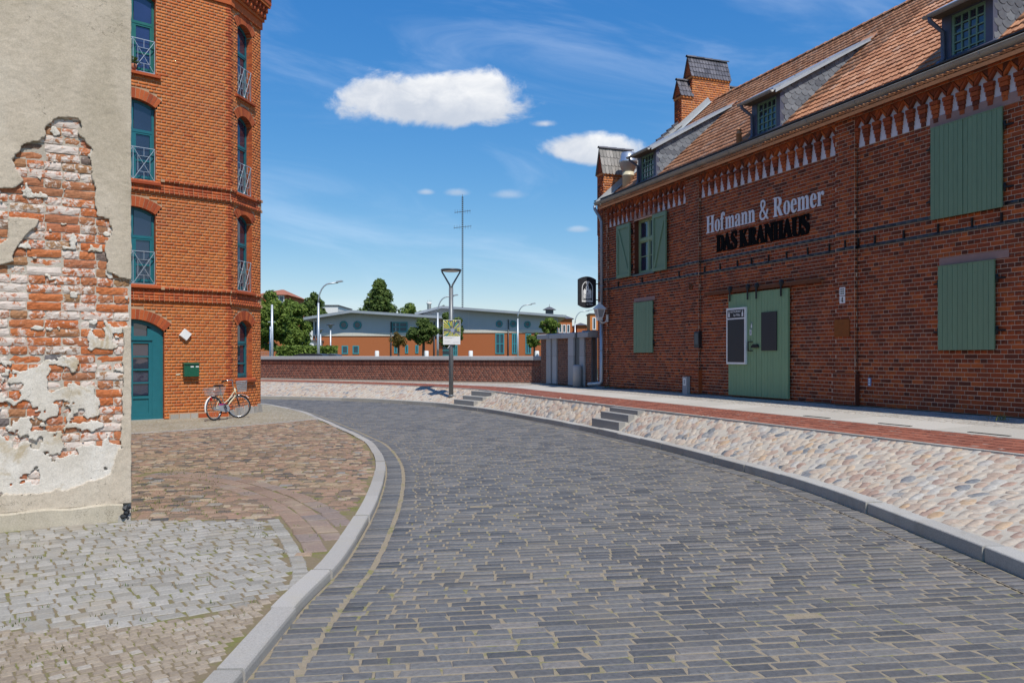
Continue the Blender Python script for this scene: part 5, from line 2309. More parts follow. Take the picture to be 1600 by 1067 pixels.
bt = mb.build('button', 'steel', be)
bt.matrix_local = Matrix.Translation((0.03, -.018, 0)) @ Matrix.Rotation(PI / 2, 4, 'X')

# ------------------------------------------------------------------ bicycle leaning by the corner
RWP = Vector((*gp(335.5, 657.5), 0))
dv = Vector((0.33, 0.94, 0)).normalized()
bike = thing('bicycle', 'cream city bicycle with grey baskets parked by the corner house', 'bicycle', RWP + Vector((0, 0, 0.006)), dv)
LEAN = Matrix.Rotation(math.radians(-5), 4, 'X')
WR = 0.31
WB = 0.98


def bp(mb, name, mat, par=bike):
    mb.fr = LEAN
    return mb.build(name, mat, par)


def wheel(cx_, steer):
    fr = Matrix.Translation((cx_, 0, WR)) @ Matrix.Rotation(steer, 4, 'Z')
    root = bpy.data.objects.new('wheel', None)
    COL.objects.link(root)
    root.parent = bike
    root.matrix_local = LEAN @ fr
    X, Z = (1, 0, 0), (0, 0, 1)
    m1 = MB().ring((0, 0, 0), WR - .018, .019, X, Z, 40, 8)
    m1.build('tyre', 'rubber', root)
    m2 = MB().ring((0, 0, 0), WR - .045, .011, X, Z, 40, 6)
    m2.build('rim', 'chrome', root)
    m3 = MB()
    for k in range(28):
        a = 2 * PI * k / 28
        b = a + (0.35 if k % 2 else -0.35)
        sy = .025 if k % 4 < 2 else -.025
        m3.bar((.02 * math.cos(b), sy, .02 * math.sin(b)), ((WR - .05) * math.cos(a), 0, (WR - .05) * math.sin(a)), .003)
    m3.build('spokes', 'chrome', root)['kind'] = 'stuff'
    m4 = MB().tube([(0, -.05, 0), (0, .05, 0)], .018, 10)
    m4.build('hub', 'steel', root)
    return root


STEER = math.radians(-48)
wheel(0.0, 0.0)
wheel(WB, STEER)
# frame: step-through
mb = MB()
BB = (0.44, 0, 0.28)
ST = (0.30, 0, 0.72)
HT = (0.86, 0, 0.80)
HL = (0.90, 0, 0.62)
mb.tube([BB, ST], .016)
mb.tube([BB, (0.62, 0, 0.42), HL], .019)
mb.tube([(0.40, 0, 0.42), (0.6, 0, 0.52), (0.87, 0, 0.74)], .014)
mb.tube([HT, HL], .021)
for s in (-1, 1):
    mb.tube([(0, s * .055, WR), (0.1, s * .05, 0.31), BB], .010)
    mb.tube([(0, s * .055, WR), (0.31, s * .02, 0.68)], .009)
bp(mb, 'frame', 'cream_paint')
mb = MB()
FK = Matrix.Translation((0.93, 0, 0)) @ Matrix.Rotation(STEER, 4, 'Z') @ Matrix.Translation((-0.93, 0, 0))
for s in (-1, 1):
    mb.tube([tuple(FK @ Vector(p)) for p in ((0.90, s * .03, 0.62), (0.94, s * .055, 0.5), (WB, s * .06, WR))], .012)
mb.tube([tuple(FK @ Vector(p)) for p in ((0.90, -.05, .63), (0.90, .05, .63))], .015)
bp(mb, 'fork', 'black_plastic')
mb = MB()
mb.tube([tuple(FK @ Vector(p)) for p in ((0.86, 0, .80), (0.84, 0, .95), (.85, 0, .98))], .013)
mb.tube([tuple(FK @ Vector(p)) for p in ((.62, -.28, 1.00), (.78, -.24, 1.03), (.85, -.10, 1.02), (.86, 0, .99), (.85, .10, 1.02), (.78, .24, 1.03), (.62, .28, 1.00))], .011)
bp(mb, 'handlebar', 'chrome')
for s in (-1, 1):
    mb = MB()
    mb.tube([tuple(FK @ Vector(p)) for p in ((.58, s * .29, 1.0), (.70, s * .262, 1.015))], .017)
    bp(mb, 'grip', 'black_plastic')
mb = MB()
mb.tube([(0.315, 0, .70), (0.28, 0, .86)], .013)
bp(mb, 'seat_post', 'chrome')
mb = MB()
prof = [(-.13, .10), (-.06, .105), (.02, .07), (.08, .035), (.14, .025), (.155, .01)]
vs = []
for x_, w_ in prof:
    vs += [(0.27 + x_, -w_, .87), (0.27 + x_, -w_ * .75, .915), (0.27 + x_, w_ * .75, .915), (0.27 + x_, w_, .87)]
fs = []
for k in range(len(prof) - 1):
    for j in range(3):
        fs.append((k * 4 + j, k * 4 + j + 1, k * 4 + 5 + j, k * 4 + 4 + j))
    fs.append((k * 4, k * 4 + 4, k * 4 + 7, k * 4 + 3))
fs += [(0, 1, 2, 3), tuple(len(vs) - 4 + j for j in (3, 2, 1, 0))]
mb.add(vs, fs, True)
bp(mb, 'saddle', 'black_plastic')


def fender(c, a0, a1, fr, name):
    mb = MB()
    n = 14
    vs = []
    for k in range(n + 1):
        a = a0 + (a1 - a0) * k / n
        for wv, rv in ((-.024, WR + .012), (0, WR + .022), (.024, WR + .012)):
            vs.append(tuple(fr @ Vector((c + rv * math.cos(a), wv, WR + rv * math.sin(a)))))
    fs = []
    for k in range(n):
        for j in range(2):
            fs.append((k * 3 + j, k * 3 + j + 1, k * 3 + 4 + j, k * 3 + 3 + j))
    mb.add(vs, fs, True)
    bp(mb, name, 'white_paint')


fender(0.0, math.radians(20), math.radians(195), ID, 'mudguard')
fender(WB, math.radians(40), math.radians(150), FK, 'mudguard')
mb = MB()
mb.prism([(-.03, .27), (.1, .255), (.40, .19), (.50, .20), (.55, .28), (.50, .36), (.40, .38), (.1, .38), (-.03, .35)], 'y', -.055, -.035)
bp(mb, 'chain_guard', 'grey_plastic')
mb = MB()
mb.box(.16, .40, -.060, -.034, .385, .415)
bp(mb, 'lock', 'magenta')
mb = MB()
for s in (-1, 1):
    mb.bar((.44, s * .05, .28), (.44 + s * .12, s * .085, .28 - s * .11), .016)
    mb.box(.44 + s * .12 - .045, .44 + s * .12 + .045, s * .13 - .045, s * .13 + .045, .28 - s * .11 - .012, .28 - s * .11 + .012)
bp(mb, 'cranks', 'black_plastic')
mb = MB()
mb.tube([(0, -.06, .62), (0.33, -.06, .66)], .006, 6)
mb.tube([(0, .06, .62), (0.33, .06, .66)], .006, 6)
for x_ in (0, .1, .2):
    mb.bar((x_ - .05, -.06, .615 + x_ * .1), (x_ - .05, .06, .615 + x_ * .1), .008)
for s in (-1, 1):
    mb.bar((0, s * .06, WR), (-.04, s * .062, .62), .009)
bp(mb, 'carrier', 'black_plastic')


def basket(x0, x1, hw_, z0, z1, flare, fr, mat, name):
    mb = MB()
    n = 9
    lv = 7
    for k in range(lv):
        t = k / (lv - 1)
        e = flare * t
        z_ = z0 + (z1 - z0) * t
        q = [(x0 - e, -hw_ - e, z_), (x1 + e, -hw_ - e, z_), (x1 + e, hw_ + e, z_), (x0 - e, hw_ + e, z_)]
        for a, b in zip(q, q[1:] + q[:1]):
            mb.bar(tuple(fr @ Vector(a)), tuple(fr @ Vector(b)), .009 if k in (0, lv - 1) else .005)
    q0 = [(x0, -hw_), (x1, -hw_), (x1, hw_), (x0, hw_)]
    q1 = [(x0 - flare, -hw_ - flare), (x1 + flare, -hw_ - flare), (x1 + flare, hw_ + flare), (x0 - flare, hw_ + flare)]
    for s in range(4):
        for k in range(n):
            t = k / n
            a = [q0[s][i] * (1 - t) + q0[(s + 1) % 4][i] * t for i in (0, 1)]
            b = [q1[s][i] * (1 - t) + q1[(s + 1) % 4][i] * t for i in (0, 1)]
            mb.bar(tuple(fr @ Vector((*a, z0))), tuple(fr @ Vector((*b, z1))), .005)
    for k in range(1, n):
        x_ = x0 + (x1 - x0) * k / n
        mb.bar(tuple(fr @ Vector((x_, -hw_, z0))), tuple(fr @ Vector((x_, hw_, z0))), .005)
    bp(mb, name, mat)


basket(-.10, .24, .13, .66, .84, .05, ID, 'galvanised', 'rear_basket')
basket(.97, 1.17, .13, .70, .98, .035, FK, 'galvanised', 'front_basket')
mb = MB()
mb.box(-.13, -.10, -.05, .05, .52, .60)
bp(mb, 'tail_light', 'red_plastic')
mb = MB()
c = FK @ Vector((.99, 0, .62))
mb.lathe([(.02, -.03), (.035, .0), (.036, .02)], tuple(c), 10)
bp(mb, 'headlight', 'chrome')
mb = MB()
mb.bar((.36, .06, .27), (.33, .20, 0.02), .016)
mb.bar((.36, .06, .27), (.38, -.03, .27), .016)
bp(mb, 'kickstand', 'black_plastic')
GLYPH = {
    'H': '15,0 15,17 45,22 62,32 72,50 75,81 75,379 71,406 62,424 44,434 16,439 16,455 242,455 242,439 220,436 204,432 193,425 187,415 183,400 182,379 182,251 342,251 342,379 341,400 337,415 331,425 320,432 304,436 282,439 282,455 507,455 507,439 478,434 461,424 452,407 449,379 449,81 452,52 461,33 478,22 507,17 507,0 282,0 282,17 311,21 329,31 339,49 342,81 342,221 182,221 182,81 185,50 194,32 212,22 242,17 242,0',
    'o': '169,-10 127,-5 90,11 60,37 38,70 24,110 19,154 24,199 38,239 60,272 90,297 127,313 168,318 209,313 245,298 275,273 298,240 312,200 317,154 312,108 298,69 275,36 245,11 210,-5|169,11 193,18 209,39 214,56 217,81 219,114 220,154 217,227 208,271 192,292 169,299 144,292 128,271 120,227 117,154 118,114 120,82 123,56 128,39 144,18',
    'f': '15,0 15,16 30,18 40,22 46,27 50,35 52,48 52,73 52,277 16,277 16,310 52,310 52,353 60,400 85,436 123,457 174,465 212,460 240,446 257,425 263,400 260,381 252,367 239,358 224,355 208,358 195,365 187,376 185,391 187,405 193,420 196,426 197,433 193,441 180,443 163,440 153,430 149,413 148,390 148,310 203,310 203,277 148,277 148,65 150,40 158,26 173,18 199,16 199,0',
    'm': '18,0 18,16 35,19 45,26 51,37 52,56 52,253 51,271 46,284 36,291 19,294 19,310 146,310 146,265 188,305 237,318 292,304 320,261 364,304 418,318 482,292 504,212 504,56 505,38 510,26 520,19 536,16 536,0 377,0 377,16 393,19 403,26 408,38 410,56 410,217 408,241 404,258 394,268 377,271 349,263 324,237 324,56 326,38 331,26 340,19 356,16 356,0 199,0 199,16 215,19 225,26 230,38 232,56 232,217 230,241 226,258 216,268 199,271 170,262 146,235 146,56 148,38 152,27 162,19 177,16 177,0',
    'a': '255,-10 216,1 200,35 151,2 95,-9 64,-4 40,11 25,34 20,63 31,104 63,136 119,164 199,190 199,241 196,266 187,282 171,292 148,296 115,290 104,274 106,268 113,257 121,243 123,231 120,215 110,202 95,194 77,191 59,194 45,203 36,218 33,236 37,259 49,278 69,295 95,308 126,316 162,318 223,312 263,292 285,259 293,210 293,62 293,48 295,40 298,36 304,34 312,36 320,42 329,28 294,-1|151,34 162,35 174,41 187,50 199,63 199,169 138,139 118,84 126,46',
    'n': '18,0 18,16 35,19 45,26 51,37 52,56 52,253 51,271 46,284 36,291 19,294 19,310 148,310 148,267 190,306 243,318 309,292 330,212 330,56 332,38 337,26 347,19 363,16 363,0 202,0 202,16 207,16 228,26 235,56 235,217 234,241 229,258 219,268 203,271 173,262 148,235 148,56 149,38 154,26 164,19 180,16 180,0',
    'R': '15,0 15,17 45,22 62,32 72,50 75,81 75,379 71,406 62,424 44,434 16,439 16,455 217,455 305,448 367,426 405,388 417,334 392,265 315,224 432,50 443,36 452,26 463,19 478,17 480,17 480,0 338,0 201,212 182,212 182,81 185,50 194,32 212,22 242,17 242,0|182,234 203,234 249,240 280,258 298,290 304,336 284,407 224,431 202,429 190,422 184,409 182,385',
    'e': '154,-10 117,-5 85,10 58,35 37,69 24,109 19,157 24,201 38,240 59,273 87,298 120,313 157,318 209,309 249,280 274,234 283,173 283,166 117,166 138,73 199,42 237,53 270,86 285,73 228,11|116,192 201,192 201,215 199,252 193,277 181,292 161,297 127,274 116,203',
    'r': '18,0 18,16 35,19 45,26 51,37 52,56 52,252 51,273 46,285 37,291 20,293 21,310 146,310 146,252 165,280 187,301 210,314 233,318 258,315 275,304 286,287 289,266 287,248 278,234 265,225 248,222 233,224 222,231 214,240 207,250 199,257 189,260 175,255 162,241 152,220 149,192 149,56 152,37 159,25 173,19 197,16 197,0',
    'D': '20,0 20,17 47,21 63,30 71,46 74,75 74,374 71,407 61,426 43,435 15,439 15,455 222,455 328,441 405,396 452,325 468,228 408,57 228,0|222,24 279,37 319,75 343,139 351,229 319,382 223,433 202,431 190,423 184,409 182,385 182,72 184,48 190,34 202,27',
    'A': '-9,0 -9,18 9,21 24,30 36,47 49,75 206,466 224,465 384,87 399,55 411,34 425,22 443,18 443,0 229,0 229,18 270,25 283,46 281,59 273,81 253,132 103,132 79,71 76,59 75,48 87,26 124,18 128,18 128,0|113,161 242,161 177,319',
    'S': '43,-11 43,158 62,158 83,94 111,50 149,24 197,15 231,20 257,36 273,60 279,89 265,129 225,160 163,191 112,221 77,253 56,289 50,332 54,370 67,403 88,429 115,449 148,462 185,466 206,465 229,461 255,456 282,448 291,446 300,445 313,450 320,466 339,466 339,319 322,319 310,354 293,385 272,410 248,429 222,441 194,445 163,440 140,426 125,406 120,380 124,356 137,336 159,319 189,303 253,273 290,253 317,233 337,211 350,188 357,162 359,133 354,93 339,58 314,29 281,8 240,-6 192,-10 175,-9 158,-8 142,-4 126,1 110,6 98,9 85,12 75,11 69,7 65,0 61,-11',
    'K': '16,0 16,17 45,22 63,32 72,50 75,81 75,379 72,406 63,424 45,434 17,439 17,455 242,455 242,439 221,436 205,432 194,425 187,415 184,400 183,379 183,234 321,373 342,398 349,418 334,434 291,439 291,455 486,455 486,439 477,439 415,419 345,361 271,285 463,46 475,34 487,25 501,20 519,17 519,0 281,0 281,17 306,18 315,19 322,21 331,27 334,34 329,47 316,66 199,214 183,198 183,81 186,50 195,32 213,22 242,17 242,0',
    'N': '403,-11 107,350 107,79 110,49 119,31 136,21 167,17 167,0 18,0 18,17 39,19 54,23 65,30 71,41 75,57 76,79 76,388 49,421 36,433 28,436 18,439 18,455 156,455 391,169 391,377 390,399 386,414 379,425 369,431 353,436 331,439 331,455 480,455 480,439 450,434 433,425 425,407 422,377 422,-11',
    'U': '248,-13 168,-2 114,29 83,81 73,155 73,379 70,406 61,424 43,434 15,439 15,455 240,455 240,439 219,436 202,432 192,425 185,415 182,400 181,379 181,140 186,88 203,51 232,29 275,22 363,56 392,159 392,378 389,406 379,423 360,433 328,439 328,455 474,455 474,439 448,432 433,421 425,404 422,378 422,181 412,92 380,32 325,-2',
    '4': '121,0 121,36 140,36 161,38 179,44 191,58 195,84 195,125 9,125 9,166 199,480 293,480 293,169 363,169 363,125 293,125 293,84 297,58 309,44 327,38 348,36 357,36 357,0|56,169 195,169 195,287 195,317 196,351 197,384 199,416 189,394 174,366 158,338 146,319',
    '&': '187,-7 125,2 77,28 46,69 36,125 43,172 63,208 96,238 139,266 118,291 99,318 85,348 81,382 89,426 114,459 153,480 204,487 252,480 289,460 313,427 320,383 314,344 293,312 262,283 224,258 354,133 370,155 382,181 393,209 401,240 461,240 449,198 434,160 415,125 392,95 490,0 410,0 352,56 319,31 281,11 238,-2|188,293 222,315 245,336 258,358 262,383 258,405 246,423 227,435 202,439 177,435 156,424 143,406 138,383 142,360 151,338 167,317|189,46 229,49 263,60 291,75 314,93 175,229 142,207 118,185 103,160 97,127 104,94 122,68 151,51',
}
# ================================================================== BRICK WAREHOUSE
UD = np.array([0.358, -0.934])
ND = np.array([0.934, 0.358])
BZ = 0.65
YB = 0.075                                   # the bays lie back between the pilasters
WP = Plane(WALL_O, UD, BZ)
WB_ = Plane(WALL_O + ND * YB, UD, BZ)
ware = thing('brick_warehouse', 'long dark red brick warehouse with tiled roof and green shutters', 'warehouse', (*WALL_O, BZ), UD)
WM = local_matrix(ware)
WC = 0.08
ULEN = 19.5
EAVE = 6.10
TANR = 0.89
RY0 = -0.20
RZ0 = EAVE - 0.15
DEEP = 8.8
pil = [(0.0, WP.x(948)), (WP.x(1071), WP.x(1091)), (WP.x(1305), WP.x(1335)), (18.6, ULEN)]
bays = [(pil[0][1], pil[1][0]), (pil[1][1], pil[2][0]), (pil[2][1], pil[3][0])]
BAND = (40, 44)


def wpart(name, par=ware):
    o = bpy.data.objects.new(name, None)
    COL.objects.link(o)
    o.parent = par
    return o


wall = wpart('wall')
# openings, measured on the bay plane
xa, za = WB_.xz(991, 345)
xb, _ = WB_.xz(1023, 0)
zb = WB_.z(1000, 428)
WIN = Rect(xa, xb, zb, WB_.z(992, 344))
cuts = [WIN]
FZ0, FZ1 = 5.27, 5.93
nb = [90, 110, 300]
for i, (a, b) in enumerate(bays):
    brickwork(wall, Matrix.Identity(4), a, b, 0.0, FZ0, [WIN] if i == 0 else [], WC, 0.25, ('warehouse_brick', 'warehouse_mortar', 'black_glazed_brick'),
              [0, 40, 260][i], proud=0.006, seed=400 + i, y=YB, joint=.013, bandrows=BAND, world=WM)
for i, (a, b) in enumerate(pil):
    brickwork(wall, Matrix.Identity(4), a, b, 0.0, EAVE, [], WC, 0.25, ('warehouse_brick', 'warehouse_mortar', 'black_glazed_brick'), 0, proud=0.006,
              seed=410 + i, y=0.0, joint=.013, bandrows=BAND, world=WM)
    mb = MB()
    G = Matrix.Translation((b, 0, 0)) @ Matrix.Rotation(PI / 2, 4, 'Z')
    brickwork(wall, G, 0.002, YB, 0, EAVE, [], WC, .3, ('warehouse_brick', 'warehouse_mortar', 'black_glazed_brick'), 0, seed=450 + i, bandrows=BAND, joint=.013, bond='run')
    mb.quad((a, YB + .01, 0), (a, 0.004, 0), (a, 0.004, EAVE), (a, YB + .01, EAVE))
    mb.build('pilaster_side', 'warehouse_brick', wall)
    # socle of the pilaster
    if i in (1, 2):
        brickwork(wall, Matrix.Translation((0, -0.045, 0)), a - 0.06, b + 0.06, 0.0, 0.64, [], WC, 0.25, ('warehouse_brick', 'warehouse_mortar'), 0, proud=0.006, seed=430 + i)
        mb = MB()
        for xx, s in ((a - .06, 1), (b + .06, -1)):
            mb.quad((xx, -0.04, 0), (xx, 0.08, 0), (xx, 0.08, .64), (xx, -.04, .64))
        mb.quad((a - .06, -.04, .64), (b + .06, -.04, .64), (b + .06, .01, .68), (a - .06, .01, .68))
        mb.build('socle_side', 'warehouse_brick', wall)

# frieze of niches under the eaves
PITCH = 0.276
r = np.random.default_rng(45)
proto = {}


def corbel_mesh():
    B = []
    for k in range(5):
        hw_ = 0.048 + 0.010 * k
        yf = YB - 0.02 - k * (YB - 0.02) / 4
        z_ = FZ0 + 0.01 + k * WC
        B.append((-hw_, hw_, z_ + .004, z_ + WC - .006, yf, YB + .012))
    me = bpy.data.meshes.new('corbel')
    V = brick_arrays(B)
    Fq = topo(BRICK_F, 8, 5)
    me.from_pydata([tuple(p) for p in V], [], [tuple(f) for f in Fq])
    me.materials.append(M['warehouse_brick'])
    return me


def head_mesh():
    """two leaning bricks over a niche and the wedge of brick between it and the next"""
    mb = MB()
    z0, z1 = FZ0 + 0.01 + 5 * WC, FZ1 - 0.03
    p = PITCH / 2
    t = 0.062
    for s in (-1, 1):
        q = [(s * (p - .012), z0), (s * .004, z1 - t * .95), (s * .004, z1), (s * (p - .012), z0 + t * 1.1)]
        if s > 0:
            q = q[::-1]
        mb.prism(q[::-1], 'y', 0.0, YB)
        q = [(s * (p - .002), z0 + t * 1.1 + .014), (s * .012, z1 + .004), (s * (p - .002), z1 + .004)]
        if s > 0:
            q = q[::-1]
        mb.prism(q[::-1], 'y', 0.002, YB)
    me = bpy.data.meshes.new('niche_head')
    me.from_pydata(mb.v, [], mb.f)
    me.materials.append(M['warehouse_brick'])
    return me


def panel_mesh():
    mb = MB()
    z0, z1 = FZ0 + 0.012, FZ1 - .06
    mb.quad((-PITCH / 2, 0.004, z0), (PITCH / 2, 0.004, z0), (PITCH / 2, 0.004, z1), (-PITCH / 2, 0.004, z1))
    me = bpy.data.meshes.new('niche_panel')
    me.from_pydata(mb.v, [], mb.f)
    me.materials.append(M['niche_white'])
    return me


CM, HMs, PM = corbel_mesh(), head_mesh(), panel_mesh()
frz = wpart('frieze')
for a, b in bays:
    n = int(round((b - a) / PITCH))
    p = (b - a) / n
    sc = p / PITCH
    for k in range(n):
        x = a + (k + 0.5) * p
        link('niche_panel', PM, frz, Matrix.Translation((x, YB - 0.002, 0)) @ Matrix.Diagonal((sc, 1, 1, 1)))
        link('niche_head', HMs, frz, Matrix.Translation((x, 0, 0)) @ Matrix.Diagonal((sc, 1, 1, 1)))
        if k:
            link('corbel', CM, frz, Matrix.Translation((a + k * p, 0, 0)))
    mb = MB()
    for xx in (a, b):
        s = 1 if xx == a else -1
        for k in range(5):
            z_ = FZ0 + .01 + k * WC
            x0, x1 = sorted((xx, xx + s * (.048 + .01 * k)))
            mb.add([tuple(q) for q in brick_arrays([(x0, x1, z_ + .004, z_ + WC - .006, YB - .02 - k * (YB - .02) / 4, YB + .012)])], BRICK_F)
    stuff(mb.build('end_corbels', 'warehouse_brick', frz))
    mb = MB()
    mb.quad((a, 0.010, FZ0 + .01 + 5 * WC + .05), (b, 0.010, FZ0 + .01 + 5 * WC + .05), (b, 0.010, EAVE + .2), (a, 0.010, EAVE + .2))
    # only above the heads: the mortar bed behind the leaning bricks
    mb.v = [(v[0], v[1], FZ1 - .024 if v[2] < 6 else v[2]) for v in mb.v]
    mb.build('mortar', 'warehouse_mortar', frz)
    mb = MB()
    mb.quad((a, YB + .006, FZ0 - .05), (b, YB + .006, FZ0 - .05), (b, YB + .006, EAVE), (a, YB + .006, EAVE))
    mb.quad((a, 0.006, FZ1 - .03), (b, .006, FZ1 - .03), (b, YB, FZ1 - .03), (a, YB, FZ1 - .03))
    mb.build('niche_backing', 'warehouse_mortar', frz)
    brickwork(frz, Matrix.Identity(4), a, b, FZ1 - 0.018, EAVE + .15, [], WC, 0.25, ('warehouse_brick', 'warehouse_mortar'), 0, proud=0.006, seed=77, backing=False)
brickwork(frz, Matrix.Identity(4), 0, ULEN, EAVE + .002, EAVE + .16, [], WC, 0.25, ('warehouse_brick', 'warehouse_mortar'), 0, proud=0.006, seed=78, y=-0.004)

# body of the building behind the street wall
mb = MB()
RZ = RZ0 + TANR * (4.4 - RY0)
prof = [(YB + .012, 0), (YB + .012, EAVE + .02), (4.4, RZ - .12), (DEEP - .1, EAVE + .02), (DEEP - .1, 0)]
for a, b in zip(prof[:-1], prof[1:]):
    if a[0] == YB + .012 and b[0] == a[0]:
        continue
    mb.quad((0.02, a[0], a[1]), (ULEN, a[0], a[1]), (ULEN, b[0], b[1]), (0.02, b[0], b[1]))
for xx in (0.0, ULEN):
    mb.add([(xx, q[0], q[1]) for q in [(0.006, 0), (0.006, EAVE + .02)] + prof[2:]], [(0, 1, 2, 3, 4)])
mb.build('gable_wall', 'warehouse_brick', ware)
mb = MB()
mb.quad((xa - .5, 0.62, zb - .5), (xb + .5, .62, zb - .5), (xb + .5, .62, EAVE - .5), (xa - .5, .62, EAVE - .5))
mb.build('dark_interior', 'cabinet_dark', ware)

# ------------------------------------------------------------------ roof
roof = wpart('roof')
SL_ = math.atan(TANR)
DORM = [(2.2, 3.25), (7.83, 8.86), (13.35, 14.36)]
TW, TP = 0.215, 0.262
slope_len = (4.4 - RY0) / math.cos(SL_)
RF = Matrix.Translation((0, RY0, RZ0)) @ Matrix.Rotation(SL_, 4, 'X')      # local: x along, y up the slope, z out of the roof
mb = MB(RF)
mb.quad((0.4, 0, 0.01), (ULEN, 0, 0.01), (ULEN, slope_len, 0.01), (0.4, slope_len, 0.01))
mb.quad((ULEN, 0, 0.01), (0.4, 0, 0.01), (0.4, 0, -.06), (ULEN, 0, -.06))
mb.build('roof_boarding', 'roof_tile', roof)
mb = MB()
mb.quad((0.4, 4.4, RZ), (ULEN, 4.4, RZ), (ULEN, DEEP + .2, RZ0), (0.4, DEEP + .2, RZ0))
mb.build('rear_slope', 'roof_tile', roof)
XS = [0.0, 0.02, 0.045, 0.075, 0.115, 0.155, 0.185, 0.222]
ZS = [0.012, 0.024, 0.026, 0.012, 0.018, 0.018, 0.011, 0.014]


def tile_mesh():
    L = TP * 1.14
    V, Fq = [], []
    n = len(XS)
    for x, z in zip(XS, ZS):
        V += [(x, 0, z + 0.036), (x, L, z + .006), (x, 0, z + 0.010)]
    for i in range(n - 1):
        a, b = i * 3, (i + 1) * 3
        Fq.append((a, b, b + 1, a + 1))
        Fq.append((a + 2, b + 2, b, a))
    Fq.append((0, 1, 2, 2)[:3] + ())
    Fq.append(((n - 1) * 3 + 1, (n - 1) * 3, (n - 1) * 3 + 2))
    return V, Fq


TV, TFc = tile_mesh()
tme = bpy.data.meshes.new('roof_tile')
tme.from_pydata(TV, [], TFc)
tme.materials.append(M['roof_tile'])
T = []
nr, nc = int(slope_len / TP), int((ULEN - 0.5) / TW)
rr = np.random.default_rng(90)
WS = math.tan(math.radians(28.5))


def dormer_z(d):
    return DZ1 + WS * (d - DY)


DY, DZ0, DZ1 = 0.33, EAVE + 0.16, 7.40
DEND = (DZ1 - WS * DY - RZ0 + TANR * RY0) / (TANR - WS)
for j in range(nr + 1):
    for i in range(nc):
        x = 0.48 + i * TW + (TW / 2 if j % 2 and False else 0)
        y = j * TP
        d = RY0 + (y + TP / 2) * math.cos(SL_)
        if any(a - .10 < x + TW / 2 < b + .06 and DY - .1 < d < DEND - .12 for a, b in DORM):
            continue
        T.append((x, y, rr.normal(0, 0.0025), rr.normal(0, .006)))
T = np.array(T)
Wr = np.array(WM @ RF)
Pw = np.column_stack([T[:, 0] + TW / 2, T[:, 1], np.zeros(len(T))]) @ Wr[:3, :3].T + Wr[:3, 3]
vis = in_view(Pw, -4)
sz = 1 / Pw[:, 1]
sz[~vis] = -1
pick = np.zeros(len(T), bool)
pick[np.argsort(-sz)[:300]] = True
pick &= vis
for j in np.nonzero(pick)[0]:
    link('roof_tile', tme, roof, RF @ Matrix.Translation((T[j, 0], T[j, 1], T[j, 2])) @ Matrix.Rotation(T[j, 3], 4, 'Z'))
K = np.nonzero(~pick)[0]
V0 = np.array(TV)
V = (V0[None] + np.column_stack([T[K, 0], T[K, 1], T[K, 2]])[:, None]).reshape(-1, 3)
quads = [f for f in TFc if len(f) == 4]
tiles_o = stuff(np_mesh('roof_tiles', V, topo(quads, len(TV), len(K)), 'roof_tile', roof, RF))
# ridge tiles
for i in range(int((ULEN - .6) / .36)):
    mb = MB()
    x = .55 + i * .36
    pts = [(4.4 + .14 * math.cos(a), RZ - .03 + .10 * math.sin(a)) for a in np.linspace(PI, 0, 7)]
    vs, fs = [], []
    for k, (yy, zz_) in enumerate(pts):
        vs += [(x, yy, zz_), (x + .38, 4.4 + (yy - 4.4) * 1.12, zz_ + .012)]
    for k in range(6):
        fs.append((2 * k, 2 * k + 1, 2 * k + 3, 2 * k + 2))
    fs.append(tuple(2 * k + 1 for k in range(7)))
    mb.add(vs, fs)
    mb.build('ridge_tile', 'roof_tile', roof)

# gutter and downpipe
gt = wpart('gutter')
mb = MB()
n = 8
vs, fs = [], []
for k in range(n + 1):
    a = PI + PI * k / n
    for xx in (0.35, ULEN):
        vs.append((xx, RY0 - .055 + .078 * math.cos(a), EAVE + .015 + .078 * math.sin(a)))
for k in range(n):
    fs.append((2 * k, 2 * k + 1, 2 * k + 3, 2 * k + 2))
mb.add(vs, fs, True)
mb.build('gutter_trough', 'old_gutter', gt)
mb = MB()
mb.tube([(0.35, RY0 - .133, EAVE + .017), (ULEN, RY0 - .133, EAVE + .017)], .012, 6)
mb.build('gutter_bead', 'old_gutter', gt)
for k in range(14):
    mb = MB()
    x = 0.8 + k * 1.38
    pts = [(x, RY0 - .055 + .082 * math.cos(a), EAVE + .015 + .082 * math.sin(a)) for a in np.linspace(PI, 2 * PI, 8)]
    mb.tube(pts, .009, 5)
    mb.build('gutter_bracket', 'old_gutter', gt)
mb = MB()
mb.box(0.0, ULEN, -0.15, 0.0, EAVE + .14, EAVE + .17)
mb.build('eave_board', 'cabinet_dark', ware)
dp = wpart('downpipe')
ux = WP.x(943.5)
mb = MB()
mb.tube([(ux - .18, RY0 - .055, EAVE - .05), (ux - .17, RY0 - .055, EAVE - .15), (ux - .05, -0.13, EAVE - .45), (ux, -.09, EAVE - .6), (ux, -.09, 2.1)], .052, 10)
mb.build('upper_pipe', 'zinc_pipe', dp)
mb = MB()
mb.tube([(ux, -.09, 2.1), (ux, -.09, .16), (ux - .03, -.12, .1), (ux - .55, -.30, .06)], .058, 10)
mb.build('lower_pipe', 'galvanised', dp)
for z in (1.2, 2.1, 3.35, 4.6):
    mb = MB()
    mb.lathe([(.062, -.02), (.066, 0), (.062, .02)], (ux, -.09, z), 10)
    mb.box(ux - .012, ux + .012, -.05, 0.0, z - .012, z + .012)
    mb.build('pipe_clamp', 'zinc_pipe', dp)

# ------------------------------------------------------------------ dormers


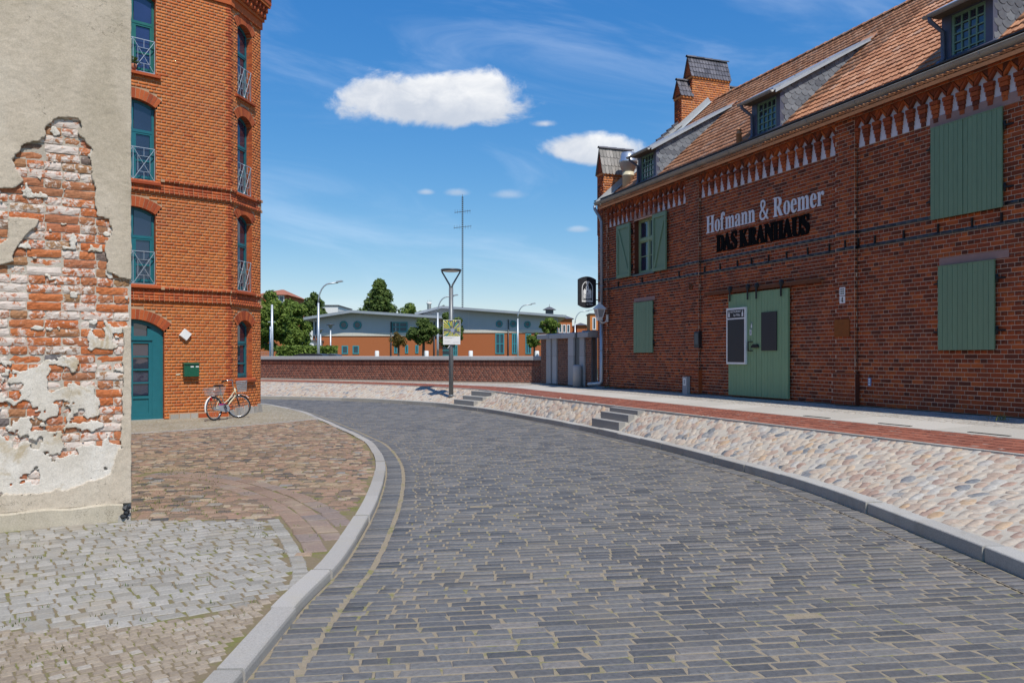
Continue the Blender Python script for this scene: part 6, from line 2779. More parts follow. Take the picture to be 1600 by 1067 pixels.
def scale_slates(par, x, s, y0, y1):
    """slate scales on a dormer cheek, cut to the triangle between main roof and dormer roof"""
    sw, sh = 0.20, 0.135
    j = 0
    z = EAVE + .1
    while z < 9.6:
        yy = y0 - .2 + (sw / 2 if j % 2 else 0)
        while yy < y1 + .1:
            c = yy + sw / 2
            zm = z + sh * .6
            if zm > RZ0 + TANR * (c - RY0) - .05 and zm < dormer_z(c) - .02 and c > y0 + 0.02:
                q = [(0, sh * 1.12), (0, sh * .38), (.22, .12 * sh), (.5, 0), (.78, .06 * sh), (.97, .30 * sh), (1.0, sh * .52), (1.0, sh * 1.12)]
                q = [(a * (sw - .006) if True else a, b) for a, b in q]
                me = SLM
                jy = rr.normal(0, .002)
                link('slate', me, par, Matrix.Translation((x + s * (0.004 + rr.uniform(0, .003)), yy, z)) @ Matrix.Rotation(s * -0.0, 4, 'Z') @ Matrix.Rotation(rr.normal(0, .012), 4, 'X'))
            yy += sw
        z += sh
        j += 1


def slate_mesh():
    sw, sh = 0.20, 0.165
    q = [(0, sh * 1.15), (0, sh * .42), (.2, .14 * sh), (.5, 0), (.78, .06 * sh), (.97, .30 * sh), (1.0, sh * .55), (1.0, sh * 1.15)]
    n = len(q)
    vs = [(0.012 if b < sh * .8 else 0.003, a * (sw - .002), b) for a, b in q] + [(-.004, a * (sw - .002), b) for a, b in q]
    fs = [tuple(range(n)), ] + [(i, n + i, n + (i + 1) % n, (i + 1) % n) for i in range(n)]
    me = bpy.data.meshes.new('slate')
    me.from_pydata(vs, [], fs)
    me.materials.append(M['slate'])
    return me


SLM = slate_mesh()
for di, (a, b) in enumerate(DORM):
    dm = wpart('dormer')
    # cheeks
    mb = MB()
    for x in (a, b):
        mb.add([(x, DY, DZ0 - .1), (x, DY, DZ1), (x, DEND, dormer_z(DEND))], [(0, 1, 2)])
    mb.build('cheek', 'slate_edge', dm)
    scale_slates(dm, b, 1, DY, DEND)
    # front wall with its casement
    w0, w1 = a + 0.19, b - .13
    z0, z1 = DZ0 + .10, DZ1 - .17
    mb = MB()
    mb.box(a - .012, w0, DY - .03, DY + .08, DZ0 - .1, DZ1 - .05)
    mb.box(w1, b + .012, DY - .03, DY + .08, DZ0 - .1, DZ1 - .05)
    mb.box(w0, w1, DY - .03, DY + .08, DZ0 - .1, z0)
    mb.box(w0, w1, DY - .03, DY + .08, z1, DZ1 - .05)
    mb.build('front', 'blue_lead', dm)
    wn = bpy.data.objects.new('window', None)
    COL.objects.link(wn)
    wn.parent = dm
    mb = MB()
    t = .045
    mb.box(w0, w0 + t, DY - .015, DY + .04, z0, z1)
    mb.box(w1 - t, w1, DY - .015, DY + .04, z0, z1)
    mb.box(w0 + t, w1 - t, DY - .015, DY + .04, z0, z0 + t)
    mb.box(w0 + t, w1 - t, DY - .015, DY + .04, z1 - t, z1)
    for k in range(1, 4):
        x = w0 + t + (w1 - w0 - 2 * t) * k / 4
        mb.box(x - .011, x + .011, DY - .008, DY + .03, z0 + t, z1 - t)
    for k in range(1, 5):
        z = z0 + t + (z1 - z0 - 2 * t) * k / 5
        mb.box(w0 + t, w1 - t, DY - .010, DY + .028, z - .011, z + .011)
    mb.build('casement', 'pale_green_paint', wn)
    mb = MB()
    mb.quad((w0, DY + .02, z0), (w1, DY + .02, z0), (w1, DY + .02, z1), (w0, DY + .02, z1))
    mb.build('pane', 'window_glass', wn)
    # shed roof
    mb = MB()
    o = .30
    yb = DEND + .05
    P = lambda x, y, h=0: (x, y, dormer_z(y) + h)
    for x0, x1 in ((a - .10, b + .10),):
        vs = [P(x0, DY - o, .02), P(x1, DY - o, .02), P(x1, yb, .02), P(x0, yb, .02), P(x0, DY - o, .09), P(x1, DY - o, .09), P(x1, yb, .09), P(x0, yb, .09)]
        mb.add(vs, [(0, 3, 2, 1), (4, 5, 6, 7), (0, 1, 5, 4), (1, 2, 6, 5), (2, 3, 7, 6), (3, 0, 4, 7)])
    mb.build('dormer_roof', 'zinc', dm)
    mb = MB()
    vs = [P(b + .102, DY - o + .05, -.05), P(b + .125, DY - o + .05, -.05), P(b + .125, yb - .1, .0), P(b + .102, yb - .1, .0),
          P(b + .102, DY - o + .05, .03), P(b + .125, DY - o + .05, .03), P(b + .125, yb - .1, .03), P(b + .102, yb - .1, .03)]
    mb.add(vs, [(0, 3, 2, 1), (4, 5, 6, 7), (0, 1, 5, 4), (1, 2, 6, 5), (2, 3, 7, 6), (3, 0, 4, 7)])
    mb.build('verge_board', 'white_flashing', dm)
    mb = MB()
    mb.box(a - .08, b + .08, DY - o + .03, DY - .03, DZ1 - .14, DZ1 - .11)
    mb.build('soffit', 'bark', dm)
    mb = MB()
    n = 6
    vs, fs = [], []
    for k in range(n + 1):
        an = PI + PI * k / n
        for xx in (a - .12, b + .12):
            vs.append((xx, DY - o - .05 + .055 * math.cos(an), dormer_z(DY - o) + .03 + .055 * math.sin(an)))
    for k in range(n):
        fs.append((2 * k, 2 * k + 1, 2 * k + 3, 2 * k + 2))
    fs.append(tuple(2 * k for k in range(n + 1)))
    fs.append(tuple(2 * k + 1 for k in range(n + 1)))
    mb.add(vs, fs, True)
    mb.build('dormer_gutter', 'old_gutter', dm)
    mb = MB()
    x = a + .0
    mb.tube([(x, DY - o - .05, DZ1 - .16), (x, DY - o - .04, DZ1 - .24), (x + .05, DY - .08, DZ1 - .42), (x + .06, DY - .075, DZ0 + .22), (x + .02, DY - .22, DZ0 + .02), (x - .04, DY - .36, DZ0 - .10)], .040, 8)
    mb.build('dormer_pipe', 'blue_lead', dm)
    mb = MB(RF)
    y0 = (DEND - RY0) / math.cos(SL_)
    mb.add([(b - .35, y0 - .16, .075), (b + .2, y0 - .16, .075), (b + .16, y0 + .12, .09), (b - .35, y0 + .12, .09), (b - .35, y0 - .16, .03), (b + .2, y0 - .16, .03)],
           [(0, 1, 2, 3), (4, 5, 1, 0)])
    mb.build('saddle_tile', 'roof_tile', dm)
    # lead apron below the window
    mb = MB(RF)
    yq = (DY - RY0) / math.cos(SL_)
    mb.quad((a - .12, yq - .35, .062), (b + .1, yq - .35, .062), (b + .1, yq + .05, .068), (a - .12, yq + .05, .068))
    mb.build('lead_apron', 'blue_lead', dm)

# clay vent tile by the second dormer
mb = MB(RF)
mb.lathe([(.07, .0), (.065, .15), (.09, .16), (.09, .20), (.05, .24)], (7.25, .75, .03), 10)
mb.fr = None
vt = MB()
c = RF @ Vector((7.25, .75, .03))
vt.lathe([(.075, .0), (.068, .22), (.085, .22), (.085, .26), (.06, .27), (.06, .33), (.08, .33), (.02, .38)], tuple(c), 10)
vt.build('vent_tile', 'roof_tile', roof)

# ------------------------------------------------------------------ stepped gable with tiled piers
gb = wpart('gable')
TH = 0.46


def pier(y0, y1, zb_, ze, zr, n_rows, mat_tile, seed):
    p = bpy.data.objects.new('pier', None)
    COL.objects.link(p)
    p.parent = gb
    G = Matrix.Translation((TH, 0, 0)) @ Matrix.Rotation(PI / 2, 4, 'Z')    # x -> building depth, wall looks towards +x of the warehouse
    brickwork(p, G, y0, y1, zb_, ze, [], WC, .25, ('chimney_brick', 'warehouse_mortar'), 0, seed=seed, proud=.005)
    mb = MB()
    mb.quad((0, y0, zb_), (TH, y0, zb_), (TH, y0, ze), (0, y0, ze))
    mb.quad((0, y1, zb_), (0, y0, zb_), (0, y0, ze), (0, y1, ze))
    mb.quad((TH, y1, zb_), (0, y1, zb_), (0, y1, ze), (TH, y1, ze))
    mb.add([(0, y0, ze), (TH, y0, ze), (TH / 2, y0, zr - .02)], [(0, 1, 2)])
    mb.add([(0, y1, ze), (TH, y1, ze), (TH / 2, y1, zr - .02)], [(2, 1, 0)])
    mb.build('brick_side', 'warehouse_brick', p)
    brickwork(p, Matrix.Identity(4), 0, TH, zb_, ze, [], WC, .25, ('warehouse_brick', 'warehouse_mortar'), 0, seed=seed + 1, y=y0 - .004, proud=.004, backing=False)
    mb = MB()
    mb.box(-.02, TH + .03, y0 - .02, y1 + .02, ze - .16, ze - .09)
    mb.build('corbel_course', 'chimney_brick', p)
    ov = .035
    L = math.hypot(TH / 2 + ov, (zr - ze) * (1 + ov / (TH / 2)))
    zlow = ze - (zr - ze) * ov / (TH / 2)
    for s in (1, -1):
        mb = MB()
        xo = TH / 2 + s * (TH / 2 + ov)
        mb.quad((xo, y0 - .06, zlow), (xo, y1 + .06, zlow), (TH / 2, y1 + .06, zr), (TH / 2, y0 - .06, zr))
        mb.build('roof_slope', mat_tile, p)
        if s < 0:
            continue
        tw = .115
        nt = int((y1 - y0 + .12) / tw)
        tw = (y1 - y0 + .12) / nt
        rw = np.random.default_rng(seed)
        for j in range(n_rows):
            for i in range(nt):
                t0, t1 = j / n_rows, (j + 1.12) / n_rows
                t1 = min(t1, 1.0)
                ya = y0 - .06 + i * tw
                f = lambda t, h: (xo + (TH / 2 - xo) * t + h * .9, zlow + (zr - zlow) * t + h * .4)
                h0, h1 = .022 + rw.uniform(0, .006), .006
                ww = tw - .008
                (xA, zA), (xB, zB) = f(t0, h0), f(t1, h1)
                (xC, zC), (xD, zD) = f(t0 - .12 / n_rows, h0), f(t0, .002)
                m2 = MB()
                m2.add([(xA, ya + .003, zA), (xC, ya + ww * .25, zC), (xC, ya + ww * .75, zC), (xA, ya + ww, zA), (xB, ya + ww, zB), (xB, ya + .003, zB), (xD, ya + .003, zD), (xD, ya + ww, zD)],
                       [(0, 1, 2, 3, 4, 5), (6, 1, 0), (6, 7, 2, 1), (7, 3, 2)])
                m2.build('pier_tile', mat_tile, p)
    nr_ = max(2, int(round((y1 - y0 + .16) / .33)))
    for i in range(nr_):
        mb = MB()
        ya, yb_ = y0 - .08 + (y1 - y0 + .16) * i / nr_, y0 - .08 + (y1 - y0 + .16) * (i + 1.08) / nr_
        for k in range(6):
            a0, a1 = PI * k / 6, PI * (k + 1) / 6
            g0, g1 = .062, .074
            mb.quad((TH / 2 + g0 * math.cos(a0), ya, zr + g0 * math.sin(a0)), (TH / 2 + g1 * math.cos(a0), yb_, zr + g1 * math.sin(a0)),
                    (TH / 2 + g1 * math.cos(a1), yb_, zr + g1 * math.sin(a1)), (TH / 2 + g0 * math.cos(a1), ya, zr + g0 * math.sin(a1)))
        mb.build('ridge_cap', 'dark_tile', p)
    return p


pier(-0.02, 1.12, EAVE - 1.0, 7.24, 8.02, 3, 'grey_tile', 500)
pier(3.45, 5.02, 8.0, 10.90, 11.55, 4, 'dark_tile', 510)
pier(3.02, 3.45, 8.0, 10.16, 10.68, 3, 'dark_tile', 520)
pier(5.02, 5.42, 8.3, 10.08, 10.68, 3, 'grey_tile', 530)
# sloping parapet between the piers with its tile coping and white flashing
for (ya, yb_, s) in ((1.12, 3.02, 1), (5.42, 7.4, -1)):
    zf = lambda y: RZ0 + TANR * ((y - RY0) if s > 0 else (2 * 4.4 - y - RY0)) + 0.22
    mb = MB()
    vs = [(0, ya, zf(ya) - 1.6), (TH, ya, zf(ya) - 1.6), (TH, yb_, zf(yb_) - 1.6), (0, yb_, zf(yb_) - 1.6), (0, ya, zf(ya)), (TH, ya, zf(ya)), (TH, yb_, zf(yb_)), (0, yb_, zf(yb_))]
    mb.add(vs, [(4, 5, 6, 7), (0, 1, 5, 4), (1, 2, 6, 5), (2, 3, 7, 6), (3, 0, 4, 7)])
    mb.build('parapet', 'warehouse_brick', gb)
    nt = 9
    for i in range(nt):
        y0, y1 = ya + (yb_ - ya) * i / nt, ya + (yb_ - ya) * (i + 1.1) / nt
        for sd in (0, 1):
            mb = MB()
            xo, xi = (-.05, TH / 2) if sd == 0 else (TH + .05, TH / 2)
            mb.quad((xo, y0, zf(y0) + .02), (xi, y0, zf(y0) + .16), (xi, y1, zf(y1) + .13), (xo, y1, zf(y1) - .01))
            mb.build('coping_tile', 'grey_tile' if sd else 'dark_tile', gb)
        mb = MB()
        mb.bar((TH / 2, y0 - .02, zf(y0) + .20), (TH / 2, y1, zf(y1) + .15), .10, .06)
        mb.build('ridge_cap', 'dark_tile', gb)
mb = MB(RF)
y0, y1 = .05, (3.4 - RY0) / math.cos(SL_)
mb.add([(TH + .01, y0, .07), (TH + .10, y0, .06), (TH + .10, y1, .06), (TH + .01, y1, .07), (TH + .012, y0, .24), (TH + .012, y1, .24)], [(0, 1, 2, 3), (0, 3, 5, 4)])
mb.build('flashing', 'white_flashing', gb)
y2, y3 = (3.0 - RY0) / math.cos(SL_), (4.42 - RY0) / math.cos(SL_)
mb = MB(RF)
mb.add([(TH + .01, y2, .09), (TH + .11, y2, .075), (TH + .11, y3 - .2, .075), (TH + .01, y3 - .2, .09), (TH + .014, y2, .27), (TH + .014, y3 - .2, .27)], [(0, 1, 2, 3), (0, 3, 5, 4)])
mb.build('flashing', 'white_flashing', gb)

# metal extractor cowl on the roof
c = WM @ Vector((0.98, 0.62, RZ0 + TANR * (.62 - RY0) - .15))
ex = thing('roof_extractor', 'bright metal extractor cowl on the roof beside the corner pier', 'roof vent', c, UD)
mb = MB()
mb.lathe([(.19, 0), (.19, .42), (.205, .43), (.205, .47), (.19, .48), (.19, .56)], n=20)
mb.build('base_pipe', 'cream_paint', ex)
mb = MB()
mb.lathe([(.19, .56), (.30, .86), (.315, .87)], n=20)
mb.build('lower_cone', 'zinc', ex)
mb = MB()
mb.lathe([(.315, .87), (.31, .90), (.225, 1.20), (.17, 1.215)], n=20)
mb.build('upper_cone', 'steel', ex)
# ------------------------------------------------------------------ shutters, window and door of the warehouse


def boarded(parent, name, x0, x1, z0, z1, y, pitch, mat, label=None, thick=0.035, seed=0, top_strip=True, bw=None):
    """a leaf of upright boards, each board its own"""
    p = bpy.data.objects.new(name, None)
    COL.objects.link(p)
    p.parent = parent
    if label:
        p['label'] = label
    rr = np.random.default_rng(seed)
    n = max(2, int(round((x1 - x0) / pitch)))
    bwid = (x1 - x0) / n
    me = bpy.data.meshes.new('board')
    mb = MB()
    a, b, h = -bwid / 2 + .0022, bwid / 2 - .0022, z1 - z0
    c = .004
    mb.prism([(a, thick), (a, c), (a + c, 0), (b - c, 0), (b, c), (b, thick)], 'z', 0, h)
    me.from_pydata(mb.v, [], mb.f)
    me.materials.append(M[mat])
    for k in range(n):
        link('board', me, p, Matrix.Translation((x0 + (k + .5) * bwid, y + rr.normal(0, .0012), z0)))
    mb = MB()
    mb.box(x0 + .002, x1 - .002, y + thick - .008, y + thick + .002, z0 + .002, z1 - .002)
    mb.build('backing_board', mat, p)
    if top_strip:
        mb = MB()
        mb.box(x0 - .006, x1 + .006, y - .006, y + thick + .004, z1, z1 + .018)
        mb.build('top_strip', mat, p)
    return p


def hinge(parent, x, y, z, side):
    mb = MB()
    mb.tube([(x, y, z - .07), (x, y, z + .07)], .022, 8)
    mb.bar((x, y, z), (x + side * .13, y + .05, z), .045, .03)
    mb.box(min(x, x - side * .30), max(x, x - side * .30), y + .02, y + .034, z - .02, z + .02)
    mb.build('hinge', 'black_iron', parent)


def lintel(x0, x1, z0, z1, proud=.012):
    mb = MB()
    mb.box(x0, x1, YB - proud, YB + .08, z0, z1)
    return mb.build('lintel', 'sandstone_lintel', ware)


# upper window with open shutters
wn = wpart('window')
wn['label'] = 'green upper window between two open shutters'
x0, x1, z0, z1 = WIN.b
yw = YB + .16
mb = MB()
reveal(mb, [(x0, z0), (x0, z1), (x1, z1), (x1, z0), (x0, z0)], YB, yw + .2)
mb.build('jamb', 'warehouse_brick', wn)
mb = MB()
t = .06
mb.box(x0, x0 + t, yw, yw + .07, z0, z1)
mb.box(x1 - t, x1, yw, yw + .07, z0, z1)
mb.box(x0 + t, x1 - t, yw, yw + .07, z1 - t, z1)
mb.box(x0 + t, x1 - t, yw - .02, yw + .07, z0, z0 + t * 1.3)
zt = z0 + (z1 - z0) * .62
xm = (x0 + x1) / 2
mb.box(x0 + t, x1 - t, yw - .025, yw + .07, zt - .04, zt + .04)
mb.box(xm - .045, xm + .045, yw - .012, yw + .068, z0 + t * 1.3, zt - .04)
mb.box(xm - .035, xm + .035, yw - .008, yw + .066, zt + .04, z1 - t)
mb.build('frame', 'light_green_paint', wn)
for a, b in ((x0 + t, xm - .045), (xm + .045, x1 - t)):
    for za_, zb_ in ((z0 + t * 1.3, zt - .04), (zt + .04, z1 - t)):
        mb = MB()
        s = .04
        mb.box(a, a + s, yw + .004, yw + .045, za_, zb_)
        mb.box(b - s, b, yw + .004, yw + .045, za_, zb_)
        mb.box(a + s, b - s, yw + .004, yw + .045, za_, za_ + s)
        mb.box(a + s, b - s, yw + .004, yw + .045, zb_ - s, zb_)
        if zb_ < zt:
            mb.box(a + s, b - s, yw + .008, yw + .04, (za_ + zb_) / 2 - .012, (za_ + zb_) / 2 + .012)
        mb.build('sash', 'light_green_paint', wn)
        mb = MB()
        mb.quad((a + s, yw + .03, za_ + s), (b - s, yw + .03, za_ + s), (b - s, yw + .03, zb_ - s), (a + s, yw + .03, zb_ - s))
        mb.build('pane', 'window_glass', wn)
mb = MB()
mb.box(x0 - .03, x1 + .03, YB - .05, yw, z0 - .06, z0)
mb.build('window_sill', 'black_glazed_brick', wn)
lx0, lx1 = WB_.x(984), WB_.x(1024)
lintel(lx0, lx1, z1 + .005, z1 + .20)


def z_shutter(px0, px1, ztop, zbot, y, flip, label):
    """ledged shutter seen from its inner side: frame and one diagonal"""
    a, b = px0, px1
    sh = wpart('shutter')
    sh['label'] = label
    mb = MB()
    mb.box(a + .02, b - .02, y, y + .02, zbot + .02, ztop - .02)
    mb.build('panel', 'shutter_green', sh)
    w_ = .085
    for nm, bx_ in (('stile', (a, a + w_, zbot, ztop)), ('stile', (b - w_, b, zbot, ztop)), ('ledge', (a + w_, b - w_, zbot, zbot + .10)), ('ledge', (a + w_, b - w_, ztop - .12, ztop))):
        mb = MB()
        mb.box(bx_[0], bx_[1], y - .028, y + .022, bx_[2], bx_[3])
        mb.build(nm, 'shutter_green', sh)
    mb = MB()
    p, q = ((a + w_ + .02, ztop - .14), (b - w_ - .02, zbot + .12))
    if flip:
        p, q = ((b - w_ - .02, ztop - .14), (a + w_ + .02, zbot + .12))
    mb.bar((p[0], y - .010, p[1]), (q[0], y - .010, q[1]), .03, .085)
    mb.build('brace', 'shutter_green', sh)
    return sh


sy = -0.01
s0, s1 = WP.x(964.5), WP.x(985)
zt_, zb_ = WP.z(975, 351), WP.z(975, 433.5)
sL = z_shutter(s0, s1, zt_, zb_, sy, False, 'left shutter of the upper window folded back open')
s0, s1 = WP.x(1020.5), WP.x(1041.5)
sR = z_shutter(s0, s1, WP.z(1030, 333), WP.z(1030, 423), sy, True, 'right shutter of the upper window folded back open')
for sh, xx in ((sL, WP.x(985.5)), (sR, WP.x(1020))):
    for zz_ in (zb_ + .3, zt_ - .3):
        hinge(sh, xx, YB - .03, zz_, 0.001)

# closed shutters
a, b = WP.x(989), WP.x(1018.5)
za_, zc_ = WP.z(1003, 551), WP.z(1003, 472.5)
s = boarded(ware, 'shutter', a, b, za_, zc_, YB - .06, .10, 'shutter_green', 'narrow closed shutter near the far corner', seed=3)
hinge(s, b + .02, YB - .03, zc_ - .3, 1)
hinge(s, b + .02, YB - .03, za_ + .3, 1)
lintel(a - .04, b + .05, zc_ + .04, zc_ + .16)
for (pl, pm, pr, zt0, zb0, lab, sd) in ((1453.5, 1504, 1565, (1454, 200), (1454, 343), 'large closed double shutter under the frieze', 5),):
    a, m_, b = WP.x(pl), WP.x(pm), WP.x(pr)
    zc_ = (WP.z(1454, 201.5) + WP.z(1565, 169)) / 2
    za_ = (WP.z(1454, 343.5) + WP.z(1565, 324)) / 2
    s = boarded(ware, 'shutter', a, m_ - .004, za_, zc_, YB - .075, .098, 'shutter_green', lab + ', far leaf', seed=sd)
    hinge(s, a - .02, YB - .03, zc_ - .35, -1)
    hinge(s, a - .02, YB - .03, za_ + .35, -1)
    s = boarded(ware, 'shutter', m_ + .004, b, za_, zc_, YB - .075, .098, 'shutter_green', lab + ', near leaf', seed=sd + 1)
    hinge(s, b + .025, YB - .035, zc_ - .30, 1)
    hinge(s, b + .025, YB - .035, za_ + .33, 1)
    lintel(a - .06, b + .28, zc_ + .03, zc_ + .22)
a, b = WP.x(1465), WP.x(1553)
za_, zc_ = (WP.z(1465, 547.5) + WP.z(1552, 546)) / 2, (WP.z(1465, 417) + WP.z(1552, 407.5)) / 2
s = boarded(ware, 'shutter', a, b, za_, zc_, YB - .075, .098, 'shutter_green', 'large closed shutter low on the wall', seed=9)
hinge(s, b + .025, YB - .035, zc_ - .30, 1)
hinge(s, b + .025, YB - .035, za_ + .33, 1)
hinge(s, a - .02, YB - .03, zc_ - .30, -1)
hinge(s, a - .02, YB - .03, za_ + .33, -1)
lintel(a - .02, b + .22, zc_ + .03, zc_ + .16)

# sliding door
a, m_, b = WP.x(1139.5), WP.x(1183), WP.x(1232.5)
zd = (WP.z(1140, 463) + WP.z(1232, 450)) / 2
yd = -0.03
door = wpart('sliding_door')
d1 = boarded(door, 'door_leaf', a, m_ - .004, .03, zd, yd, .105, 'door_green', seed=12, thick=.06)
d2 = boarded(door, 'door_leaf', m_ + .004, b, .03, zd, yd, .105, 'door_green', seed=13, thick=.06)
mb = MB()
r0, r1 = WP.x(1103), WP.x(1284)
zr = zd + .10
mb.box(r0, r1, -.05, -.03, zr - .04, zr + .05)
mb.box(r0, r1, -.03, YB, zr + .005, zr + .02)
mb.build('rail', 'rust', door)
for xx in (a + .12, (a + m_) / 2 + .28, m_ + .06, b - .18):
    mb = MB()
    mb.tube([(xx, -.075, zr + .055), (xx, -.045, zr + .055)], .075, 14)
    mb.box(xx - .025, xx + .025, -.082, -.07, zd - .16, zr + .08)
    mb.build('roller', 'black_iron', door)
hx, hz = WP.xz(1175, 541)
mb = MB()
mb.bar((hx - .05, yd - .05, hz - .11), (hx - .05, yd - .05, hz + .11), .02)
mb.bar((hx - .05, yd - .05, hz + .11), (hx + .07, yd - .0, hz + .11), .02)
mb.bar((hx - .05, yd - .05, hz - .11), (hx + .07, yd - .0, hz - .11), .02)
mb.box(hx + .08, hx + .28, yd - .03, yd - .002, hz - .03, hz + .045)
mb.build('handle', 'black_iron', door)
mb = MB()
x_, z_ = WP.xz(1179.5, 541.5)
mb.box(x_ - .06, x_ + .22, yd - .045, yd - .03, z_ - .028, z_ + .026)
mb.build('bolt', 'black_iron', door)

# poster case and dark panel on the door


def wthing(name, label, cat, px, py, plane=WP, group=None):
    x, z = plane.xz(px, py)
    p = plane.o + plane.d * x
    return thing(name, label, cat, (p[0], p[1], plane.zb + z), plane.d, group)


def text_mesh(body, size, mat, parent, mw, name='lettering', ext=.0015, align='CENTER'):
    cu = bpy.data.curves.new('text', 'FONT')
    cu.body = body
    cu.size = size
    cu.align_x = align
    cu.align_y = 'CENTER'
    cu.extrude = ext
    cu.resolution_u = 2
    o = bpy.data.objects.new('tmp', cu)
    COL.objects.link(o)
    dg = bpy.context.evaluated_depsgraph_get()
    dg.update()
    me = bpy.data.meshes.new_from_object(o.evaluated_get(dg))
    bpy.data.objects.remove(o)
    me.name = name
    me.materials.clear()
    me.materials.append(M[mat])
    me.transform(mw @ Matrix.Rotation(PI / 2, 4, 'X'))
    return link(name, me, parent)


pc = wthing('menu_case', 'tall black menu case in a white frame on the green sliding door', 'notice board', 1154, 569)
pw = WP.x(1169.5) - WP.x(1139.5)
ph = WP.z(1154, 482) - WP.z(1154, 570)
w2 = pw / 2
mb = MB()
mb.box(-w2, w2, yd - .055, yd - .003, 0, ph)
mb.build('case', 'white_paint', pc)
mb = MB()
mb.box(-w2 + .05, w2 - .05, yd - .058, yd - .05, .05, ph * .795)
mb.build('black_panel', 'black_board', pc)
mb = MB()
mb.box(-w2 + .05, w2 - .05, yd - .058, yd - .05, ph * .82, ph - .05)
mb.build('header', 'black_board', pc)
text_mesh('RESTAURANT', .068, 'white_paint', pc, Matrix.Translation((0, yd - .0595, ph * .93)))
text_mesh('by Mika', .085, 'white_paint', pc, Matrix.Translation((.05, yd - .0595, ph * .87)))
for s in (-1, 1):
    mb = MB()
    cx_ = s * (w2 - .115)
    zz_ = ph * .84
    mb.prism([(cx_ - .03, zz_), (cx_ + .03, zz_), (cx_ + .03, zz_ + .07), (cx_ + .012, zz_ + .12), (cx_ + .012, zz_ + .155), (cx_ - .012, zz_ + .155), (cx_ - .012, zz_ + .12), (cx_ - .03, zz_ + .07)][::-1], 'y', yd - .0605, yd - .056)
    mb.build('emblem', 'white_paint', pc)
bp_ = wthing('chalk_panel', 'plain black panel on the near leaf of the sliding door', 'notice board', 1204, 547)
pw2 = WP.x(1215.5) - WP.x(1192.5)
ph2 = WP.z(1204, 488) - WP.z(1204, 547)
mb = MB()
mb.box(-pw2 / 2, pw2 / 2, yd - .022, yd - .003, 0, ph2)
mb.build('panel', 'black_board', bp_)
mb = MB()
for bx_ in ((-pw2 / 2 - .012, pw2 / 2 + .012, -.012, .0), (-pw2 / 2 - .012, pw2 / 2 + .012, ph2, ph2 + .012), (-pw2 / 2 - .012, -pw2 / 2, 0, ph2), (pw2 / 2, pw2 / 2 + .012, 0, ph2)):
    mb.box(bx_[0], bx_[1], yd - .024, yd - .003, bx_[2], bx_[3])
mb.build('frame', 'black_plastic', bp_)
for (px, py, hw_, hh, nm, lab) in ((1176, 509, .05, .10, 'door_sticker', 'upper of two small stickers on the sliding door'), (1174.5, 519, .035, .07, 'door_sticker', 'lower small white sticker on the sliding door')):
    st = wthing(nm, lab, 'sticker', px, py, group='stickers on the sliding door')
    mb = MB()
    mb.box(-hw_, hw_, yd - .004, yd - .001, -hh, hh)
    mb.build('sheet', 'pale_green_paint' if hh > .08 else 'white_paint', st)
    mb = MB()
    mb.prism([(-.02, -.05), (.02, -.05), (.02, .01), (.008, .03), (.008, .055), (-.008, .055), (-.008, .03), (-.02, .01)][::-1], 'y', yd - .0055, yd - .004)
    mb.build('print', 'white_paint' if hh > .08 else 'grey_plastic', st)

# ------------------------------------------------------------------ lettering on the wall


def glyph_obj(ch, mat, parent, sx, sz, x, z, y, depth, name, bold=0.0):
    cu = bpy.data.curves.new('glyph', 'CURVE')
    cu.dimensions = '2D'
    cu.fill_mode = 'BOTH'
    cu.extrude = depth / 2
    for lp_ in GLYPH[ch].split('|'):
        pts = [tuple(int(k) / 1000 for k in q.split(',')) for q in lp_.split(' ')]
        sp_ = cu.splines.new('POLY')
        sp_.points.add(len(pts) - 1)
        sp_.use_cyclic_u = True
        for p, q in zip(sp_.points, pts):
            p.co = (q[0] * sx, q[1] * sz, 0, 1)
    o = bpy.data.objects.new('tmp', cu)
    COL.objects.link(o)
    dg = bpy.context.evaluated_depsgraph_get()
    dg.update()
    me = bpy.data.meshes.new_from_object(o.evaluated_get(dg))
    bpy.data.objects.remove(o)
    me.name = name
    me.materials.clear()
    me.materials.append(M[mat])
    if bold:      # heavier stems
        bm_ = bmesh.new()
        for k in (-1, 0, 1):
            m2 = me.copy()
            m2.transform(Matrix.Translation((k * .026, 0, .0007 * k)))
            bm_.from_mesh(m2)
        bm_.to_mesh(me)
        bm_.free()
    return link(name, me, parent, Matrix.Translation((x, y, z)) @ Matrix.Rotation(PI / 2, 4, 'X'))


def gw(ch):
    if ch == ' ':
        return .17
    return max(int(q.split(',')[0]) for l in GLYPH[ch].split('|') for q in l.split(' ')) / 1000


def gcap(ch='H'):
    return max(int(q.split(',')[1]) for l in GLYPH[ch].split('|') for q in l.split(' ')) / 1000


def lettering(root, body, x0, x1, z0, cap, mat, y, depth, track, x_org, z_org, bold=0.0):
    tot = sum(gw(c) + track for c in body) - track
    sx = (x1 - x0) / tot
    sz = cap / gcap()
    p = x0
    for c in body:
        if c != ' ':
            glyph_obj(c, mat, root, sx, sz, p - x_org, z0 - z_org, y, depth, 'letter', bold)
        p += (gw(c) + track) * sx


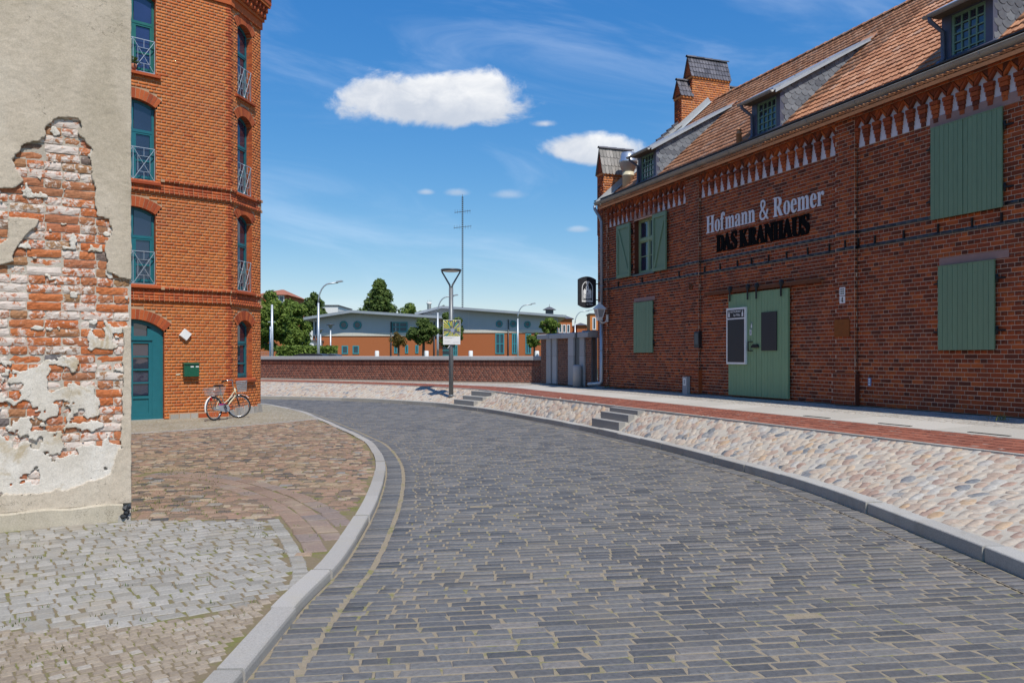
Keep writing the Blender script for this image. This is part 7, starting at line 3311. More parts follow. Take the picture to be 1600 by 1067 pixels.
u0, zb0 = WB_.xz(1104, 365.0)
u1, zb1 = WB_.xz(1288, 321.5)
cap = WB_.z(1107, 338.5) - WB_.z(1107, 364.5)
sg = wthing('wall_lettering', 'white serif lettering Hofmann & Roemer high on the brick wall', 'lettering', 1104, 365, WB_)
lettering(sg, 'Hofmann & Roemer', u0, u1, (zb0 + zb1) / 2, cap * 1.02, 'letter_white', -.012, .02, .018, u0, zb0)
u0, zb0 = WB_.xz(1120, 394.5)
u1, zb1 = WB_.xz(1264.5, 365.5)
cap = WB_.z(1124, 370.5) - WB_.z(1124, 394.0)
sg = wthing('wall_lettering', 'black narrow capitals DAS KRANHAUS below the white lettering', 'lettering', 1120, 394.5, WB_)
lettering(sg, 'DAS KRANHAUS', u0, u1, (zb0 + zb1) / 2, cap * 1.12, 'black_letters', -.012, .02, -.005, u0, zb0, True)

# iron anchors along the lower black band
for px, py in ((967, 446), (1004, 441), (1062, 427), (1102, 419), (1126, 414), (1153, 410), (1175, 406), (1202, 402), (1230, 397), (1263, 391), (1297, 384), (1326, 378), (1342, 380), (1368, 375),
               (1413, 368), (1467, 357), (1520, 348), (1566, 341)):
    x, z = WB_.xz(px, 500)
    z = 3.30
    mb = MB()
    yy = YB if not any(a <= x <= b for a, b in pil) else 0.0
    mb.bar((x, yy - .02, z - .03), (x + .01, yy - .03, z + .12), .03)
    mb.bar((x, yy - .015, z - .01), (x, yy + .02, z - .01), .025)
    mb.build('wall_anchor', 'black_iron', ware)

# small fittings on the wall


def plate(name, label, cat, px, py, w_, h_, mat, plane=WP, y=-.012, group=None):
    t_ = wthing(name, label, cat, px, py, plane, group)
    mb = MB()
    mb.box(-w_ / 2, w_ / 2, y, .004, -h_ / 2, h_ / 2)
    mb.build('plate', mat, t_)
    return t_


t_ = plate('house_sign', 'upper white enamel plate with black marks beside the sliding door', 'sign', 1316.5, 455.5, .15, .17, 'white_paint')
mb = MB()
for k in range(2):
    for j in range(3):
        x = -.045 + k * .055
        z = .045 - j * .045
        mb.box(x, x + .038, -.0145, -.011, z - .012, z + .012)
stuff(mb.build('marks', 'black_letters', t_))
t_ = plate('house_sign', 'lower white enamel plate with the house number 4', 'sign', 1316.5, 468.5, .15, .15, 'white_paint')
glyph_obj('4', 'black_letters', t_, .19, .22, -.035, -.05, -.013, .003, 'numeral')
plate('rust_plate', 'rusty square iron plate on the brick pilaster', 'plate', 1316, 512.5, .42, .36, 'rust_plate', y=-.02)
t_ = plate('cable_label', 'small blue and white label low on the brick wall', 'label', 1359, 596.5, .075, .17, 'blue_label', WB_)
mb = MB()
for z in (-.05, .0, .05):
    mb.box(-.022, .022, -.0135, -.011, z - .014, z + .014)
stuff(mb.build('marks', 'white_paint', t_))
t_ = wthing('meter_box', 'small dark meter box on the brick wall beside the pilaster', 'meter box', 1093, 538, WB_)
mb = MB()
mb.prism([(-.10, -.10), (0, -.10), (0, .36), (-.06, .36), (-.10, .32)][::1], 'x', -.11, .11)
mb.build('box', 'black_plastic', t_)
mb = MB()
mb.box(-.085, .085, -.106, -.098, .0, .30)
mb.build('lid', 'dark_steel', t_)
mb = MB()
mb.tube([(0, -.03, .36), (0, -.03, 3.0)], .016, 6)
mb.tube([(0, -.03, -.10), (0, -.03, -1.3)], .016, 6)
mb.build('conduit', 'rust', t_)
t_ = wthing('marker_stone', 'short pale stone post with a small white notice at the pilaster foot', 'stone post', 1077.5, 614.5, WP)
mb = MB()
mb.box(-.11, .11, -.16, -.06, -.03, .46)
mb.build('post', 'gate_granite', t_)
mb = MB()
mb.box(-.06, .06, -.168, -.16, .22, .42)
mb.build('notice', 'white_paint', t_)
mb = MB()
mb.box(-.03, .03, -.171, -.168, .26, .38)
mb.build('print', 'grey_plastic', t_)
t_ = wthing('wall_rosette', 'small round iron wall rosette on the pilaster', 'rosette', 1080, 448.5, WP)
mb = MB()
mb.ring((0, -.02, 0), .07, .02, (1, 0, 0), (0, 0, 1), 18, 6)
mb.bar((-.06, -.02, 0), (.06, -.02, 0), .02)
mb.build('ring', 'rust', t_)

# lantern
x, z = WP.xz(944.5, 497)
ln = thing('wall_lantern', 'white four sided lantern on a bracket at the warehouse corner', 'lantern', (*(WALL_O + UD * (x + .22) - ND * .0), BZ + z), UD)
mb = MB()
cy = -.30
mb.tube([(0, 0, -.02), (0, -.10, -.16), (0, -.2, -.17), (0, cy, -.10)], .022, 8)
mb.box(-.05, .05, -.03, 0, -.14, .10)
mb.build('bracket', 'white_paint', ln)
bz0, bz1 = 0.0, .27
mb = MB()
b0, b1 = .075, .135
for sx_ in (-1, 1):
    for sy_ in (-1, 1):
        mb.bar((sx_ * b0, cy + sy_ * b0, bz0), (sx_ * b1, cy + sy_ * b1, bz1), .022)
for zz_, bb in ((bz0, b0), (bz1, b1)):
    q = [(-bb, cy - bb), (bb, cy - bb), (bb, cy + bb), (-bb, cy + bb)]
    for p, s in zip(q, q[1:] + q[:1]):
        mb.bar((*p, zz_), (*s, zz_), .026)
mb.box(-b0, b0, cy - b0, cy + b0, -.10, -.07)
mb.prism([(-.06, -.10), (.06, -.10), (b0, 0), (-b0, 0)], 'y', cy - .07, cy + .07)
mb.build('cage', 'white_paint', ln)
mb = MB()
c0, c1 = b0 * .96, b1 * .96
q0 = [(-c0, cy - c0), (c0, cy - c0), (c0, cy + c0), (-c0, cy + c0)]
q1 = [(-c1, cy - c1), (c1, cy - c1), (c1, cy + c1), (-c1, cy + c1)]
for k in range(4):
    mb.quad((*q0[k], bz0 + .01), (*q0[(k + 1) % 4], bz0 + .01), (*q1[(k + 1) % 4], bz1 - .01), (*q1[k], bz1 - .01))
mb.build('panes', 'lantern_glass', ln)
mb = MB()
e = .175
mb.add([(-e, cy - e, bz1 + .015), (e, cy - e, bz1 + .015), (e, cy + e, bz1 + .015), (-e, cy + e, bz1 + .015), (-.06, cy - .06, bz1 + .16), (.06, cy - .06, bz1 + .16), (.06, cy + .06, bz1 + .16), (-.06, cy + .06, bz1 + .16)],
       [(0, 3, 2, 1), (4, 5, 6, 7), (0, 1, 5, 4), (1, 2, 6, 5), (2, 3, 7, 6), (3, 0, 4, 7)])
mb.box(-.035, .035, cy - .035, cy + .035, bz1 + .16, bz1 + .24)
mb.build('cap', 'white_paint', ln)

# hanging sign at the corner, square to the wall
hs_o = WALL_O - ND * .1 + UD * .08
X_, Z_ = WP.xz(934, 482)
sgn = thing('hanging_sign', 'black hanging sign with a white tower emblem reading DAS Kranhaus', 'sign', (*hs_o, BZ + Z_), ND)
SW, SH = .66, 1.06
sx0 = -SW - .02


def outline(m=0.0):
    pts = []
    w_ = SW / 2 - m
    c = sx0 + SW / 2
    top, bot = SH - m, m
    r_ = .10
    n = 8
    for k in range(n + 1):
        t = -1 + 2 * k / n
        pts.append((c + w_ * t, bot + r_ * t * t))
    for k in range(n + 1):
        t = 1 - 2 * k / n
        pts.append((c + w_ * t, top - r_ * t * t))
    return pts


mb = MB()
mb.prism(outline(), 'y', -.035, .035)
mb.build('board', 'black_board', sgn)
c = sx0 + SW / 2
for s, nm in ((-1, 'front'),):
    y0, y1 = -.040, -.035
    # arch line
    mb = MB()
    w_ = .205
    zs_, zb_ = .66, .20
    inn, out = [], []
    for k in range(11):
        a_ = PI - PI * k / 10
        out.append((c + w_ * math.cos(a_), zs_ + .24 * math.sin(a_)))
        inn.append((c + (w_ - .022) * math.cos(a_), zs_ + .215 * math.sin(a_)))
    for k in range(10):
        mb.prism([inn[k], inn[k + 1], out[k + 1], out[k]], 'y', y0, y1)
    mb.prism([(c - w_, zb_), (c - w_ + .022, zb_), (c - w_ + .022, zs_), (c - w_, zs_)], 'y', y0, y1)
    mb.prism([(c + w_ - .022, zb_), (c + w_, zb_), (c + w_, zs_), (c + w_ - .022, zs_)], 'y', y0, y1)
    mb.prism([(c - w_ + .022, zb_), (c + w_ - .022, zb_), (c + w_ - .022, zb_ + .05), (c - w_ + .022, zb_ + .05)], 'y', y0, y1)
    mb.build('arch_line', 'white_paint', sgn)
    mb = MB()
    T = [(-.15, .33), (.15, .33), (.15, .60), (.12, .60), (.12, .64), (.085, .64), (.085, .61), (.055, .61), (.055, .70), (.03, .76), (.03, .80), (-.03, .80), (-.03, .76), (-.055, .70),
         (-.055, .61), (-.085, .61), (-.085, .64), (-.12, .64), (-.12, .60), (-.15, .60)]
    mb.prism([(c + p, q) for p, q in T], 'y', y0 + .001, y1)
    mb.box(c - .05, c + .05, y0 + .001, y1, .81, .85)
    mb.box(c - .028, c + .028, y0 + .001, y1, .85, .87)
    mb.build('tower_emblem', 'white_paint', sgn)
    mb = MB()
    for p in ((-.012, .012, .66, .72), (-.02, .02, .52, .57), (-.15, .15, .455, .463)):
        mb.box(c + p[0], c + p[1], y0 - .001, y0 + .002, p[2], p[3])
    mb.build('tower_windows', 'black_board', sgn)
    text_mesh('DAS', .115, 'black_board', sgn, Matrix.Translation((c, y0 - .0005, .395)))
    text_mesh('Kranhaus', .082, 'white_paint', sgn, Matrix.Translation((c, y0 + .002, .285)))
    text_mesh('by Mika', .075, 'white_paint', sgn, Matrix.Translation((c + .09, y0 + .002, .13)))
mb = MB()
for z in (.28, .82):
    mb.bar((sx0 + SW - .02, 0, z), (.16, 0, z), .03)
    mb.box(.10, .13, -.05, .05, z - .06, z + .06)
mb.build('bracket', 'rust', sgn)
# ================================================================== LOW WALL, GATE PIERS, STEPS, LAMP
# low clinker wall along the far side of the walk
LA = np.array([1.17, 31.6])
LB_ = np.array([-20.0, 43.5])
LD = (LA - LB_) / np.linalg.norm(LA - LB_)
LLEN = float(np.linalg.norm(LA - LB_))
low = thing('low_brick_wall', 'long low clinker brick wall with pale stone coping across the far side', 'wall', (*LB_, WALK_Z - .02), LD)
LWM = local_matrix(low)
brickwork(low, ID, 0, LLEN, 0.0, 0.63, [], 0.079, .25, ('wall_clinker', 'clinker_mortar'), 0, proud=.003, seed=600, joint=.012)
# soldier course
B = []
x = 0.0
rr = np.random.default_rng(6)
while x < LLEN - .07:
    B.append((x + .005, x + .071, .634, .872, -.004 + rr.normal(0, .001), .006))
    x += .076
stuff(np_mesh('soldier_bricks', brick_arrays(B), topo(BRICK_F, 8, len(B)), 'wall_clinker', low))
mb = MB()
mb.box(0, LLEN, .003, .36, .63, .89)
mb.box(0, LLEN, .0035, .36, -.3, .63)
mb.build('core', 'clinker_mortar', low)
x = 0.0
while x < LLEN:
    ln = min(2.1, LLEN - x)
    mb = MB()
    mb.prism([(-.05, .89), (.42, .89), (.42, 1.02), (.40, 1.045), (-.03, 1.045), (-.05, 1.02)], 'x', x + .004, x + ln - .004)
    mb.build('coping_stone', 'gate_granite', low)
    x += ln

# gate piers of granite and clinker beside the warehouse
G0 = np.array([1.15, 31.4])
G1 = np.array([2.42, 28.35])
GD = (G1 - G0) / np.linalg.norm(G1 - G0)
GL = float(np.linalg.norm(G1 - G0))
gate = thing('gate_pier', 'tall granite and brick gate pier between the low wall and the warehouse', 'gate pier', (*G0, WALK_Z - .02), GD)
GP = Plane(G0, GD, WALK_Z - .02)
GH = 1.84


def gpost(px0, px1, y0=-.05, z1=GH - .14, mat='gate_granite'):
    a, b = GP.x(px0), GP.x(px1)
    zj = z1 * .62
    for z0_, z2 in ((0, zj - .004), (zj + .004, z1)):
        mb = MB()
        c = .012
        mb.prism([(a, .3), (a, y0 + c), (a + c, y0), (b - c, y0), (b, y0 + c), (b, .3)][::-1], 'z', z0_, z2)
        mb.build('granite_post', mat, gate)


mb = MB()
mb.box(0.0, GL, .02, .62, 0, GH - .14)
mb.build('core', 'clinker_mortar', gate)
for a, b in ((845, 855), (863, 864.5), (871, 891), (914.5, 924)):
    xa_, xb_ = GP.x(a), GP.x(b)
    if xb_ - xa_ > .12:
        brickwork(gate, ID, xa_ + .01, xb_ - .01, 0, GH - .14, [], .079, .25, ('gate_brick', 'clinker_mortar'), 0, proud=.003, seed=610, joint=.012, backing=True)
for a, b, y0 in ((855, 862, -.05), (864.5, 871, -.05), (891, 899.5, -.10), (901, 907, .02), (907.5, 914.5, -.06)):
    gpost(a, b, y0)
mb = MB()
a, b = GP.x(899.5), GP.x(907)
mb.box(a, b, -.03, .3, 0, GH - .14)
mb.build('dark_post', 'dark_steel', gate)
for a, b in ((843.5, 862), (862.6, 881), (881.4, 902.4), (907.2, 923.5)):
    xa_, xb_ = GP.x(a), GP.x(b)
    mb = MB()
    mb.prism([(-.13, GH - .14), (.66, GH - .14), (.66, GH + .02), (.62, GH + .05), (-.09, GH + .05), (-.13, GH + .02)], 'x', xa_, xb_)
    mb.build('coping_stone', 'gate_granite', gate)
a, b = GP.x(902.6), GP.x(907)
mb = MB()
mb.box(a, b, -.08, .6, GH - .13, GH + .04)
mb.build('dark_coping', 'dark_steel', gate)
mb = MB()
xc = GP.x(911.5)
mb.lathe([(.17, -.02), (.17, .74), (.15, .80), (.10, .83)], (xc, -.24, 0), 14)
bl = thing('stone_bollard', 'round pale stone bollard at the foot of the gate pier', 'bollard', Vector((*(G0 + GD * xc - np.array([-GD[1], GD[0]]) * .24), WALK_Z - .02)), GD)
mb = MB()
mb.lathe([(.16, -.02), (.16, .66), (.14, .72), (.09, .74)], (0, 0, 0), 14)
mb.build('bollard_body', 'gate_granite', bl)
# light coloured return wall behind, by the warehouse corner
rw = thing('stone_pier', 'short stone topped pier tucked against the warehouse corner', 'pier', (2.62, 29.2, WALK_Z), (1, 0.0))
mb = MB()
mb.box(0.05, .50, 0, .5, 0, GH - .1)
mb.build('shaft', 'far_white', rw)
mb = MB()
mb.box(-.02, .60, -.06, .56, GH - .1, GH + .12)
mb.build('coping', 'gate_granite', rw)
mg = thing('metal_gate', 'narrow metal gate in the gap beside the warehouse corner', 'gate', (2.47, 28.75, WALK_Z), (1, 0))
mb = MB()
mb.bar((0, 0, .05), (0, 0, 1.5), .04)
mb.bar((.42, 0, .05), (.42, 0, 1.5), .04)
mb.bar((0, 0, .12), (.42, 0, .12), .035)
mb.bar((0, 0, 1.42), (.42, 0, 1.42), .035)
mb.build('frame', 'galvanised', mg)
for k in range(5):
    mb = MB()
    mb.bar((.07 + k * .07, 0, .12), (.07 + k * .07, 0, 1.42), .014)
    mb.build('bar', 'galvanised', mg)

# ------------------------------------------------------------------ the two flights of steps in the bank
labels = ('three granite steps in the bank nearest the sliding door', 'three granite steps in the bank beside the lamp post')
for si, (x, y, dx_, dy_, wd_) in enumerate(STEP_BOXES):
    wst = 1.32
    tp_ = min(.40, (wd_ - .14) / 3)
    up = np.array([-dy_, dx_])
    bgrid = np.array([[*(bk2[i] * (1 - u) + bs[i] * u), BZ0 + (BZ1 - BZ0) * u] for i in range(0, 400, 2) for u in np.linspace(0, 1, 16)])

    def bank_z(yy):
        q = np.array([x, y]) + np.array([dx_, dy_]) * .66 + up * yy
        return float(bgrid[int(np.argmin(np.hypot(bgrid[:, 0] - q[0], bgrid[:, 1] - q[1]))), 2])
    wd_ = next(v for v in np.arange(.3, 3, .02) if bank_z(v) > BZ1 - .012)
    tp_ = (wd_ - .02) / 3
    st = thing('steps', labels[si], 'steps', (x, y, 0), (dx_, dy_), group='flights of steps in the bank')
    # local x along the kerb towards the viewer, local y to the right of travel (up the bank)
    nrm = Vector((dy_, -dx_)) * -1
    sgn_ = 1.0 if (nrm.x * 0.934 + nrm.y * 0.358) > 0 else -1.0
    for k in range(3):
        mb = MB()
        y0 = -.05 + k * tp_
        y1 = y0 + .15
        z1 = max(bank_z(y0 + tp_ + .04) + .015, .09 + k * .15)
        a, b = sorted((sgn_ * y0, sgn_ * y1))
        mb.prism([(a, -.2), (b, -.2), (b, z1 - .006), (b - .006, z1), (a + .006, z1), (a, z1 - .006)], 'x', 0.0, wst)
        mb.build('step', 'step_granite', st)
        mb = MB()
        a, b = sorted((sgn_ * y1, sgn_ * (y0 + tp_ + (wd_ - y0 - tp_ - .06 if k == 2 else .005))))
        mb.box(0.005, wst - .005, a, b, -.2, z1 - .008)
        mb.build('tread', 'pale_slab', st)

# ------------------------------------------------------------------ lamp post with its poster
lx, ly = -2.14, 28.1
lp_ = thing('street_lamp', 'grey street lamp with forked ring head standing on the cobbled bank', 'street lamp', (lx, ly, .24), (1, 0))
mb = MB()
mb.tube([(0, 0, -.1), (0, 0, 3.82)], [.082, .078], 14)
mb.build('pole', 'lamp_grey', lp_)
mb = MB()
mb.lathe([(.095, -.02), (.095, .06), (.082, .075)], n=14)
mb.build('base_collar', 'lamp_grey', lp_)
mb = MB()
for s in (-1, 1):
    mb.tube([(s * .02, 0, 3.78), (s * .05, 0, 3.92), (s * .33, 0, 4.40)], [.035, .032, .026], 8)
mb.build('fork', 'lamp_grey', lp_)
mb = MB()
mb.lathe([(.30, 4.40), (.35, 4.41), (.37, 4.44), (.35, 4.47), (.10, 4.485)], n=24)
mb.build('lamp_head', 'dark_steel', lp_)
mb = MB()
mb.lathe([(.28, 4.392), (.29, 4.401)], n=24)
mb.build('diffuser', 'bulb_glass', lp_)


def poster_mat():
    m, t, b = base_mat('poster_print')
    oc = t.new('ShaderNodeTexCoord').outputs['Object']
    x, y, z = t.xyz(oc)
    cx_, cz_ = 0.03, 0.50
    ax = t.m('SUBTRACT', x, cx_)
    az = t.m('SUBTRACT', z, cz_)
    an = t.m('ARCTAN2', az, ax)
    rad = t.m('SQRT', t.m('ADD', t.m('MULTIPLY', ax, ax), t.m('MULTIPLY', az, az)))
    k = t.m('FLOOR', t.m('MULTIPLY', an, 4.6))
    band = t.m('FRACT', t.m('MULTIPLY', an, 4.6))
    wn = t.new('ShaderNodeTexWhiteNoise', noise_dimensions='2D')
    t.l.new(t.comb(k, t.m('FLOOR', t.m('MULTIPLY', rad, 6.5)), 0), wn.inputs['Vector'])
    col = t.ramp(wn.outputs['Value'], [(0, (.60, .58, .06)), (.3, (.10, .11, .12)), (.45, (.30, .32, .36)), (.6, (.66, .66, .18)), (.75, (.05, .35, .25)), (.86, (.14, .15, .17)), (1, (.45, .47, .5))], 'CONSTANT')
    col = t.mix(t.m('LESS_THAN', band, .45), col, (.085, .09, .10))
    col = t.mix(t.m('LESS_THAN', rad, .07), col, (.30, .33, .42))
    t.l.new(col, b.inputs['Base Color'])
    b.inputs['Roughness'].default_value = .4


poster_mat()
po = thing('poster_board', 'upright poster board with yellow and grey rays hung on the lamp post', 'poster', (lx + .03, ly - .10, .24 + 1.83), (1, 0))
PW, PH = .60, .86
mb = MB()
mb.box(-PW / 2, PW / 2, -.015, .015, 0, PH)
mb.build('board', 'white_paint', po)
mb = MB()
mb.quad((-PW / 2 + .012, -.0165, .29), (PW / 2 - .012, -.0165, .29), (PW / 2 - .012, -.0165, PH - .012), (-PW / 2 + .012, -.0165, PH - .012))
mb.build('print', 'poster_print', po)
mb = MB()
for z, a, b in ((.24, -.25, .1), (.215, -.25, .02), (.10, -.25, -.05), (.07, .05, .25)):
    mb.box(a, b, -.0165, -.015, z, z + .010)
stuff(mb.build('small_print', 'grey_plastic', po))
mb = MB()
for z in (.1, .74):
    mb.ring((-.03, .10, z), .09, .008, (1, 0, 0), (0, 1, 0), 16, 5)
mb.build('strap', 'black_plastic', po)
mb = MB()
mb.bar((-.04, .03, 0), (-.14, -.02, -.13), .02, .012)
mb.build('cable_tie', 'white_paint', po)

# ================================================================== BEYOND THE WALL


def far_pt(px, d):
    return ((px - 800) / F * d, d)


GZ = -0.2


def zpx(py, d):
    return CAMZ - (py - HZ) / F * d


# modern hall: left block
def hall_block(name, label, d, px0, px1, dep, z_brick, z_eave0, z_eave1, z_peak, peak_t, wins, xd=(1, 0)):
    x0 = (px0 - 800) / F * d
    x1 = (px1 - 800) / F * d
    W_ = x1 - x0
    b = thing(name, label, 'building', (x0, d, GZ), xd)
    h = lambda z: z - GZ
    mb = MB()
    mb.box(0, W_, 0, dep, 0, h(z_brick))
    mb.build('brick_base', 'far_brick', b)
    mb = MB()
    mb.box(-.05, W_ + .05, -.08, dep, h(z_brick), h(z_brick) + .35)
    mb.build('stone_band', 'concrete_band', b)
    zc = h(z_brick) + .35
    prof_ = [(0, zc), (W_, zc), (W_, h(z_eave1)), (W_ * peak_t, h(z_peak)), (0, h(z_eave0))]
    mb = MB()
    mb.prism(prof_, 'y', .02, dep)
    mb.build('cladding', 'cladding', b)
    for x in (.3, W_ * .63, W_ - .3):
        mb = MB()
        mb.tube([(x, -.16, 0), (x, -.16, zc + 1.2)], .07, 6)
        mb.build('rain_pipe', 'dark_steel', b)
    n = max(2, int(W_ / 4))
    for k in range(1, n):
        mb = MB()
        x = W_ * k / n
        zt_ = h(z_eave0) + (h(z_peak) - h(z_eave0)) * (x / (W_ * peak_t)) if x < W_ * peak_t else h(z_peak) + (h(z_eave1) - h(z_peak)) * ((x - W_ * peak_t) / (W_ * (1 - peak_t)))
        mb.box(x - .04, x + .04, -.015, .02, zc, zt_ - .05)
        mb.build('cladding_joint', 'cladding_pale', b)
    mb = MB()
    ov = .9
    q = [(-ov, h(z_eave0) - ov * (h(z_peak) - h(z_eave0)) / (W_ * peak_t)), (W_ * peak_t, h(z_peak)), (W_ + ov, h(z_eave1) - ov * (h(z_peak) - h(z_eave1)) / (W_ * (1 - peak_t)))]
    mb.prism([q[0], q[1], q[2], (q[2][0], q[2][1] + .28), (q[1][0], q[1][1] + .28), (q[0][0], q[0][1] + .28)], 'y', -1.3, dep + .6)
    mb.build('roof', 'roof_metal', b)
    for wx, wz0, wz1, ww, kind in wins:
        if kind == 'round':
            f = bpy.data.objects.new('window', None)
            COL.objects.link(f)
            f.parent = b
            mb = MB()
            mb.ring((wx, -.03, wz0), ww, .09, (1, 0, 0), (0, 0, 1), 20, 5)
            mb.build('frame', 'far_teal', f)
            mb = MB()
            mb.add([(wx + ww * math.cos(a), -.02, wz0 + ww * math.sin(a)) for a in np.linspace(0, 2 * PI, 21)[:-1]], [tuple(range(20))])
            mb.build('pane', 'far_glass', f)
        else:
            f = bpy.data.objects.new('window', None)
            COL.objects.link(f)
            f.parent = b
            mb = MB()
            mb.quad((wx, -.01, wz0), (wx + ww, -.01, wz0), (wx + ww, -.01, wz1), (wx, -.01, wz1))
            mb.build('pane', 'far_glass', f)
            mb = MB()
            t = .12
            mb.box(wx, wx + t, -.06, .0, wz0, wz1)
            mb.box(wx + ww - t, wx + ww, -.06, .0, wz0, wz1)
            mb.box(wx + t, wx + ww - t, -.06, .0, wz0, wz0 + t)
            mb.box(wx + t, wx + ww - t, -.06, .0, wz1 - t, wz1)
            if kind == 'grid':
                for k in range(1, max(2, int(ww / .8))):
                    xx = wx + ww * k / max(2, int(ww / .8))
                    mb.box(xx - .05, xx + .05, -.05, .0, wz0 + t, wz1 - t)
                for k in range(1, max(2, int((wz1 - wz0) / .95))):
                    zz_ = wz0 + (wz1 - wz0) * k / max(2, int((wz1 - wz0) / .95))
                    mb.box(wx + t, wx + ww - t, -.055, .0, zz_ - .05, zz_ + .05)
            mb.build('frame', 'far_teal', f)
    return b


d = 88.0
s = d / F
zz0 = lambda py: zpx(py, d) - GZ
hall_block('sports_hall', 'long low hall of orange brick with grey clad upper storey and round windows', d, 489.5, 683, 14, zpx(525, d), zpx(499, d), zpx(498, d), zpx(489.5, d), .32,
           [((537 - 489.5) * s, zz0(508), 0, .38, 'round'), ((558.5 - 489.5) * s, zz0(508), 0, .38, 'round'),
            ((534 - 489.5) * s, zz0(553), zz0(540), 10 * s, 'plain'), ((551 - 489.5) * s, zz0(553), zz0(540), 10 * s, 'plain'),
            ((616 - 489.5) * s, zz0(552), zz0(539), 5 * s, 'plain'), ((633 - 489.5) * s, zz0(552), zz0(539), 5 * s, 'plain'), ((649 - 489.5) * s, zz0(552), zz0(539), 5 * s, 'plain'),
            ((612 - 489.5) * s, zz0(519), zz0(503), 25 * s, 'grid')])
d2 = 95.0
s2 = d2 / F
zz2 = lambda py: zpx(py, d2) - GZ
hall_block('main_hall', 'larger grey roofed hall with tall teal windows behind the low wall', d2, 662, 872, 22, zpx(520, d2), zpx(490, d2), zpx(496, d2), zpx(482.5, d2), .14,
           [((774 - 662) * s2, zz2(553), zz2(521), 14 * s2, 'grid'), ((800 - 662) * s2, zz2(553), zz2(521), 8 * s2, 'grid'), ((821 - 662) * s2, zz2(553), zz2(521), 9 * s2, 'grid'),
            ((662 - 662 + 3) * s2, zz2(556), zz2(539), 38 * s2, 'grid'), ((708 - 662) * s2, zz2(556), zz2(539), 7 * s2, 'grid'),
            ((780 - 662) * s2, zz2(506), 0, .32, 'round'), ((802 - 662) * s2, zz2(506), 0, .32, 'round'), ((824 - 662) * s2, zz2(507), 0, .32, 'round')])


def far_house(name, label, d, px0, px1, ztop_py, dep, mat, roof, roof_py, wins=(), hip=True, ridge=.5):
    x0, x1 = (px0 - 800) / F * d, (px1 - 800) / F * d
    W_ = x1 - x0
    zt_ = zpx(ztop_py, d) - GZ
    b = thing(name, label, 'house', (x0, d, GZ), (1, 0))
    mb = MB()
    mb.box(0, W_, 0, dep, 0, zt_)
    mb.build('wall', mat, b)
    zr_ = zpx(roof_py, d) - GZ
    o = .4
    mb = MB()
    if roof == 'flat':
        mb.box(-.15, W_ + .15, -.15, dep + .15, zt_, zr_)
        mb.build('roof', 'slate_roof', b)
    else:
        i = min(W_, dep) * .45 if hip else 0
        mb.add([(-o, -o, zt_), (W_ + o, -o, zt_), (W_ + o, dep + o, zt_), (-o, dep + o, zt_), (i, dep / 2, zr_), (W_ - i, dep / 2, zr_)],
               [(0, 3, 2, 1), (0, 1, 5, 4), (1, 2, 5), (2, 3, 4, 5), (3, 0, 4)])
        mb.build('roof', roof, b)
    for (p0, p1, q0, q1) in wins:
        f = bpy.data.objects.new('window', None)
        COL.objects.link(f)
        f.parent = b
        xa_, xb_ = (p0 - px0) / F * d, (p1 - px0) / F * d
        za_, zb_ = zpx(q1, d) - GZ, zpx(q0, d) - GZ
        mb = MB()
        mb.quad((xa_, -.02, za_), (xb_, -.02, za_), (xb_, -.02, zb_), (xa_, -.02, zb_))
        mb.build('pane', 'far_glass', f)
        mb = MB()
        t = .12
        mb.box(xa_ - t, xb_ + t, -.05, 0, za_ - t, za_)
        mb.box(xa_ - t, xb_ + t, -.05, 0, zb_, zb_ + t)
        mb.box(xa_ - t, xa_, -.05, 0, za_, zb_)
        mb.box(xb_, xb_ + t, -.05, 0, za_, zb_)
        mb.build('frame', 'far_white', f)
    return b


far_house('tiled_roof_house', 'house with red tiled roof and attic windows rising behind the left trees', 110, 404, 446, 461, 10, 'far_brick', 'red_roof', 448,
          [(429, 434, 463, 472), (437, 443, 463, 472)])
far_house('white_block', 'plain white flat roofed block behind the trees', 140, 468, 528, 478, 12, 'far_white', 'flat', 476.5)
far_house('white_shed', 'low white building half hidden by the left trees', 84, 455, 490, 533, 6, 'far_white', 'flat', 531, [(481, 487, 538, 552)])
far_house('brick_villa', 'orange brick villa with roof lantern at the end of the halls', 150, 868, 894, 498, 12, 'chimney_brick', 'slate_roof', 489,
          [(874, 877, 508, 519), (880, 883, 508, 519), (886.5, 889.5, 508, 519)])
far_house('brick_annex', 'low orange brick building beside the villa', 152, 892, 928, 510.5, 10, 'chimney_brick', 'flat', 509)
far_house('brick_gatehouse', 'small hipped brick pavilion on the low annex', 150.5, 901.5, 915, 508, 3, 'chimney_brick', 'slate_roof', 504)
far_house('brick_tower', 'narrow brick tower just left of the warehouse', 118, 922, 940, 491, 5, 'chimney_brick', 'flat', 489.5, [(927, 930, 497, 514)])
d = 156
rl = thing('roof_lantern', 'dark louvred roof lantern above the red roof', 'roof lantern', ((858.5 - 800) / F * d, d, zpx(492, d)), (1, 0))
mb = MB()
mb.box(-.75, .75, -.7, .7, -.6, 1.0)
mb.build('drum', 'dark_steel', rl)
mb = MB()
mb.lathe([(1.35, .95), (1.25, 1.05), (.35, 1.5), (.05, 1.6), (.03, 2.1)], n=8)
mb.build('cap', 'slate_roof', rl)
rr_ = far_house('red_roof_hall', 'long building with a rusty red roof behind the grey hall', 165, 800, 872, 496, 14, 'far_brick', 'red_roof', 487)
d = 170
ct = thing('white_chimney', 'stout white chimney beyond the halls', 'chimney', ((670.5 - 800) / F * d, d, GZ), (1, 0))
mb = MB()
mb.lathe([(.42, 0), (.42, zpx(476, d) - GZ), (.55, zpx(475, d) - GZ), (.55, zpx(472.5, d) - GZ)], n=12)
mb.build('stack', 'far_white', ct)
mb = MB()
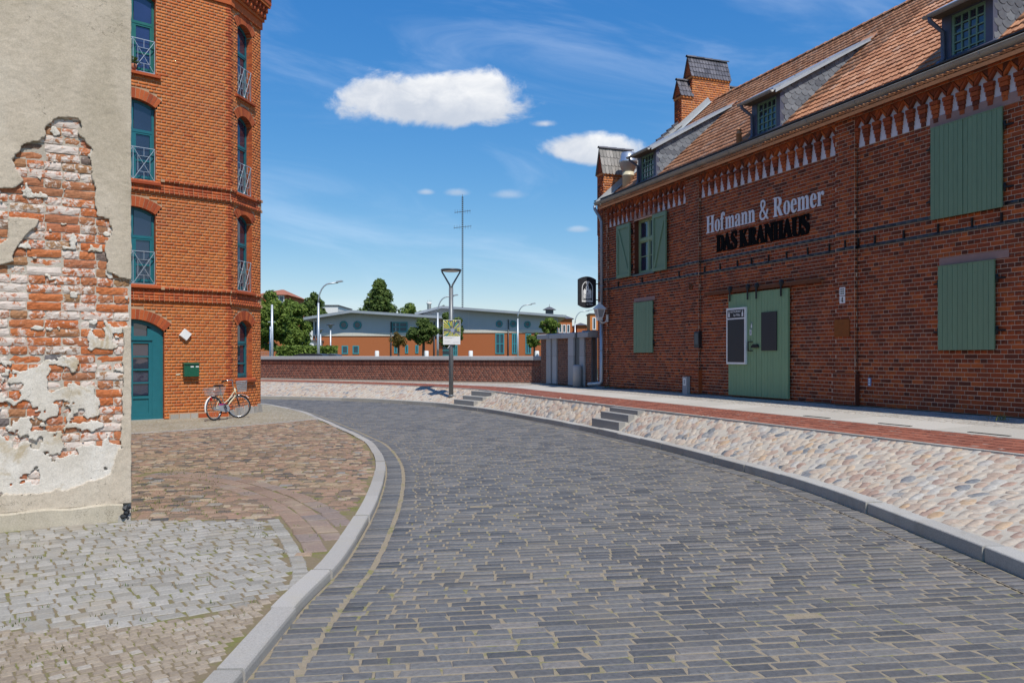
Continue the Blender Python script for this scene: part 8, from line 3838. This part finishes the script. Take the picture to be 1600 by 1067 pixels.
for k in range(5):
    a = k * 1.3
    mb.bar((.4 * math.cos(a), .4 * math.sin(a), zpx(473, d) - GZ), (.4 * math.cos(a), .4 * math.sin(a), zpx(469, d) - GZ), .06)
mb.build('antennas', 'grey_plastic', ct)

# lattice radio mast
d = 190
ma = thing('radio_mast', 'tall slim radio mast with two cross arms beyond the halls', 'mast', ((722.7 - 800) / F * d, d, GZ), (1, 0))
H0, H1 = zpx(483, d) - GZ, zpx(309, d) - GZ
mb = MB()
wM = .15
for s1_ in (-1, 1):
    for s2_ in (-1, 1):
        mb.bar((s1_ * wM, s2_ * wM, 0), (s1_ * wM * .8, s2_ * wM * .8, H1), .07)
mb.build('legs', 'dark_steel', ma)
mb = MB()
k = 0
z = 0
while z < H1:
    mb.box(-wM * 1.25, wM * 1.25, -wM * 1.25, wM * 1.25, z, z + .22)
    z += .5
stuff(mb.build('ring_segments', 'dark_steel', ma))
mb = MB()
mb.bar((0, 0, H1), (0, 0, H1 + .8), .08)
mb.build('tip', 'dark_steel', ma)
for py, w_ in ((331, 1.9), (355, 2.1)):
    zq = zpx(py, d) - GZ
    mb = MB()
    mb.bar((-w_, 0, zq - .2), (w_, 0, zq + .25), .10)
    for k in range(-3, 4):
        if k:
            mb.bar((k * w_ / 3.2, 0, zq - .45), (k * w_ / 3.2, 0, zq + .5), .05)
    mb.build('cross_arm', 'dark_steel', ma)

# tall street lamps along the road behind the wall


def tall_lamp(px, d, py_top, arm_px, lab):
    x, y = far_pt(px, d)
    t_ = thing('tall_street_lamp', lab, 'street lamp', (x, y, GZ), (1, 0), group='tall curved street lamps along the far road')
    H_ = zpx(py_top, d) - GZ
    L = (arm_px - px) / F * d
    mb = MB()
    mb.tube([(0, 0, 0), (0, 0, H_ * .8)], [.105, .07], 8)
    mb.build('pole', 'galvanised', t_)
    pts = [(0, 0, H_ * .8)]
    for a in np.linspace(0, PI / 2, 7)[1:]:
        pts.append((L * .45 * (1 - math.cos(a)), 0, H_ * .8 + (H_ * .19) * math.sin(a)))
    pts.append((L * .8, 0, H_))
    mb = MB()
    mb.tube(pts, .05, 8)
    mb.build('arm', 'galvanised', t_)
    mb = MB()
    mb.prism([(L * .72, H_ - .02), (L, H_ + .06), (L, H_ + .10), (L * .95, H_ + .14), (L * .74, H_ + .08)], 'y', -.13, .13)
    mb.build('lamp_head', 'galvanised', t_)


tall_lamp(497.5, 52, 441.5, 536, 'tall curved street lamp rising left of the low hall')
tall_lamp(684, 66, 462.5, 716, 'tall curved street lamp just left of the poster')
tall_lamp(809, 78, 475.5, 837, 'tall curved street lamp in front of the teal windows')
tall_lamp(898.5, 92, 485.5, 926, 'tall curved street lamp beside the hanging sign')
for px, d, py, lab in ((516.5, 58, 507, 'short post lamp with flat head before the round windows'), (501, 74, 515, 'short post lamp close behind the tall left lamp')):
    x, y = far_pt(px, d)
    t_ = thing('post_lamp', lab, 'street lamp', (x, y, GZ), (1, 0), group='short post lamps by the hall')
    H_ = zpx(py, d) - GZ
    mb = MB()
    mb.tube([(0, 0, 0), (0, 0, H_ - .25)], .055, 8)
    mb.build('pole', 'galvanised', t_)
    mb = MB()
    mb.lathe([(.08, H_ - .28), (.17, H_ - .05), (.17, H_ - .04)], n=10)
    mb.build('glass', 'lantern_glass', t_)
    mb = MB()
    mb.lathe([(.30, H_ - .04), (.28, H_), (.05, H_ + .04)], n=12)
    mb.build('cap', 'dark_steel', t_)
for px, py, d, lab in ((425, 476, 50, 'taller of two plain steel poles by the left trees'), (422.8, 510, 51, 'shorter plain steel pole by the left trees')):
    x, y = far_pt(px, d)
    t_ = thing('steel_pole', lab, 'pole', (x, y, GZ), (1, 0), group='plain steel poles by the left trees')
    mb = MB()
    mb.tube([(0, 0, 0), (0, 0, zpx(py, d) - GZ)], [.10, .07], 8)
    mb.build('shaft', 'galvanised', t_)
    if py == 476:
        mb = MB()
        mb.bar((-.25, 0, zpx(503, d) - GZ), (.2, 0, zpx(503, d) - GZ), .05)
        mb.build('cross_bar', 'galvanised', t_)
# white bollards on the far pavement
for px, lab in ((589, 'white bollard in front of the left hall'), (666.5, 'white bollard left of the lamp post'), (735.5, 'white bollard right of the lamp post'), (839, 'white bollard beside the gate pier')):
    d = 60
    x, y = far_pt(px, d)
    t_ = thing('white_bollard', lab, 'bollard', (x, y, GZ), (1, 0), group='white bollards on the far pavement')
    mb = MB()
    mb.lathe([(.16, 0), (.16, zpx(549, d) - GZ), (.12, zpx(548, d) - GZ)], n=10)
    mb.build('post', 'far_white', t_)
# cars parked behind the wall: only roofs show over the coping
for px, d, w_, col, lab in ((495, 47, 3.4, 'black_plastic', 'dark car whose roof just shows over the low wall, further left'), (514, 49, 4.0, 'dark_steel', 'dark car whose roof just shows over the low wall below the post lamp')):
    x, y = far_pt(px, d)
    t_ = thing('parked_car', lab, 'car', (x, y, GZ), (1, 0), group='dark cars parked behind the low wall')
    zt_ = zpx(552.5, d) - GZ
    L = w_ / 2
    mb = MB()
    mb.prism([(-L, .35), (L, .35), (L, .75), (L * .9, .95), (L * .55, 1.0), (L * .3, zt_ - .06), (L * .1, zt_), (-L * .45, zt_), (-L * .65, zt_ - .08), (-L * .92, 1.05), (-L, .9)], 'y', -.85, .85)
    mb.build('body', col, t_)
    for sx_ in (-.6, .6):
        for sy_ in (-.86, .86):
            mb = MB()
            mb.tube([(sx_ * L, sy_ - .1, .32), (sx_ * L, sy_ + .1, .32)], .32, 14)
            mb.build('wheel', 'rubber', t_)
    mb = MB()
    mb.prism([(-L * .58, 1.06), (L * .40, 1.06), (L * .24, zt_ - .10), (-L * .48, zt_ - .10)], 'y', -.858, .858)
    mb.build('side_window', 'window_glass', t_)

# ------------------------------------------------------------------ trees


def tree(name, label, px, d, py_top, py_bot, w_px, seed, kind='round', mat='broad_leaf', n=2600, leaf=.16, group=None, trunk_py=None, lean=0.0):
    r = np.random.default_rng(seed)
    x, y = far_pt(px, d)
    t_ = thing(name, label, 'tree', (x, y, GZ), (1, 0), group)
    zt_, zb_ = zpx(py_top, d) - GZ, zpx(py_bot, d) - GZ
    hw_ = w_px / 2 / F * d
    hh = (zt_ - zb_) / 2
    cz = (zt_ + zb_) / 2
    mb = MB()
    mb.tube([(0, 0, -.1), (.05, 0, zb_ + hh * .4), (.1, .05, cz + hh * .4)], [hw_ * .085 + .05, hw_ * .06 + .03, .03], 8)
    for k in range(7):
        a = r.uniform(0, 2 * PI)
        z0_ = zb_ + hh * r.uniform(.1, .9)
        mb.tube([(.05, 0, z0_), (math.cos(a) * hw_ * .4, math.sin(a) * hw_ * .4, z0_ + hh * .35), (math.cos(a) * hw_ * .75, math.sin(a) * hw_ * .75, z0_ + hh * .55)], [.06, .04, .015], 5)
    mb.build('trunk', 'bark', t_)
    # clumps spread through the crown, leaves on and in the clumps
    n, leaf = int(n * 1.9), leaf * .70
    nc = 52 if kind == 'round' else 70
    cl = []
    while len(cl) < nc:
        if kind == 'round':
            v = r.normal(0, 1, 3)
            v /= np.linalg.norm(v)
            rad = r.uniform(.35, .92)
            c = v * rad
            if c[2] < -.75:
                continue
            cl.append((c[0] * hw_, c[1] * hw_, cz + c[2] * hh, r.uniform(.20, .36) * min(hw_, hh)))
        elif kind == 'cone':
            t = r.uniform(0, 1) ** .75
            a = r.uniform(0, 2 * PI)
            rad = (1 - t) ** .8 * r.uniform(.4, .95)
            cl.append((math.cos(a) * rad * hw_, math.sin(a) * rad * hw_, zb_ + (zt_ - zb_) * t * .97, (.13 + .20 * (1 - t)) * hw_))
        else:
            c = r.uniform(-1, 1, 3)
            cl.append((c[0] * hw_, c[1] * .8, cz + c[2] * hh * .8, hh * .5))
    cl = np.array(cl)
    wgt = cl[:, 3] ** 2
    ci = r.choice(len(cl), n, p=wgt / wgt.sum())
    v = r.normal(0, 1, (n, 3))
    v /= np.linalg.norm(v, axis=1)[:, None]
    pos = cl[ci, :3] + v * (cl[ci, 3] * r.uniform(.55, 1.12, n) ** .6)[:, None] * np.array([1, 1, .85])
    nrm = v + r.normal(0, .55, (n, 3)) + np.array([0, 0, .35])
    nrm /= np.linalg.norm(nrm, axis=1)[:, None]
    tx = np.cross(nrm, r.normal(0, 1, (n, 3)))
    tx /= np.linalg.norm(tx, axis=1)[:, None]
    ty = np.cross(nrm, tx)
    sz_ = leaf * r.uniform(.6, 1.35, n)[:, None]
    V = np.stack([pos - tx * sz_, pos + ty * sz_ * .55 + nrm * sz_ * .12, pos + tx * sz_, pos - ty * sz_ * .55 + nrm * sz_ * .12], 1).reshape(-1, 3)
    np_mesh('crown', V, np.arange(n * 4).reshape(n, 4), mat, t_)
    return t_


tree('broadleaf_tree', 'big leafy tree right beside the corner house', 424, 60, 452, 556, 66, 1, n=5200, leaf=.19, group='trees behind the low wall')
tree('broadleaf_tree', 'bushy tree with low branches left of the tall lamp', 456, 66, 466, 553, 62, 2, n=5200, leaf=.19, group='trees behind the low wall')
tree('broadleaf_tree', 'upright darker tree behind the tall left lamp', 490, 104, 456, 520, 42, 3, n=3200, leaf=.26, mat='dark_leaf', group='trees behind the low wall')
tree('conifer_tree', 'broad pointed conifer rising over the hall roof', 593, 125, 436, 545, 96, 4, 'cone', 'dark_leaf', 6500, .36, 'trees behind the low wall')
tree('broadleaf_tree', 'low round tree over the roof left of the chimney', 645, 150, 473, 530, 46, 5, n=2200, leaf=.38, mat='broad_leaf', group='trees behind the low wall')
tree('broadleaf_tree', 'compact round tree in front of the hall left of the poster', 661, 62, 497, 541, 46, 6, n=3600, leaf=.14, mat='dark_leaf', group='trees behind the low wall')
tree('broadleaf_tree', 'dark tree partly hidden by the poster board', 704, 64, 489, 548, 40, 7, n=3200, leaf=.15, mat='dark_leaf', group='trees behind the low wall')
tree('young_tree', 'thin young tree with rusty leaves before the hall', 622, 60, 519, 544, 26, 8, n=520, leaf=.12, mat='rusty_leaf', group='trees behind the low wall')
tree('broadleaf_tree', 'small round tree above the gate pier', 858, 58, 497, 522, 32, 9, n=1500, leaf=.13, mat='broad_leaf', group='trees behind the low wall')
tree('broadleaf_tree', 'small leafy tree just left of the gate pier', 834, 62, 519, 545, 24, 10, n=1200, leaf=.13, mat='broad_leaf', group='trees behind the low wall')
tree('distant_tree', 'tiny tree top over the roof by the poster lamp', 691, 190, 475, 500, 14, 11, n=300, leaf=.4, mat='dark_leaf', group='distant tree tops')
tree('distant_tree', 'tiny tree top between conifer and white block', 534, 190, 485, 505, 18, 12, n=300, leaf=.4, mat='dark_leaf', group='distant tree tops')
hd = thing('hedge', 'clipped green hedge along the foot of the left trees', 'hedge', (*far_pt(480, 56), GZ), (1, 0))
r = np.random.default_rng(70)
n = 5200
hl, hh = 2.05, zpx(543.5, 56) - GZ
pos = np.column_stack([r.uniform(-hl, hl, n), r.uniform(-.5, .5, n), r.uniform(.05, 1, n) * hh])
k = r.integers(0, 3, n)
pos[k == 0, 1] = -.5 + r.normal(0, .07, (k == 0).sum())
pos[k == 1, 2] = hh + r.normal(0, .06, (k == 1).sum())
nrm = r.normal(0, 1, (n, 3)) + np.array([0, -.6, .6])
nrm /= np.linalg.norm(nrm, axis=1)[:, None]
tx = np.cross(nrm, r.normal(0, 1, (n, 3)))
tx /= np.linalg.norm(tx, axis=1)[:, None]
ty = np.cross(nrm, tx)
s_ = .10 * r.uniform(.6, 1.3, n)[:, None]
V = np.stack([pos - tx * s_, pos + ty * s_ * .6, pos + tx * s_, pos - ty * s_ * .6], 1).reshape(-1, 3)
np_mesh('foliage', V, np.arange(n * 4).reshape(n, 4), 'broad_leaf', hd)
mb = MB()
mb.box(-hl, hl, -.4, .4, 0, hh * .95)
mb.build('inner_twigs', 'dark_leaf', hd)
# low bushes at the wall side and grey mesh fence at the left
fe = thing('mesh_fence', 'grey mesh fence panel beside the left poles', 'fence', (*far_pt(408, 50.5), GZ), (1, 0))
mb = MB()
mb.bar((-.6, 0, 0), (-.6, 0, 2.2), .06)
mb.bar((.62, 0, 0), (.62, 0, 2.2), .06)
mb.build('posts', 'galvanised', fe)
mb = MB()
for k in range(13):
    mb.bar((-.6 + k * .1, 0, .1), (-.6 + k * .1, 0, 2.15), .008)
for k in range(12):
    mb.bar((-.6, 0, .1 + k * .185), (.62, 0, .1 + k * .185), .008)
stuff(mb.build('wire_mesh', 'galvanised', fe))
wt = thing('white_tarpaulin', 'white peaked tarpaulin behind the mesh fence', 'tarpaulin', (*far_pt(411, 53), GZ), (1, 0))
mb = MB()
mb.add([(-1.2, 0, 0), (.55, 0, 0), (.5, .8, 0), (-1.2, .8, 0), (-.5, .1, zpx(546, 53) - GZ), (-.9, .5, zpx(547, 53) - GZ)], [(0, 1, 4), (1, 2, 5, 4), (2, 3, 5), (3, 0, 4, 5)])
mb.build('sheet', 'far_white', wt)
# far belt of woodland to the horizon
V = []
r = np.random.default_rng(99)
n = 9000
th = r.uniform(-1.0, 1.0, n)
R_ = r.uniform(330, 420, n)
pos = np.column_stack([np.sin(th) * R_, np.cos(th) * R_, GZ + np.abs(r.normal(0, 1, n)) * 2.6])
nrm = r.normal(0, 1, (n, 3))
nrm /= np.linalg.norm(nrm, axis=1)[:, None]
tx = np.cross(nrm, r.normal(0, 1, (n, 3)))
tx /= np.linalg.norm(tx, axis=1)[:, None]
ty = np.cross(nrm, tx)
s_ = 2.6 * r.uniform(.6, 1.3, n)[:, None]
V = np.stack([pos - tx * s_, pos + ty * s_, pos + tx * s_, pos - ty * s_], 1).reshape(-1, 3)
fw = np_mesh('far_woodland', V, np.arange(n * 4).reshape(n, 4), 'dark_leaf')
stuff(fw)
